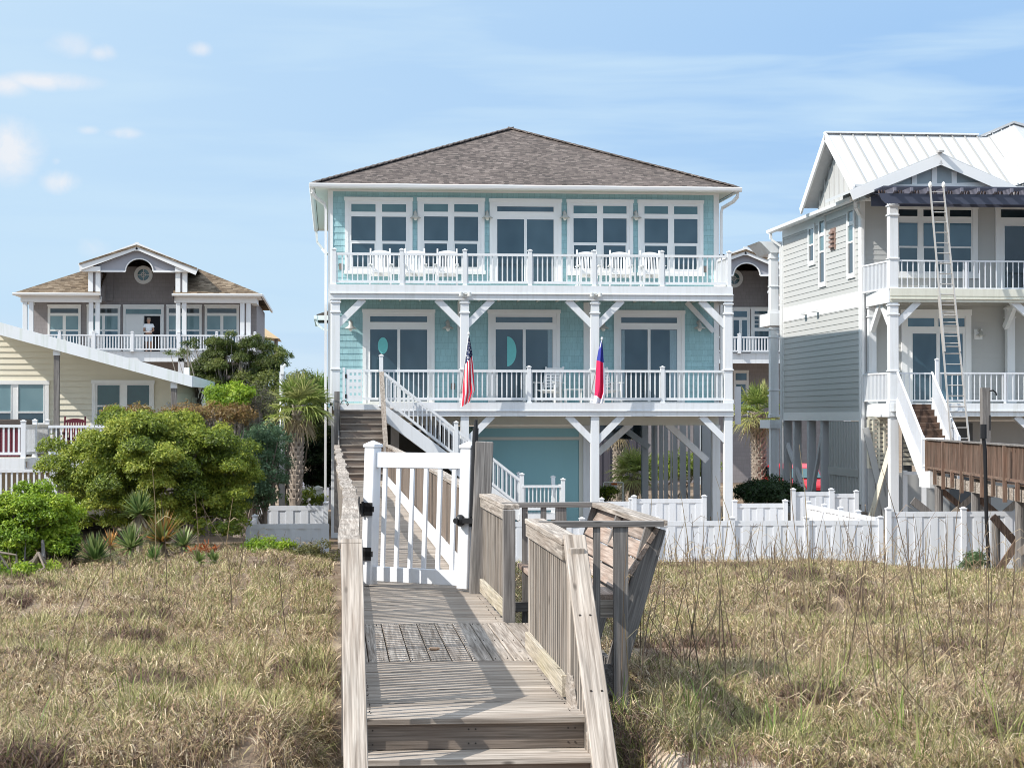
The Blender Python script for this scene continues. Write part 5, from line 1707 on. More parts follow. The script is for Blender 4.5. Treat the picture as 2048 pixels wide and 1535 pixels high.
        window(r, wd, (U(250), 614, U(288), 704), [(U(255), 622, U(282), 634), (U(255), 640, U(266), 702), (U(272), 640, U(282), 702)], 'french_door', gl=M['blueglass'], casing=.1, sill=False)
        P_ = [(U(297), 622, U(326), 628)]
        for i in range(3):
            for j in range(3): P_.append((U(297 + i * 10), 633 + j * 8, U(305.5 + i * 10), 639.5 + j * 8))
        P_.append((U(297), 662, U(326), 700))
        window(r, wd, (U(290), 614, U(333), 706), P_, gl=M['glass'], casing=.1)
        window(r, wd, (U(255), 740, U(285), 830), [(U(258), 746, U(281), 760), (U(260), 768, U(279), 828)], 'door_frame', gl=M['blueglass'], casing=.1, sill=False)
    mb = MB(); mb.box(xl, xr, d - .05, wd, fl - .12, fl); dk = mb.build('deck', M['soffit'], r)
    mb = MB(); mb.box(xl - .02, xr + .02, d - .1, d - .05, fl - .5, fl + .02); mb.build('fascia', M['white'], dk)
    us = [48, 124, 190, 265, 356, 430, 505]
    for a, b in zip(us[:-1], us[1:]): railing(r, (X(a), d - .02 - .2, fl), (X(b), d - .22, fl), .86, .15, M['vinyl'], .05)
    for u in us: rail_post(r, (X(u), d - .22, fl), .98, .14, M['vinyl'], 'railing_post')
    return r


gable_house('taupe gable-fronted house with a person on its balcony, behind the cream cottage', 0, 102, 'left')
gable_house('taupe gable-fronted house seen in the gap between the turquoise and gray houses', 1212, 100, 'right')

# person on the far balcony
pd = 102.9
pz = PZ(704, 102, 500)
pxx = PX(297, pd)
per = thing('person', 'person in a white T-shirt holding a tray on the far balcony', 'person', (pxx, pd, pz))
def skin(name, pts, edges, rad, mat, parent, sub=1):
    me = bpy.data.meshes.new(name); o = bpy.data.objects.new(name, me); COL.objects.link(o)
    org = ROOTS[parent.name]
    me.from_pydata([(p[0] + pxx - org[0], p[1] + pd - org[1], p[2] + pz - org[2]) for p in pts], edges, [])
    o.parent = parent
    m_ = o.modifiers.new('skin', 'SKIN')
    sk = me.skin_vertices[0].data if me.skin_vertices else me.attributes and None
    for i, rr in enumerate(rad):
        me.skin_vertices[0].data[i].radius = rr if isinstance(rr, tuple) else (rr, rr)
    me.skin_vertices[0].data[0].use_root = True
    s = o.modifiers.new('sub', 'SUBSURF'); s.levels = sub; s.render_levels = sub
    me.materials.append(mat)
    return o
def skin_safe(*a, **k):
    o = None
    try:
        o = skin(*a, **k)
    except Exception as e:
        print('skin', e)
    return o
def skin_mesh(name, pts, edges, rad, mat, parent):
    """continuous body: skin grown through an operator-free modifier"""
    me = bpy.data.meshes.new(name); o = bpy.data.objects.new(name, me); COL.objects.link(o)
    org = ROOTS[parent.name]
    me.from_pydata([(p[0] + pxx - org[0], p[1] + pd - org[1], p[2] + pz - org[2]) for p in pts], edges, [])
    import bmesh
    bm = bmesh.new(); bm.from_mesh(me)
    lay = bm.verts.layers.skin.verify()
    bm.verts.ensure_lookup_table()
    for i, rr in enumerate(rad):
        bm.verts[i][lay].radius = rr if isinstance(rr, tuple) else (rr, rr)
    bm.verts[0][lay].use_root = True
    bm.to_mesh(me); bm.free()
    o.parent = parent
    o.modifiers.new('skin', 'SKIN')
    s = o.modifiers.new('sub', 'SUBSURF'); s.levels = 1; s.render_levels = 2
    me.materials.append(mat)
    return o
P_ = [(0, 0, .95), (0, 0, 1.15), (0, 0, 1.36), (0, 0, 1.46), (0, -.02, 1.55), (0, -.03, 1.64), (0, -.02, 1.72),
      (.10, 0, .88), (.11, 0, .48), (.11, .01, .08), (.12, -.16, .03), (-.10, 0, .88), (-.11, 0, .48), (-.11, .01, .08), (-.12, -.16, .03),
      (.17, 0, 1.40), (.25, -.03, 1.12), (.14, -.28, 1.06), (.09, -.34, 1.06), (-.17, 0, 1.40), (-.25, -.03, 1.12), (-.14, -.28, 1.06), (-.09, -.34, 1.06)]
E_ = [(0, 1), (1, 2), (2, 3), (3, 4), (4, 5), (5, 6), (0, 7), (7, 8), (8, 9), (9, 10), (0, 11), (11, 12), (12, 13), (13, 14), (2, 15), (15, 16), (16, 17), (17, 18), (2, 19), (19, 20), (20, 21), (21, 22)]
R_ = [(.15, .11), (.14, .10), (.15, .10), .055, .075, .09, .06, .085, .06, .042, .035, .085, .06, .042, .035, .06, .045, .034, .03, .06, .045, .034, .03]
for sg, wi in ((1, 18), (-1, 22)):     # five short fingers on each hand, curled round the tray
    for k in range(5):
        i = len(P_); P_.append((sg * (.085 - .012 * k), -.37 - (.012 if k in (1, 2, 3) else 0), 1.055 - .006 * k)); P_.append((sg * (.07 - .012 * k), -.40, 1.03)); E_ += [(wi, i), (i, i + 1)]; R_ += [.010, .008]
skin_mesh('body', P_, E_, R_, M['skin'], per)
skin_mesh('shirt', [(0, 0, .98), (0, 0, 1.15), (0, 0, 1.36), (0, 0, 1.45), (.18, 0, 1.40), (.235, -.01, 1.24), (-.18, 0, 1.40), (-.235, -.01, 1.24)], [(0, 1), (1, 2), (2, 3), (2, 4), (4, 5), (2, 6), (6, 7)], [(.18, .14), (.175, .13), (.18, .13), .07, .085, .075, .085, .075], M['shirt'], per)
skin_mesh('shorts', [(0, 0, .97), (.105, 0, .85), (.115, 0, .52), (-.105, 0, .85), (-.115, 0, .52)], [(0, 1), (1, 2), (0, 3), (3, 4)], [(.17, .13), .11, .095, .11, .095], M['shorts'], per)
mb = MB(); mb.ball((pxx, pd + .0, pz + 1.72), .10, .11, .075); mb.ball((pxx, pd + .05, pz + 1.66), .095, .08, .10); mb.build('hair', M['hair'], per, smooth=True)
mb = MB()
for sg in (-1, 1): mb.ball((pxx + sg * .035, pd - .115, pz + 1.65), .012, .008, .008, 6, 4)
mb.ball((pxx, pd - .125, pz + 1.615), .014, .02, .022, 6, 4); mb.box(pxx - .03, pxx + .03, pd - .115, pd - .10, pz + 1.572, pz + 1.58)
for sg in (-1, 1): mb.ball((pxx + sg * .095, pd - .01, pz + 1.63), .014, .02, .03, 6, 4)
mb.build('face', M['skin'], per)
tr = MB(); tr.box(pxx - .2, pxx + .2, pd - .48, pd - .30, pz + 1.0, pz + 1.025)
tag(tr.build('tray', M['chairwhite'], None), 'white tray held by the person on the far balcony', 'tray')

# tan pavilion roof behind the far house
gz = thing('pavilion', 'tan hip-roofed pavilion just behind the right end of the far taupe house', 'pavilion', (PX(530, 118), 118, 0))
mb = MB(); c0, c1 = at(505, 672, 118), at(559, 677, 118); ap = at(518, 648, 120)
mb.face([c0, c1, ap]); mb.face([c1, (c1.x, 123, c1.z), ap]); mb.face([(c0.x, 123, c0.z), c0, ap]); mb.face([(c1.x, 123, c1.z), (c0.x, 123, c0.z), ap]); mb.face([c0, (c0.x, 123, c0.z), (c1.x, 123, c1.z), c1])
mb.build('roof', flat('tan_metal_roof', (.45, .33, .19), .5), gz)
for u in (522, 552):
    mb = MB(); mb.cyl((PX(u, 119), 119, -.2), (PX(u, 119), 119, c1.z), .12); mb.build('post', M['woodz'], gz)

# ------------------------------------------------------------------ cream cottage on the left
CD, CF = 58.0, 55.0
cot = thing('cream_cottage', 'low cream-sided cottage with a shallow white roof and gray porch posts at the left edge', 'house', (PX(350, CD), CD, 0))
cx1 = PX(352, CD); cx0 = cx1 - 11
czf = PZ(912, 56)
ridge_x = -13.0
ea = at(383, 752, CF); el_ = at(0, 645, CF)
sl = (el_.z - ea.z) / (ea.x - el_.x)
zr = ea.z + sl * (ea.x - ridge_x)
mb = MB()
xs0 = PX(-60, CF)
def roofz(x): return ea.z + sl * (ea.x - x)
z = czf
while z < roofz(cx0) - .05:       # lap siding clipped by the sloping roof
    zt = z + .165
    xl_, xr__ = cx0, min(cx1 - .06, ea.x - (zt - ea.z + .18) / sl if zt > ea.z - .18 else cx1 - .06)
    if xr__ > xl_: mb.prism([(xl_, CD, z), (xl_, CD - .034, z), (xl_, CD - .003, zt), (xl_, CD, zt)], (xr__ - xl_, 0, 0))
    z = zt
lap_side(mb, CD + .1, CD + 13, czf, ea.z - .15, cx1, 1, .165, .02)
mb.prism([(cx0, CD + .001, .6), (cx1, CD + .001, .6), (cx1, CD + .001, roofz(cx1) - .2), (cx0, CD + .001, roofz(cx0) - .2)], (0, 13, 0))
mb.build('wall', M['cream'], cot)
mb = MB(); mb.box(cx1 - .08, cx1 + .025, CD - .028, CD + .1, czf, roofz(cx1) - .22); mb.build('corner_board', M['trim'], cot)
mb = MB()
exr = ea.x
pts = [(exr, CF, roofz(exr)), (xs0, CF, roofz(xs0)), (xs0, CF, roofz(xs0) - .12), (exr, CF, roofz(exr) - .12)]
mb.prism(pts, (0, 15.0, 0))
rfc = mb.build('roof', paint('white_membrane_roof', (.72, .72, .70), .5, .08, 1.2, dirt=(.45, .45, .40)), cot)
mb = MB()
mb.prism([(exr + .02, CF - .04, roofz(exr) + .01), (xs0, CF - .04, roofz(xs0) + .01), (xs0, CF - .04, roofz(xs0) - .34), (exr + .02, CF - .04, roofz(exr) - .30)], (0, .045, 0))
mb.prism([(exr + .005, CF + .01, roofz(exr) + .01), (exr + .005, CF + 15, roofz(exr) + .01), (exr + .005, CF + 15, roofz(exr) - .16), (exr + .005, CF + .01, roofz(exr) - .29)], (.04, 0, 0))
mb.build('fascia', paint('mossy_fascia', (.76, .78, .80), .5, .06, 2, dirt=(.45, .52, .40)), rfc)
mb = MB(); mb.prism([(exr - .05, CF + .02, roofz(exr) - .18), (xs0, CF + .02, roofz(xs0) - .18), (xs0, CF + .02, roofz(xs0) - .16), (exr - .05, CF + .02, roofz(exr) - .16)], (0, 3.0, 0)); mb.build('soffit', M['soffit'], rfc)
for u, v0 in ((112.5, 683), (347.5, 742)):
    x = PX(u, CF + .1); w = .075
    mb = MB(); mb.box(x - w, x + w, CF + .1, CF + .25, -.1, roofz(x) - .34); mb.build('post', M['gwoodz'], cot)
    mb = MB(); mb.box(x - w - .015, x + w + .015, CF + .08, CF + .27, roofz(x) - .46, roofz(x) - .2); mb.build('post_cap', M['trim'], cot)
window(cot, CD, (-45, 761, 98, 852), [(-40, 769, 22, 822), (37, 769, 87, 822), (-40, 825.5, 22, 846), (37, 825.5, 87, 846)], gl=M['glass2'], casing=.1, pane_gl={2: M['glass'], 3: M['glass']})
window(cot, CD, (184, 760, 308, 850), [(195, 770, 239.5, 810), (254.5, 770, 298.5, 810), (195, 813, 239.5, 848), (254.5, 813, 298.5, 848)], gl=glass('green_window_glass', (.012, .05, .05), (.03, .085, .085)), casing=.1)
mb = MB(); sy = CD + 7.5; mb.box(cx1 + .02, cx1 + .06, sy - 1.6, sy + 1.6, czf + .4, czf + 1.75)
z = czf + .5
while z < czf + 1.7: mb.box(cx1 + .06, cx1 + .08, sy - 1.2, sy + 1.2, z, z + .06); z += .13
mb.build('shutter', M['cream'], cot)
mb = MB(); x = PX(336, CD); z = PZ(808, CD, 336); mb.lathe((x, CD - .02, z), [(.001, -.01), (.06, -.01), (.06, -.10), (.001, -.12)], 12, 'y'); mb.build('meter', M['galv'], cot)
mb = MB(); p = at(373, 720, CF + 6); mb.box(p.x - .08, p.x + .08, p.y, p.y + .16, roofz(p.x) - .02, roofz(p.x) + .22); mb.build('vent_pipe', M['trim'], rfc)
# deck, railings
mb = MB(); mb.box(cx0, PX(355, CF + .6), CF - .2, CD, czf - .12, czf); dkk = mb.build('deck', M['soffit'], cot)
mb = MB(); mb.box(cx0, PX(50, CF - .6), CF - .65, CF - .6, czf - .38, czf); mb.box(PX(50, CF - .6), PX(360, CF), CF - .26, CF - .2, czf - .34, czf); mb.build('fascia', M['white'], dkk)
mb = MB(); mb.box(cx0, PX(52, CF - .6), CF - .6, CF - .2, czf - .1, czf); mb.build('deck_step', M['soffit'], dkk)
yv = CF - .5
railing(cot, (PX(-60, yv), yv, czf), (PX(44, yv), yv, czf), .9, .135, M['vinyl'], .045); rail_post(cot, (PX(47, yv), yv, czf - .3), 1.28, .13, M['vinyl'], 'railing_post')
pA, pB, pC = (PX(47, yv), yv, czf), (PX(70, yv + 1.6), yv + 1.6, czf), (PX(97, yv + 3.4), yv + 3.2, czf)
railing(cot, pA, pB, .9, .11, M['vinyl'], .05); railing(cot, pB, pC, .9, .11, M['vinyl'], .05)
rail_post(cot, pB, 1.0, .12, M['vinyl'], 'railing_post'); rail_post(cot, pC, 1.0, .12, M['vinyl'], 'railing_post')
railing(cot, (PX(97, CF + .1), CF + .1, czf), (PX(345, CF + .1), CF + .1, czf), .88, .13, M['vinyl'], .04)
# lower ramp railing in front
lf = thing('ramp_railing', 'white picket ramp railing below the cream cottage deck, behind the bright green bush', 'railing', (PX(60, 51), 51, .6))
lz = PZ(1000, 51, 60)
railing(lf, (PX(-60, 51), 51, lz), (PX(108, 51), 51, lz), PZ(938, 51, 60) - lz, .135, M['vinyl'], .045); rail_post(lf, (PX(110, 51), 51, lz - .3), PZ(934, 51, 60) - lz + .3, .12, M['vinyl'], 'post')
mb = MB(); mb.bar(at(58, 1000, 51.4), at(97, 955, 51.4), .05, .12); mb.build('brace', M['white'], lf)
# things on the cottage deck
hot = thing('hot_tub', 'hot tub with brown padded cover and maroon slatted side on the cottage deck', 'hot tub', (PX(10, 56.6), 56.6, czf))
hx0, hx1 = PX(-50, 56.6), PX(44, 56.6)
mb = MB()
k = 0; x = hx0
while x < hx1: mb.box(x, x + .085, 56.0, 56.03, czf + .02, czf + .78); x += .1
mb.box(hx0, hx1, 56.03, 57.8, czf + .0, czf + .78); mb.build('side', M['maroon'], hot)
mb = MB(); zt = PZ(838, 56.3, 20)
mb.prism([(hx0, 55.95, czf + .78), (PX(62, 56.6), 55.95, czf + .78), (PX(60, 56.6), 55.95, zt - .1), (PX(52, 56.6), 55.95, zt - .02), (PX(40, 56.6), 55.95, zt), (hx0, 55.95, zt)], (0, 1.8, 0)); mb.build('cover', M['spabrown'], hot, bevel=.03)
pxr = PX(146, 56.8)
rocking_chair('maroon slat-back rocking chair on the cream cottage deck', (pxr, 56.8, czf), M['maroon'], 'maroon chairs', 7, PZ(835, 57.2, 146) - czf)

# ------------------------------------------------------------------ red car parked beyond the gray house
cx, cy = PX(1598, 78), 78
car = thing('parked_car', 'red car parked beyond the piles of the gray house', 'car', (cx - 1.35, cy + .87, 0))
L_ = 4.3
def carpt(x, z): return (cx - 1.6 + x, cy, z)
prof = [(0, .45), (0, .78), (.25, .95), (1.2, 1.0), (1.2, 1.0), (3.3, 1.0), (3.9, .92), (4.25, .72), (4.3, .45)]
roofp = [(.25, .96), (.75, 1.48), (1.3, 1.56), (2.2, 1.55), (2.75, 1.42), (3.35, .99)]
mb = MB(); mb.prism([carpt(x - 1.9, z) for x, z in prof], (0, 1.75, 0)); mb.build('body', M['red'], car, bevel=.05)
mb = MB(); mb.prism([(p[0], p[1] + .12, p[2]) for p in (carpt(x - 1.9, z) for x, z in roofp)], (0, 1.5, 0)); cb = mb.build('cabin', M['red'], car, bevel=.05)
mb = MB()
for a, b, c, d in ((.62, 1.38, 1.02, 1.42), (1.5, 2.35, 1.02, 1.46), (2.42, 3.1, 1.02, 1.4)):
    mb.box(cx - 1.6 - 1.9 + a, cx - 1.6 - 1.9 + b, cy + .10, cy + .118, c, d - .02)
mb.build('window', M['glass3'], cb)
mb = MB(); mb.prism([(cx - 3.5 + 2.85, cy + .25, 1.36), (cx - 3.5 + 3.36, cy + .25, 1.01), (cx - 3.5 + 3.40, cy + .25, 1.03), (cx - 3.5 + 2.89, cy + .25, 1.39)], (0, 1.25, 0)); mb.build('windscreen', M['transom'], cb)
for x in (.85, 3.4):
    for y in (-.02, 1.57):
        mb = MB(); mb.cyl((cx - 3.5 + x, cy + y, .33), (cx - 3.5 + x, cy + y + .2, .33), .33, .33, 20); w = mb.build('wheel', M['rubber'], car)
        mb = MB(); mb.cyl((cx - 3.5 + x, cy + y - .01, .33), (cx - 3.5 + x, cy + y, .33), .2, .2, 14); mb.build('rim', M['alum'], w)
for y in (.1, 1.35): mb = MB(); mb.box(cx - 3.5 + 4.18, cx - 3.5 + 4.29, cy + y, cy + y + .28, .66, .78); mb.build('headlight', M['bulb'], car)
mb = MB(); mb.box(cx - 3.5 + 4.26, cx - 3.5 + 4.34, cy + .05, cy + 1.7, .40, .56); mb.build('bumper', M['rubber'], car)

car.rotation_euler.z = R(-84)
car.location = (PX(1598, 78), 78.6, 0)
# gray street pole behind the cottage shrubs
pole = thing('utility_pole', 'smooth gray metal pole with a small white fitting beside the palm', 'pole', (PX(564, 57.5), 57.5, 0))
xp = PX(564, 57.5)
mb = MB(); mb.cyl((xp, 57.5, -.2), (xp, 57.5, PZ(744, 57.5, 564)), .095, .075, 14); mb.build('shaft', M['pipe'], pole, smooth=True)
mb = MB(); mb.box(xp - .05, xp + .05, 57.4, 57.5, PZ(748, 57.5, 564), PZ(730, 57.5, 564)); mb.cyl((xp + .03, 57.45, PZ(736, 57.5, 564)), (xp + .1, 57.45, PZ(728, 57.5, 564)), .04); mb.build('fitting', M['trim'], pole)
mb = MB(); p = at(636, 985, 62); mb.box(p.x - .14, p.x + .14, 62, 62.25, -.1, PZ(978, 62, 636)); mb.lathe((p.x, 62.12, PZ(978, 62, 636)), [(.16, -.02), (.15, .06), (.001, .12)], 14)
tag(mb.build('utility_pedestal', M['soffit'], None), 'small white round-topped utility pedestal near the palm', 'pedestal')
# white shed wall seen behind the palm
mb = MB(); q0, q1 = PX(575, 74), PX(668, 74); mb.box(q0, q1, 74, 74.1, -.1, PZ(945, 74)); 
k = q0
while k < q1: mb.box(k, k + .03, 73.97, 74, -.1, PZ(945, 74)); k += .3
tag(mb.build('yard_fence', paint('violet_white_fence', (.55, .57, .66), .5), None), 'pale board fence behind the palm left of the turquoise house', 'fence')
# sign frame under the house
sg = thing('yard_sign', 'small white and orange notice on a pipe frame beneath the turquoise house', 'sign', (PX(1228, 72), 72, 0))
mb = MB(); a, b, c, d = at(1208, 988, 72), at(1208, 965, 72), at(1246, 965, 72), at(1246, 988, 72)
mb.tube([(a.x, 72, -.1), b, c, (d.x, 72, -.1)], .03, 6); mb.build('frame', M['soffit'], sg)
mb = MB(); mb.box(PX(1222, 72), PX(1234, 72), 71.93, 71.95, PZ(978, 72), PZ(970, 72)); mb.build('notice', M['chairwhite'], sg)
mb = MB(); mb.box(PX(1222, 72), PX(1234, 72), 71.93, 71.95, PZ(970, 72) + .001, PZ(966, 72)); mb.build('header', flat('orange', (.6, .16, .03)), sg)
# dark building mass beyond the open ground floor
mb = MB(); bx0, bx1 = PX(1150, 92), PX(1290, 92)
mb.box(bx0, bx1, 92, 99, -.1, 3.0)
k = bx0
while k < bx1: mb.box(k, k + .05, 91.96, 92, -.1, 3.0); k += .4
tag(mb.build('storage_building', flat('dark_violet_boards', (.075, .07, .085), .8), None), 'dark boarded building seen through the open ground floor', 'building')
# ------------------------------------------------------------------ ground
def gz_(x, y):
    x = np.asarray(x, float); y = np.asarray(y, float)
    base = np.interp(y, [-30, 0, 9.0, 11.0, 16, 24, 34, 41, 47, 52, 60, 400], [-2.2, -1.6, .55, 1.46, 1.30, .98, .58, .33, .05, -.05, 0, 0])
    near = np.clip((48 - y) / 12, 0, 1) * np.clip((y - 8) / 4, 0, 1)
    w = .05 * np.sin(x * 1.3 + y * .7) + .045 * np.sin(x * .55 - y * 1.1 + 2) + .03 * np.sin(x * 2.7 + 1.3 * y) + .05 * np.sin(.31 * x + .2 * y)
    side_ = np.clip((x - 12) / 2.5, 0, 1) * np.clip((y - 33) / 8, 0, 1) * np.clip((54 - y) / 5, 0, 1)
    side_ = side_ * 1.2 + .5 * np.clip((x - 1.6) / 2, 0, 1) * np.clip((y - 33) / 8, 0, 1) * np.clip((54 - y) / 5, 0, 1)
    left_ = np.interp(y, [22, 34, 41, 47, 51, 55], [0, .12, .20, .30, .15, 0]) * np.clip((-x - .1) / 1.2, 0, 1) * np.clip((x + 30) / 10, 0, 1)
    dip = .38 * np.clip((x + .35) / .3, 0, 1) * np.clip((1.95 - x) / .3, 0, 1) * np.clip((13.4 - y) / .8, 0, 1)
    return base + near * w - .32 * side_ + left_ - dip
xs = np.concatenate([np.linspace(-900, -30, 16), np.linspace(-28, -9, 20), np.arange(-8.8, 18, .22), np.linspace(18.5, 40, 22), np.linspace(45, 900, 16)])
ys2 = np.concatenate([np.linspace(-60, 6, 14), np.arange(6.5, 50, .22), np.linspace(50.5, 140, 60), np.linspace(150, 3000, 20)])
gx_, gy_ = np.meshgrid(xs, ys2)
V = np.stack([gx_, gy_, gz_(gx_, gy_)], -1).reshape(-1, 3)
idx = np.arange(V.shape[0]).reshape(gx_.shape)
Fq = np.stack([idx[:-1, :-1], idx[:-1, 1:], idx[1:, 1:], idx[1:, :-1]], -1).reshape(-1, 4)
m, t, b = new_mat('sand')
tc = t.add('ShaderNodeTexCoord').outputs['Object']
n1 = t.noise(tc, .55, 5, .6); n2 = t.noise(tc, 9, 4); n3 = t.noise(tc, 90, 2)
c = t.ramp(n1, [(.3, (.17, .12, .085)), (.52, (.26, .195, .14)), (.72, (.46, .37, .28))])
sx_ = t.add('ShaderNodeSeparateXYZ', ins={0: tc}).outputs
d2 = t.math('ADD', t.math('POWER', t.math('DIVIDE', t.math('SUBTRACT', sx_[0], 2.0), .8), 2.0), t.math('POWER', t.math('DIVIDE', t.math('SUBTRACT', sx_[1], 11.3), 1.1), 2.0))
c = t.mix(t.ramp(t.math('ADD', d2, t.math('MULTIPLY', n2, .6)), [(.5, 1.0), (1.0, 0.0)]), c, (.60, .49, .38))
c = t.mix(.6, c, t.ramp(n2, [(.3, .6), (.65, 1.0)]), 'MULTIPLY')
t.l.new(c, b.inputs['Base Color']); b.inputs['Roughness'].default_value = .95; b.inputs['Specular IOR Level'].default_value = .1
bump(t, b, t.math('ADD', n2, t.math('MULTIPLY', n3, .3)), .6, .05)
tag(npmesh('ground', V, Fq, m, None, smooth=True), 'sandy dune sloping down to the house yards', 'ground', kind='structure')

# ------------------------------------------------------------------ leafy things
def unit(n):
    v = rng.normal(size=(n, 3)); return v / np.linalg.norm(v, axis=1, keepdims=True)


def leaf_quads(c, nrm, l, w):
    """diamond leaves at c facing nrm"""
    n = len(c)
    r_ = unit(n)
    a = np.cross(nrm, r_); a /= np.linalg.norm(a, axis=1, keepdims=True) + 1e-9
    b = np.cross(nrm, a)
    l = l[:, None]; w = w[:, None]
    V = np.stack([c - a * l, c + b * w - a * l * .1, c + a * l, c - b * w - a * l * .1], 1).reshape(-1, 3)
    Fq = np.arange(n * 4).reshape(n, 4)
    return V, Fq


def lumps_shell(c, rad, n_lump, lump_r, flat_bottom=-.85):
    u = unit(n_lump * 3); u = u[u[:, 2] > flat_bottom][:n_lump]
    k = rng.uniform(.62, .98, size=(len(u), 1)) * (1 + .13 * np.sin(u[:, :1] * 7 + u[:, 2:] * 5) + .08 * np.sin(u[:, 1:2] * 11))
    return np.array(c) + u * np.array(rad) * k, rng.uniform(.7, 1.25, len(u)) * lump_r


def shrub(name, label, cat, c, rad, n_leaf, leaf, cols, n_lump=60, lump_r=.4, stems=6, group=None, sub=3, up_bias=.35, dead=0, base=None, extra=None, stemmat=None):
    base = float(gz_(c[0], c[1])) if base is None else base
    r = thing(name, label, cat, (c[0], c[1], base), group)
    L, lr = lumps_shell(c, rad, n_lump, lump_r)
    if extra is not None:
        L = np.concatenate([L, np.array([e[:3] for e in extra])]); lr = np.concatenate([lr, np.array([e[3] for e in extra])])
    # twig tips on each lump
    w = lr ** 2; w = w / w.sum()
    k = rng.choice(len(L), size=n_leaf // sub, p=w)
    d = unit(len(k)); d[:, 2] = np.abs(d[:, 2]) * .8 + d[:, 2] * .2
    d /= np.linalg.norm(d, axis=1, keepdims=True)
    rr = lr[k] * (rng.uniform(.5, 1.0, len(k)) ** .35) * (1 + .10 * rng.normal(size=len(k)))
    tip = L[k] + d * rr[:, None] * np.array([1, 1, .85])
    cen = np.repeat(tip, sub, 0) + rng.normal(size=(len(k) * sub, 3)) * leaf * .9
    dd = np.repeat(d, sub, 0)
    out = cen - np.array(c); out /= np.linalg.norm(out, axis=1, keepdims=True) + 1e-9
    nrm = dd * .5 + out * .3 + rng.normal(size=cen.shape) * .55 + np.array([0, 0, up_bias]); nrm /= np.linalg.norm(nrm, axis=1, keepdims=True)
    keep = cen[:, 2] > base + .02
    cen, nrm = cen[keep], nrm[keep]; kk = np.repeat(k, sub)[keep]
    n = len(cen)
    V, Fq = leaf_quads(cen, nrm, leaf * rng.uniform(.7, 1.3, n), leaf * .42 * rng.uniform(.7, 1.3, n))
    cols = np.array(cols)
    lt = rng.uniform(0, 1, len(L))
    tt = np.clip(lt[kk] * .5 + rng.uniform(0, 1, n) * .65 - .08, 0, .999) * (len(cols) - 1)
    i0 = tt.astype(int); f = (tt - i0)[:, None]
    col = cols[i0] * (1 - f) + cols[np.minimum(i0 + 1, len(cols) - 1)] * f
    col *= rng.uniform(.75, 1.25, (n, 1))
    npmesh('foliage', V, Fq, M['leaf'], r, col=np.repeat(col, 4, 0))
    mb = MB()
    for s_ in range(stems):
        a = rng.uniform(0, 6.28); p0 = Vector((c[0] + .25 * rad[0] * math.cos(a), c[1] + .25 * rad[1] * math.sin(a), base - .1))
        q = L[rng.integers(len(L))]
        mid = p0.lerp(Vector(q), .5) + Vector(rng.normal(size=3) * .15)
        mb.tube([p0, mid, Vector(q)], [.05, .035, .012], 6)
        for _ in range(4):
            q2 = L[rng.integers(len(L))]
            mb.tube([mid, mid.lerp(Vector(q2), .6) + Vector(rng.normal(size=3) * .1), Vector(q2)], [.028, .018, .007], 5)
    mb.build('stems', stemmat or M['bark'], r, recalc=False)
    return r


GREEN = [(.06, .095, .015), (.155, .215, .026), (.29, .345, .042), (.47, .47, .08)]
BRIGHT = [(.075, .15, .012), (.17, .28, .015), (.28, .40, .03), (.42, .50, .05)]
BLUEG = [(.05, .09, .04), (.09, .16, .08), (.15, .24, .12)]
CEDAR = [(.04, .06, .015), (.08, .11, .025), (.14, .17, .035), (.22, .23, .06)]
TWIG = [(.10, .065, .03), (.22, .13, .05), (.30, .20, .07), (.25, .22, .07)]
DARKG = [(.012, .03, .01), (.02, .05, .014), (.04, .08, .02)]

def C3(u, v, d): p = at(u, v, d); return (p.x, p.y, p.z)
P3 = lambda px, d: px * d / F
# the big wax myrtle: several domes
ex_ = []
for u, v, r_ in ((170, 905, .75), (235, 865, .8), (320, 870, .85), (400, 880, .85), (460, 930, .85), (470, 1000, .7), (150, 960, .6), (255, 960, .8), (360, 960, .85), (300, 1010, .7), (200, 1000, .7), (420, 1020, .7), (285, 842, .5), (440, 858, .5), (130, 915, .4), (495, 960, .4), (180, 1035, .5), (230, 1040, .6), (290, 1050, .55), (350, 1045, .6), (400, 1055, .55), (455, 1055, .5), (490, 1030, .45), (150, 1010, .5)):
    for _ in range(3):
        q = at(u + rng.normal() * 14, v + rng.normal() * 12, 45.6 + rng.uniform(-.5, 1.2)); ex_.append((*q, r_ * rng.uniform(.28, .58)))
shrub('wax_myrtle_shrub', 'huge domed olive-green shrub in front of the cream cottage', 'shrub', C3(305, 950, 46.6), (P3(185, 46.6), 1.9, P3(118, 46.6)), 210000, .038, GREEN, 210, .32, 7, extra=ex_)
ex_ = []
for u, v, r_ in ((60, 1010, .4), (15, 1030, .45), (110, 1040, .42), (50, 1080, .45), (120, 1090, .36), (10, 1100, .4), (-30, 1050, .5), (75, 990, .3)):
    for _ in range(3):
        q = at(u + rng.normal() * 12, v + rng.normal() * 12, 37.6 + rng.uniform(-.3, .8)); ex_.append((*q, r_ * rng.uniform(.5, .8)))
shrub('green_bush', 'vivid lime-green bush on thin bare stems at the left edge', 'shrub', C3(55, 1060, 38), (P3(105, 38), .9, P3(70, 38)), 60000, .036, BRIGHT, 90, .21, 9, extra=ex_)
mb = MB()
for u0, v0, u1, v1, w in ((85, 1150, 85, 1080, .045), (42, 1160, 52, 1075, .02), (22, 1165, 35, 1090, .02), (66, 1158, 70, 1110, .015)):
    mb.tube([at(u0, v0, 37.2), at((u0 + u1) / 2 + 2, (v0 + v1) / 2, 37.2), at(u1, v1, 37.4)], [w, w * .9, w * .7], 6)
tag(mb.build('bare_stakes', M['gwoodz'], None), 'gray stakes and stems under the lime-green bush', 'stakes')
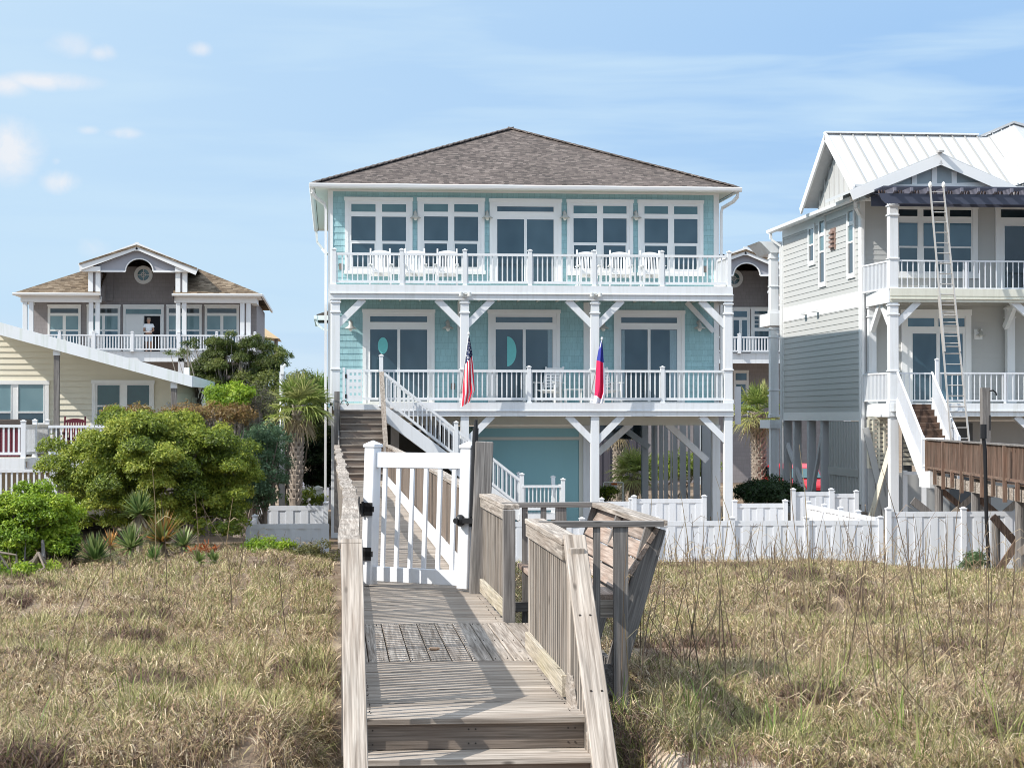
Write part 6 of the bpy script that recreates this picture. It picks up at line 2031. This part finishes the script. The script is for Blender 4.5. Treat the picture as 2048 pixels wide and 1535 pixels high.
shrub('low_green_bush', 'low lime-green sprig at the foot of the gray stakes at far left', 'shrub', C3(70, 1150, 36.2), (.45, .3, .18), 3000, .035, BRIGHT, 12, .16, 3)
shrub('low_green_bush', 'low lime-green sprig in the bottom left corner of the planting', 'shrub', C3(10, 1150, 36), (.35, .3, .18), 2600, .035, BRIGHT, 12, .16, 3)
shrub('fence_bush', 'fresh yellow-green bush against the white fence left of the boardwalk', 'shrub', C3(540, 1112, 43.5), (P3(42, 43.5), .4, P3(34, 43.5)), 9000, .034, BRIGHT, 26, .22, 5)
shrub('fence_bush', 'olive scrubby bush between the yellow-green bush and the boardwalk', 'shrub', C3(622, 1118, 43.2), (P3(45, 43), .4, P3(26, 43)), 5200, .028, [(.07, .08, .03), (.15, .15, .05), (.22, .2, .07)], 24, .2, 8)
# scrub behind the wax myrtle
ex_ = []
shrub('dry_scrub', 'reddish-brown half-dry scrub topping the big olive-green shrub', 'shrub', C3(405, 838, 49.5), (P3(95, 49.5), .6, P3(24, 49.5)), 9000, .034, TWIG, 40, .28, 26, up_bias=.6, base=.6)
shrub('dry_scrub', 'sparse reddish twigs rising in front of the cottage window', 'shrub', C3(255, 838, 48.5), (P3(60, 48.5), .4, P3(26, 48.5)), 2200, .045, TWIG, 26, .16, 18, up_bias=.6, base=.8)
shrub('bluish_shrub', 'bluish-green shrub between the big olive-green shrub and the gray pole', 'shrub', C3(520, 950, 50.5), (P3(45, 50), .7, P3(95, 50)), 16000, .04, BLUEG, 46, .36, 6)
shrub('lime_shrub', 'bright lime shrub high under the dark cedar', 'shrub', C3(452, 798, 53), (P3(42, 53), .5, P3(20, 53)), 6500, .042, BRIGHT, 24, .26, 4, base=.5)
shrub('gray_scrub', 'gray twiggy scrub between the lime shrub and the palm', 'shrub', C3(485, 850, 54), (P3(58, 54), .7, P3(70, 54)), 9000, .034, [(.06, .055, .04), (.12, .11, .08), (.16, .17, .08)], 50, .36, 40, base=.3)
# dark cedar tree
ex_ = []
for u, v, r_ in ((390, 688, .3), (420, 690, .4), (455, 685, .45), (500, 690, .5), (530, 700, .5), (555, 715, .4), (480, 720, .55), (520, 735, .5), (545, 745, .35), (430, 710, .4), (370, 708, .25), (350, 712, .18), (565, 705, .2), (515, 675, .28), (400, 760, .4), (470, 770, .4), (440, 745, .45)):
    for _ in range(3):
        q = at(u + rng.normal() * 7, v + rng.normal() * 6, 66 + rng.uniform(-.9, .9)); ex_.append((*q, r_ * rng.uniform(.4, .7)))
shrub('cedar_tree', 'dark windswept cedar with gray bare branches behind the cream cottage roof', 'tree', C3(470, 745, 66), (P3(80, 66), 1.2, P3(58, 66)), 76000, .034, CEDAR, 46, .36, 34, up_bias=.7, extra=ex_, base=0, stemmat=flat('gray_branches', (.24, .21, .18), .9))
shrub('cedar_tree', 'dark lower cedar growth behind the gray pole and palm', 'tree', C3(560, 830, 64), (P3(95, 64), 1.2, P3(75, 64)), 42000, .042, CEDAR, 50, .48, 20, up_bias=.5, base=0, stemmat=M['bark'])
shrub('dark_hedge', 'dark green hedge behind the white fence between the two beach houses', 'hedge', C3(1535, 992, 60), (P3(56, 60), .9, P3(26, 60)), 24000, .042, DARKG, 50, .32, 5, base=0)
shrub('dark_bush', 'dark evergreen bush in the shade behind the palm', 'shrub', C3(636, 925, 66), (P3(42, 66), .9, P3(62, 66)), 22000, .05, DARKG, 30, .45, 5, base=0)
shrub('small_bush', 'small low green plant on the yard edge near the pedestal', 'shrub', C3(608, 1000, 60), (.55, .4, .25), 2600, .04, GREEN, 14, .2, 3, base=0)
shrub('small_bush', 'small green plant below the notice frame under the house', 'shrub', C3(1215, 988, 68), (.4, .4, .22), 2200, .04, GREEN, 12, .2, 3, base=0)
shrub('far_hedge', 'sunlit green hedge glimpsed through the slats under the turquoise house', 'hedge', C3(1360, 945, 84), (P3(75, 84), .8, P3(32, 84)), 9000, .06, GREEN[:3], 30, .5, 3, base=0)
shrub('fence_sprig', 'green sprig at the foot of the taller fence by the black pole', 'shrub', C3(1948, 1125, 45), (.3, .25, .2), 1500, .04, [(.08, .14, .06), (.14, .2, .08)], 10, .14, 3)

# ------------------------------------------------------------------ palms and yuccas
def strip(pts, widths, side):
    """flat ribbon along pts"""
    P_ = np.array(pts); S = np.array(side); W = np.array(widths)[:, None]
    V = np.stack([P_ - S * W, P_ + S * W], 1).reshape(-1, 3)
    n = len(P_)
    Fq = np.array([[2 * i, 2 * i + 1, 2 * i + 3, 2 * i + 2] for i in range(n - 1)])
    return V, Fq


def frond(org, az, el, pet, blade, n, droop, col, curl=.6):
    """fan-palm leaf: stalk, then many drooping blades"""
    d = np.array([math.cos(az) * math.cos(el), math.sin(az) * math.cos(el), math.sin(el)])
    up_ = np.array([0, 0, 1.0]); side = np.cross(d, up_); side /= np.linalg.norm(side) + 1e-9; nrm = np.cross(side, d)
    org = np.array(org); Vs, Fs, Cs = [], [], []; k = 0
    P_ = [org + d * pet * t_ - up_ * droop * .25 * pet * t_ * t_ for t_ in (0, .5, 1)]
    v, f = strip(P_, [.022, .016, .012], [side] * 3); Vs.append(v); Fs.append(f + k); k += len(v); Cs.append(np.tile(np.array(col) * 1.1, (len(v), 1)))
    hub = P_[-1]
    for i in range(n):
        a = (i / (n - 1) - .5) * R(215)
        bd = d * math.cos(a) + side * math.sin(a) + nrm * (.12 + .18 * math.cos(a))
        bd /= np.linalg.norm(bd)
        L = blade * (.62 + .38 * math.cos(a * .75)) * rng.uniform(.85, 1.1)
        pts = []
        dr = droop * rng.uniform(.6, 1.5)
        for t_ in (0, .35, .7, 1):
            pts.append(hub + bd * L * t_ - up_ * dr * L * (t_ ** 2.4))
        s2 = np.cross(bd, nrm); s2 /= np.linalg.norm(s2) + 1e-9
        v, f = strip(pts, [.008, .022, .015, .002], [s2 * .8 + nrm * .6 * (1 if i % 2 else -1)] * 4)
        Vs.append(v); Fs.append(f + k); k += len(v)
        cc = np.array(col) * rng.uniform(.75, 1.3); tipc = cc * .6 + np.array((.30, .25, .10)) * .4
        Cs.append(np.repeat(np.array([cc, cc, cc * .7 + tipc * .3, tipc]), 2, 0))
    return np.concatenate(Vs), np.concatenate(Fs), np.concatenate(Cs)


def palm(name, label, base, crown, nf, pet, blade, tr, group=None, dead=8, boots=True, cols=((.16, .23, .05), (.25, .31, .075), (.36, .37, .14)), deadcol=(.44, .36, .24)):
    r = thing(name, label, 'palm tree', tuple(base), group)
    base = Vector(base); crown = Vector(crown)
    H = (crown - base).length
    mb = MB(); n = 14
    pts = [base.lerp(crown, i / n) + Vector((.03 * math.sin(i), .03 * math.cos(i * 1.3), 0)) for i in range(n + 1)]
    mb.tube(pts, [tr * (1.1 - .1 * i / n) * (1 + .05 * math.sin(i * 2.3)) for i in range(n + 1)], 12)
    tk_ = mb.build('trunk', M['bark'], r, recalc=False)
    if boots:
        mb = MB(); rows = int(H / .13)
        for i in range(rows):
            f = i / rows
            if f < .25 and boots != 'full': continue
            c = base.lerp(crown, f)
            for j in range(7):
                a = 2 * math.pi * (j + .5 * (i % 2)) / 7
                o = Vector((math.cos(a), math.sin(a), 0))
                p0 = c + o * tr * .9; p1 = c + o * (tr * 1.12 + .035) + Vector((0, 0, .17)) 
                mb.bar(p0, p1, .075, .03, tuple(o))
        mb.build('leaf_bases', flat('palm_boots', (.43, .37, .315), .9), tk_)
    Vs, Fs, Cs = [], [], []; k = 0
    for i in range(nf + dead):
        az = i * 2.399 + rng.uniform(-.3, .3)
        if i < nf:
            f = i / nf
            el = R(78 - 105 * f) + rng.uniform(-.12, .12); col = np.array(cols[rng.integers(len(cols))]); dr = .15 + .45 * f
            v, fc, c_ = frond(crown, az, el, pet * rng.uniform(.8, 1.1), blade * rng.uniform(.85, 1.1), 22, dr, col)
        else:
            v, fc, c_ = frond(crown - Vector((0, 0, .1)), az, R(-55 + rng.uniform(-15, 15)), pet * .55, blade * .75, 15, .7, deadcol)
        Vs.append(v); Fs.append(fc + k); k += len(v); Cs.append(c_)
    npmesh('fronds', np.concatenate(Vs), np.concatenate(Fs), M['leaf'], r, col=np.concatenate(Cs))
    return r


b0 = at(588, 1010, 56); palm('palm_tree', 'cabbage palm with shaggy tan fronds left of the timber steps', (b0.x, 56, -.05), at(598, 812, 56), 34, .55, .66, .14)
b0 = at(634, 1000, 71); palm('palm_tree', 'smaller palm crown mostly hidden behind the cabbage palm and house corner', (b0.x, 71, -.05), at(634, 800, 71), 34, .6, .8, .14)
b0 = at(1519, 960, 80); palm('palm_tree', 'palm with a criss-cross trunk in the gap between the two beach houses', (b0.x, 80, -.05), at(1516, 825, 80), 34, .75, .85, .26, dead=5, boots='full')
b0 = at(1238, 985, 76); palm('palm_tree', 'short palm seen under the turquoise house through the open bay', (b0.x, 76, -.05), at(1238, 850, 76), 12, .5, .6, .2, boots='full', dead=6)
b0 = at(1268, 985, 74); palm('palm_tree', 'low spreading palm on the ground under the turquoise house', (b0.x, 74, -.05), at(1268, 945, 74), 30, .5, .75, .16, boots=False, dead=10)


def yucca(label, u, v, d, rad, n, cols, trunk=0, skirt=0, flat_=.0, deadmix=0):
    p = at(u, v, d)
    g = float(gz_(p.x, d))
    r = thing('yucca', label, 'yucca', (p.x, d, g), 'yuccas in front of the big shrub')
    rad = P3(rad, d) * 1.3; n = int(n * 1.5)
    Vs, Fs, Cs = [], [], []; k = 0
    cols = np.array(cols)
    for i in range(n + skirt):
        az = i * 2.399 + rng.uniform(-.2, .2)
        if i < n: el = R(rng.uniform(-12 + flat_, 84)); L = rad * rng.uniform(.8, 1.12); col = cols[rng.integers(len(cols))]; sag = rng.uniform(0, .12)
        else: el = R(rng.uniform(-85, -40)); L = rad * rng.uniform(.7, 1.15); col = np.array((.40, .33, .25)) * rng.uniform(.6, 1.2); sag = .1
        dv = np.array([math.cos(az) * math.cos(el), math.sin(az) * math.cos(el), math.sin(el)])
        side = np.cross(dv, [0, 0, 1.0]); side /= np.linalg.norm(side) + 1e-9
        o = np.array(p); w = .02 if rad < .4 else .028
        pts = [o + dv * L * t_ - np.array([0, 0, 1]) * sag * L * t_ * t_ for t_ in (.04, .35, .7, 1)]
        v_, f_ = strip(pts, [w * .6, w, w * .7, .001], [side] * 4)
        Vs.append(v_); Fs.append(f_ + k); k += len(v_)
        c2 = col * rng.uniform(.7, 1.3); Cs.append(np.repeat(np.array([c2, c2, c2 * 1.1, c2 * .6 + np.array((.3, .22, .1)) * .4]), 2, 0))
    npmesh('leaves', np.concatenate(Vs), np.concatenate(Fs), M['leaf'], r, col=np.concatenate(Cs))
    mb = MB(); mb.cyl((p.x, d, g - .05), tuple(p), .07, .06, 8); mb.build('trunk', M['bark'], r)
    return r


YD = [(.075, .135, .04), (.13, .20, .06), (.22, .28, .10)]
YO = [(.16, .17, .05), (.26, .22, .07), (.36, .20, .06), (.40, .17, .05)]
yucca('tall yucca with blue-green spikes above a shaggy dead skirt', 279, 1026, 43, 40, 90, YD, skirt=60)
yucca('wide olive and orange yucca with rusty lower leaves', 325, 1083, 42, 50, 110, YO + YD[1:], skirt=25)
yucca('dark green yucca nearest the dune grass right of the lime bush', 190, 1120, 37.5, 44, 100, YD)
yucca('upright green yucca between the dead gray one and the orange one', 262, 1095, 41, 42, 80, YD)
yucca('small dead gray yucca head with orange leaves above it', 221, 1090, 42, 26, 40, [(.5, .25, .07), (.4, .22, .08), (.3, .25, .1)], skirt=50)
yucca('thin green yucca right of the orange one', 368, 1092, 41.5, 34, 50, YD + [(.4, .36, .25)])
yucca('small green yucca clump at the grass edge below the white fence corner', 427, 1125, 37.5, 22, 45, YD)
yucca('small pale green yucca just left of the smallest clump', 398, 1122, 38, 22, 40, [(.14, .2, .06), (.2, .26, .08)])
yucca('low green yucca in the grass below the orange one', 308, 1118, 37.5, 24, 45, [(.10, .17, .05), (.16, .24, .07)])
yucca('dark low yucca in shadow under the lime bush', 138, 1118, 37.8, 40, 60, [(.03, .05, .03), (.05, .07, .04)], skirt=30)
mb = MB(); p = at(408, 1098, 39.5); mb.ball(tuple(p), .28, .2, .12, 12, 8); 
mb = MB()
for _ in range(60):
    q = at(408 + rng.normal() * 12, 1100 + rng.normal() * 4, 39.5); mb.bar(q, q + Vector((rng.normal() * .12, rng.normal() * .1, abs(rng.normal()) * .08)), .02, .004)
tag(mb.build('dead_leaves', flat('rust_leaves', (.42, .13, .04), .8), None), 'pile of rust-orange dead leaves right of the orange yucca', 'dead leaves')

# ------------------------------------------------------------------ dune grass
def make_grass(n, ylo, yhi, seed):
    g = np.random.default_rng(seed)
    yy = ylo * (yhi / ylo) ** g.uniform(0, 1, n)
    a0 = np.arctan((-260 - 1024) / F) + R(5.08); a1 = np.arctan((2480 - 1024) / F) + R(5.08)
    xx = yy * (np.tan(a0) + (np.tan(a1) - np.tan(a0)) * g.uniform(0, 1, n))
    # gather into tussocks
    cell = .34 + .012 * yy
    hx = np.floor(xx / cell); hy = np.floor(yy / cell)
    hsh = np.sin(hx * 127.1 + hy * 311.7) * 43758.5453; hsh -= np.floor(hsh)
    hs2 = np.sin(hx * 269.5 + hy * 183.3) * 43758.5453; hs2 -= np.floor(hs2)
    hs3 = np.sin(hx * 419.2 + hy * 371.9) * 43758.5453; hs3 -= np.floor(hs3)
    cx_, cy_ = (hx + .2 + .6 * hsh) * cell, (hy + .2 + .6 * hs2) * cell
    pull = g.uniform(.0, .55, n)
    xx = xx + (cx_ - xx) * pull; yy = yy + (cy_ - yy) * pull
    patch = np.sin(xx * .8 + yy * .5) + np.sin(xx * 1.9 - yy * .8 + 1) + np.sin(xx * .35 + yy * 1.3 + 4)
    keep = (patch > -1.75) | (g.uniform(0, 1, n) < .25)
    sandy = (xx > 1.5) & (xx < 2.15 + .5 * np.sin(yy * 3)) & (yy < 12.3)
    keep &= ~(sandy & (g.uniform(0, 1, n) < .88))
    keep &= (hs3 > .05) | (g.uniform(0, 1, n) < .4)
    keep &= ~((xx > .02) & (xx < 1.52)) | (yy > 52)
    keep &= ~((xx > 1.4) & (xx < 2.25) & (yy > 13.7) & (yy < 17.1))
    xx, yy, hsh, hs2, hs3, patch, cx_, cy_ = [q[keep] for q in (xx, yy, hsh, hs2, hs3, patch, cx_, cy_)]
    n = len(xx)
    z = gz_(xx, yy)
    L = (.09 + .17 * g.uniform(0, 1, n) ** 1.6) * (.85 + .3 * hsh) * (1 + .004 * yy)
    L *= np.where(yy > 40, .8, 1.0)
    green = (hs2 * .08 + g.uniform(0, 1, n) + .05 * patch) > .90
    brown = (~green) & ((hs3 < .13) | (g.uniform(0, 1, n) + .3 * (hs3 - .5) < .30))
    az = g.uniform(0, 2 * np.pi, n)
    lit = g.uniform(0, 1, n) < .58
    lean = np.abs(g.normal(size=n)) * .6 + .12
    lean = np.where(green, lean * .6, lean)
    L = np.where(lit & ~green, L * g.uniform(.45, 1.0, n), L)
    z = z + np.where(lit & ~green, g.uniform(0, .11, n), 0)
    lean = np.where(lit & ~green, g.uniform(.7, 1.75, n), lean)
    bend = np.where(green, g.uniform(.3, 1.6, n), g.uniform(.8, 3.6, n))
    dx, dy = np.cos(az), np.sin(az)
    W = (.0015 + .0011 * g.uniform(0, 1, n)) * (.75 + .05 * yy)
    th = lean
    P_ = np.stack([xx, yy, z - .01], -1)
    S = np.stack([-dy + g.normal(size=n) * .5, dx + g.normal(size=n) * .5, g.normal(size=n) * .15], -1); S /= np.linalg.norm(S, axis=1, keepdims=True)
    segs = 3
    lev = [P_]
    for s_ in range(segs):
        P_ = P_ + (L / segs)[:, None] * np.stack([dx * np.sin(th), dy * np.sin(th), np.cos(th)], -1)
        th = th + bend / segs * (1 + .5 * g.normal(size=n) * .5)
        lev.append(P_)
    prof = [1, 1, .75, .15]
    V = np.stack([lev[i] + sg * S * (W * prof[i])[:, None] for i in range(segs + 1) for sg in (-1, 1)], 1)
    nv = 2 * (segs + 1)
    base = (np.arange(n) * nv)[:, None, None]
    q = np.array([[2 * i, 2 * i + 1, 2 * i + 3, 2 * i + 2] for i in range(segs)])[None]
    Fq = (base + q).reshape(-1, 4)
    dryc = np.array([(.62, .46, .28), (.72, .57, .37), (.50, .345, .22), (.80, .67, .48), (.54, .45, .22)])[g.integers(0, 5, n)]
    grc = np.array([(.27, .28, .09), (.38, .37, .15), (.44, .40, .19), (.22, .24, .08)])[g.integers(0, 4, n)]
    brc = np.array([(.22, .135, .10), (.30, .195, .14), (.11, .075, .06)])[g.integers(0, 3, n)]
    col = np.where(green[:, None], grc, np.where(brown[:, None], brc, dryc)) * g.uniform(.45, 1.25, (n, 1)) * (.92 + .05 * np.clip(patch, -1.5, 1.5))[:, None]
    col = np.repeat(col, nv, 0)
    return V.reshape(-1, 3), Fq, col


V, Fq, col = make_grass(1350000, 9.6, 49, 5)
tag(npmesh('dune_grass', V, Fq, M['dry'], None, col=col), 'dry tan and green dune grass covering the sand', 'grass', kind='stuff')

# tall dry stalks
Vs, Fs, Cs = [], [], []; k = 0
spots = []
for _ in range(190): spots.append((rng.uniform(1240, 2060), rng.uniform(13, 44), rng.uniform(.5, 1.35)))
for _ in range(20): spots.append((rng.uniform(1250, 1900), rng.uniform(14, 24), rng.uniform(1.2, 2.0)))
for _ in range(22): spots.append((rng.uniform(0, 640), rng.uniform(14, 40), rng.uniform(.5, 1.0)))
for _ in range(60): spots.append((rng.uniform(1260, 2060), rng.uniform(11.6, 17), rng.uniform(.45, 1.15)))
for _ in range(210): spots.append((rng.uniform(1215, 2060), rng.uniform(42.5, 47.2), rng.uniform(.25, .75)))
for _ in range(40): spots.append((rng.uniform(500, 668), rng.uniform(43.5, 46.5), rng.uniform(.2, .5)))
for u, d, L in ((300, 24, 1.9), (335, 30, 1.6), (400, 38, 1.5), (430, 39, 1.3), (450, 39.3, 1.3), (467, 39.6, 1.35), (480, 39.2, 1.2)): spots.append((u, d, L))
for u, d, L in spots:
    x = PX(u, d); g0 = float(gz_(x, d))
    lean = rng.normal() * .14 + (.7 * rng.choice([-1, 1]) if rng.uniform() < .14 else 0); ly = rng.normal() * .1
    w = .0029 + .00009 * d
    p0 = np.array([x, d, g0 - .02]); dv = np.array([math.sin(lean), ly, math.cos(lean)])
    cv = np.array([rng.normal() * .1, 0, -.03])
    pts = [p0 + dv * L * t_ + cv * L * t_ * t_ for t_ in (0, .25, .5, .75, 1)]
    col = np.array([(.26, .19, .13), (.34, .26, .17), (.16, .12, .09), (.42, .33, .2)])[rng.integers(4)] * rng.uniform(.8, 1.2)
    for sd in ((1, 0, 0), (0, 1, 0)):
        v_, f_ = strip(pts, [w, w, w * .9, w * .8, w * .4], [np.array(sd, float)] * 5); Vs.append(v_); Fs.append(f_ + k); k += len(v_); Cs.append(np.tile(col, (len(v_), 1)))
    for _ in range(rng.integers(0, 5)):       # withered side blades
        t_ = rng.uniform(.15, .9); q = p0 + dv * L * t_ + cv * L * t_ * t_
        a = rng.uniform(0, 6.28); l2 = rng.uniform(.08, .3)
        ps = [q, q + np.array([math.cos(a) * l2 * .5, math.sin(a) * l2 * .3, l2 * .4]), q + np.array([math.cos(a) * l2, math.sin(a) * l2 * .5, l2 * .2])]
        v_, f_ = strip(ps, [w * .9, w * .8, w * .2], [np.array([0, .6, .8])] * 3); Vs.append(v_); Fs.append(f_ + k); k += len(v_); Cs.append(np.tile(col * 1.2, (len(v_), 1)))
tag(npmesh('dry_stalks', np.concatenate(Vs), np.concatenate(Fs), M['dry'], None, col=np.concatenate(Cs)), 'tall dry grass stalks standing out of the dune grass', 'stalks', kind='stuff')

# green blades tufts, a few larger clumps on the right
Vs, Fs, Cs = [], [], []; k = 0
for u, d, n_, h in ((1395, 13.0, 34, .42), (1560, 11.8, 18, .4), (1795, 12.0, 26, .45), (1960, 13.2, 18, .4), (1730, 16, 18, .4), (1850, 11.2, 20, .4), (60, 12.4, 14, .4), (250, 13.6, 12, .4), (1660, 13.4, 16, .4), (1250, 13.2, 14, .35), (1590, 22, 14, .4), (2010, 11.6, 16, .4)):
    x = PX(u, d); g0 = float(gz_(x, d))
    for _ in range(n_):
        a = rng.uniform(0, 6.28); l = h * rng.uniform(.5, 1.15); le = abs(rng.normal()) * .35 + .05; be = rng.uniform(.1, .9)
        o = np.array([x + rng.normal() * .07, d + rng.normal() * .07, g0 - .02]); pts = [o]; th = le
        for s_ in range(4): pts.append(pts[-1] + l / 4 * np.array([math.cos(a) * math.sin(th), math.sin(a) * math.sin(th), math.cos(th)])); th += be / 4
        col = np.array([(.16, .24, .05), (.26, .33, .08), (.36, .40, .13), (.40, .36, .17)])[rng.integers(4)] * rng.uniform(.7, 1.2)
        v_, f_ = strip(pts, [.0045, .0045, .004, .003, .0008], [np.array([-math.sin(a), math.cos(a), 0])] * 5); Vs.append(v_); Fs.append(f_ + k); k += len(v_); Cs.append(np.tile(col, (len(v_), 1)))
tag(npmesh('beach_grass_tufts', np.concatenate(Vs), np.concatenate(Fs), M['dry'], None, col=np.concatenate(Cs)), 'green tufts of long beach grass among the dry grass', 'grass', kind='stuff')

# ------------------------------------------------------------------ sky and sun
EL, AZF = 42.0, 20.0
sun_d = bpy.data.lights.new('sun', 'SUN'); sun = bpy.data.objects.new('sun', sun_d); COL.objects.link(sun)
sun_d.energy = 3.6; sun_d.angle = R(.5); sun_d.color = (1, .95, .87)
to_sun = Vector((-math.cos(R(EL)) * math.cos(R(AZF)), -math.cos(R(EL)) * math.sin(R(AZF)), math.sin(R(EL))))
sun.rotation_euler = to_sun.to_track_quat('Z', 'Y').to_euler()
world = bpy.data.worlds.new('World'); scene.world = world; world.use_nodes = True
t = NT(world.node_tree); bg = t.n['Background']
sky = t.add('ShaderNodeTexSky', sky_type='NISHITA')
sky.sun_disc = False; sky.sun_elevation = R(EL)
sky.sun_rotation = math.atan2(to_sun.x, to_sun.y)
sky.air_density = 1.0; sky.dust_density = .6; sky.ozone_density = 2.0
gen = t.add('ShaderNodeTexCoord').outputs['Generated']
sp = t.add('ShaderNodeSeparateXYZ', ins={0: gen}).outputs
az = t.math('ARCTAN2', sp[0], sp[1])
elv = t.math('ARCSINE', sp[2])
grad = t.ramp(t.math('MULTIPLY', elv, 1 / 1.5708, clamp=True), [(0, (4.6, 5.4, 6.2)), (.035, (3.65, 4.95, 6.2)), (.14, (3.75, 5.0, 6.2)), (.28, (6.8, 8.0, 9.4)), (1, (6.6, 7.6, 9.0))])
azf = t.math('MULTIPLY_ADD', az, 2.0, .42, clamp=True)
wisp = t.noise(t.mapping(gen, (3, 3, 26)), 2.2, 4, .5, .3)
blue = t.math('MULTIPLY', azf, t.ramp(t.math('ADD', wisp, t.math('MULTIPLY', elv, -1.2)), [(.25, 1.0), (.48, .25)]))
col = t.mix(t.math("MULTIPLY", blue, t.ramp(t.math("MULTIPLY", elv, 1 / 1.5708, clamp=True), [(.12, 1.0), (.25, 0.0)])), grad, (2.35, 3.8, 5.85))
pale = t.ramp(wisp, [(.45, 0.0), (.75, .5)])
col = t.mix(t.math('MULTIPLY', pale, .5), col, (3.9, 5.1, 6.1))
# a few small puffs low in the west
dn = t.noise(gen, 46, 6, .62, .4); dn2 = t.noise(gen, 9, 3, .5)
tot = None
def azel(u, v):
    p = at(u, v, 1000) - Vector((0, 0, CAMZ)); return math.atan2(p.x, p.y), math.atan2(p.z, math.hypot(p.x, p.y))
for u, v, ru, rv, am in ((10, 300, 62, 52, 1.0), (122, 364, 34, 20, .95), (95, 163, 85, 16, .8), (10, 172, 45, 20, .7), (145, 90, 50, 26, .4), (207, 105, 28, 16, .6), (400, 99, 22, 14, .65), (245, 266, 34, 11, .6), (180, 260, 22, 9, .4), (190, 495, 40, 26, .3), (112, 322, 10, 8, .35)):
    a_, e_ = azel(u, v)
    qx = t.math('DIVIDE', t.math('SUBTRACT', az, a_), ru / F); qy = t.math('DIVIDE', t.math('SUBTRACT', elv, e_), rv / F)
    r2 = t.math('ADD', t.math('MULTIPLY', qx, qx), t.math('MULTIPLY', qy, qy))
    fo = t.math('EXPONENT', t.math('MULTIPLY', r2, -1.1))
    k_ = t.math('MULTIPLY', t.math('MULTIPLY', fo, t.math('ADD', t.math('MULTIPLY', t.math('SUBTRACT', dn, .5), 3.4), 1.0)), am)
    tot = k_ if tot is None else t.math('MAXIMUM', tot, k_)
tot = t.ramp(tot, [(.10, 0.0), (.4, .35), (.95, .82)])
col = t.mix(t.math('MULTIPLY', tot, .95, clamp=True), col, (6.1, 5.95, 6.0))
fin = t.mix(.92, sky.outputs[0], col)
t.l.new(fin, bg.inputs['Color']); bg.inputs['Strength'].default_value = .1

scene.view_settings.view_transform = 'Standard'; scene.view_settings.look = 'None'
scene.view_settings.gamma = 1; scene.view_settings.exposure = 0.65
scene.render.engine = 'CYCLES'
scene.cycles.max_bounces = 6; scene.cycles.transparent_max_bounces = 6
scene.cycles.use_denoising = True
scene.cycles.denoiser = 'OPENIMAGEDENOISE'
scene.cycles.denoising_input_passes = 'RGB_ALBEDO_NORMAL'
scene.cycles.denoising_prefilter = 'ACCURATE'
scene.cycles.filter_width = 1.0
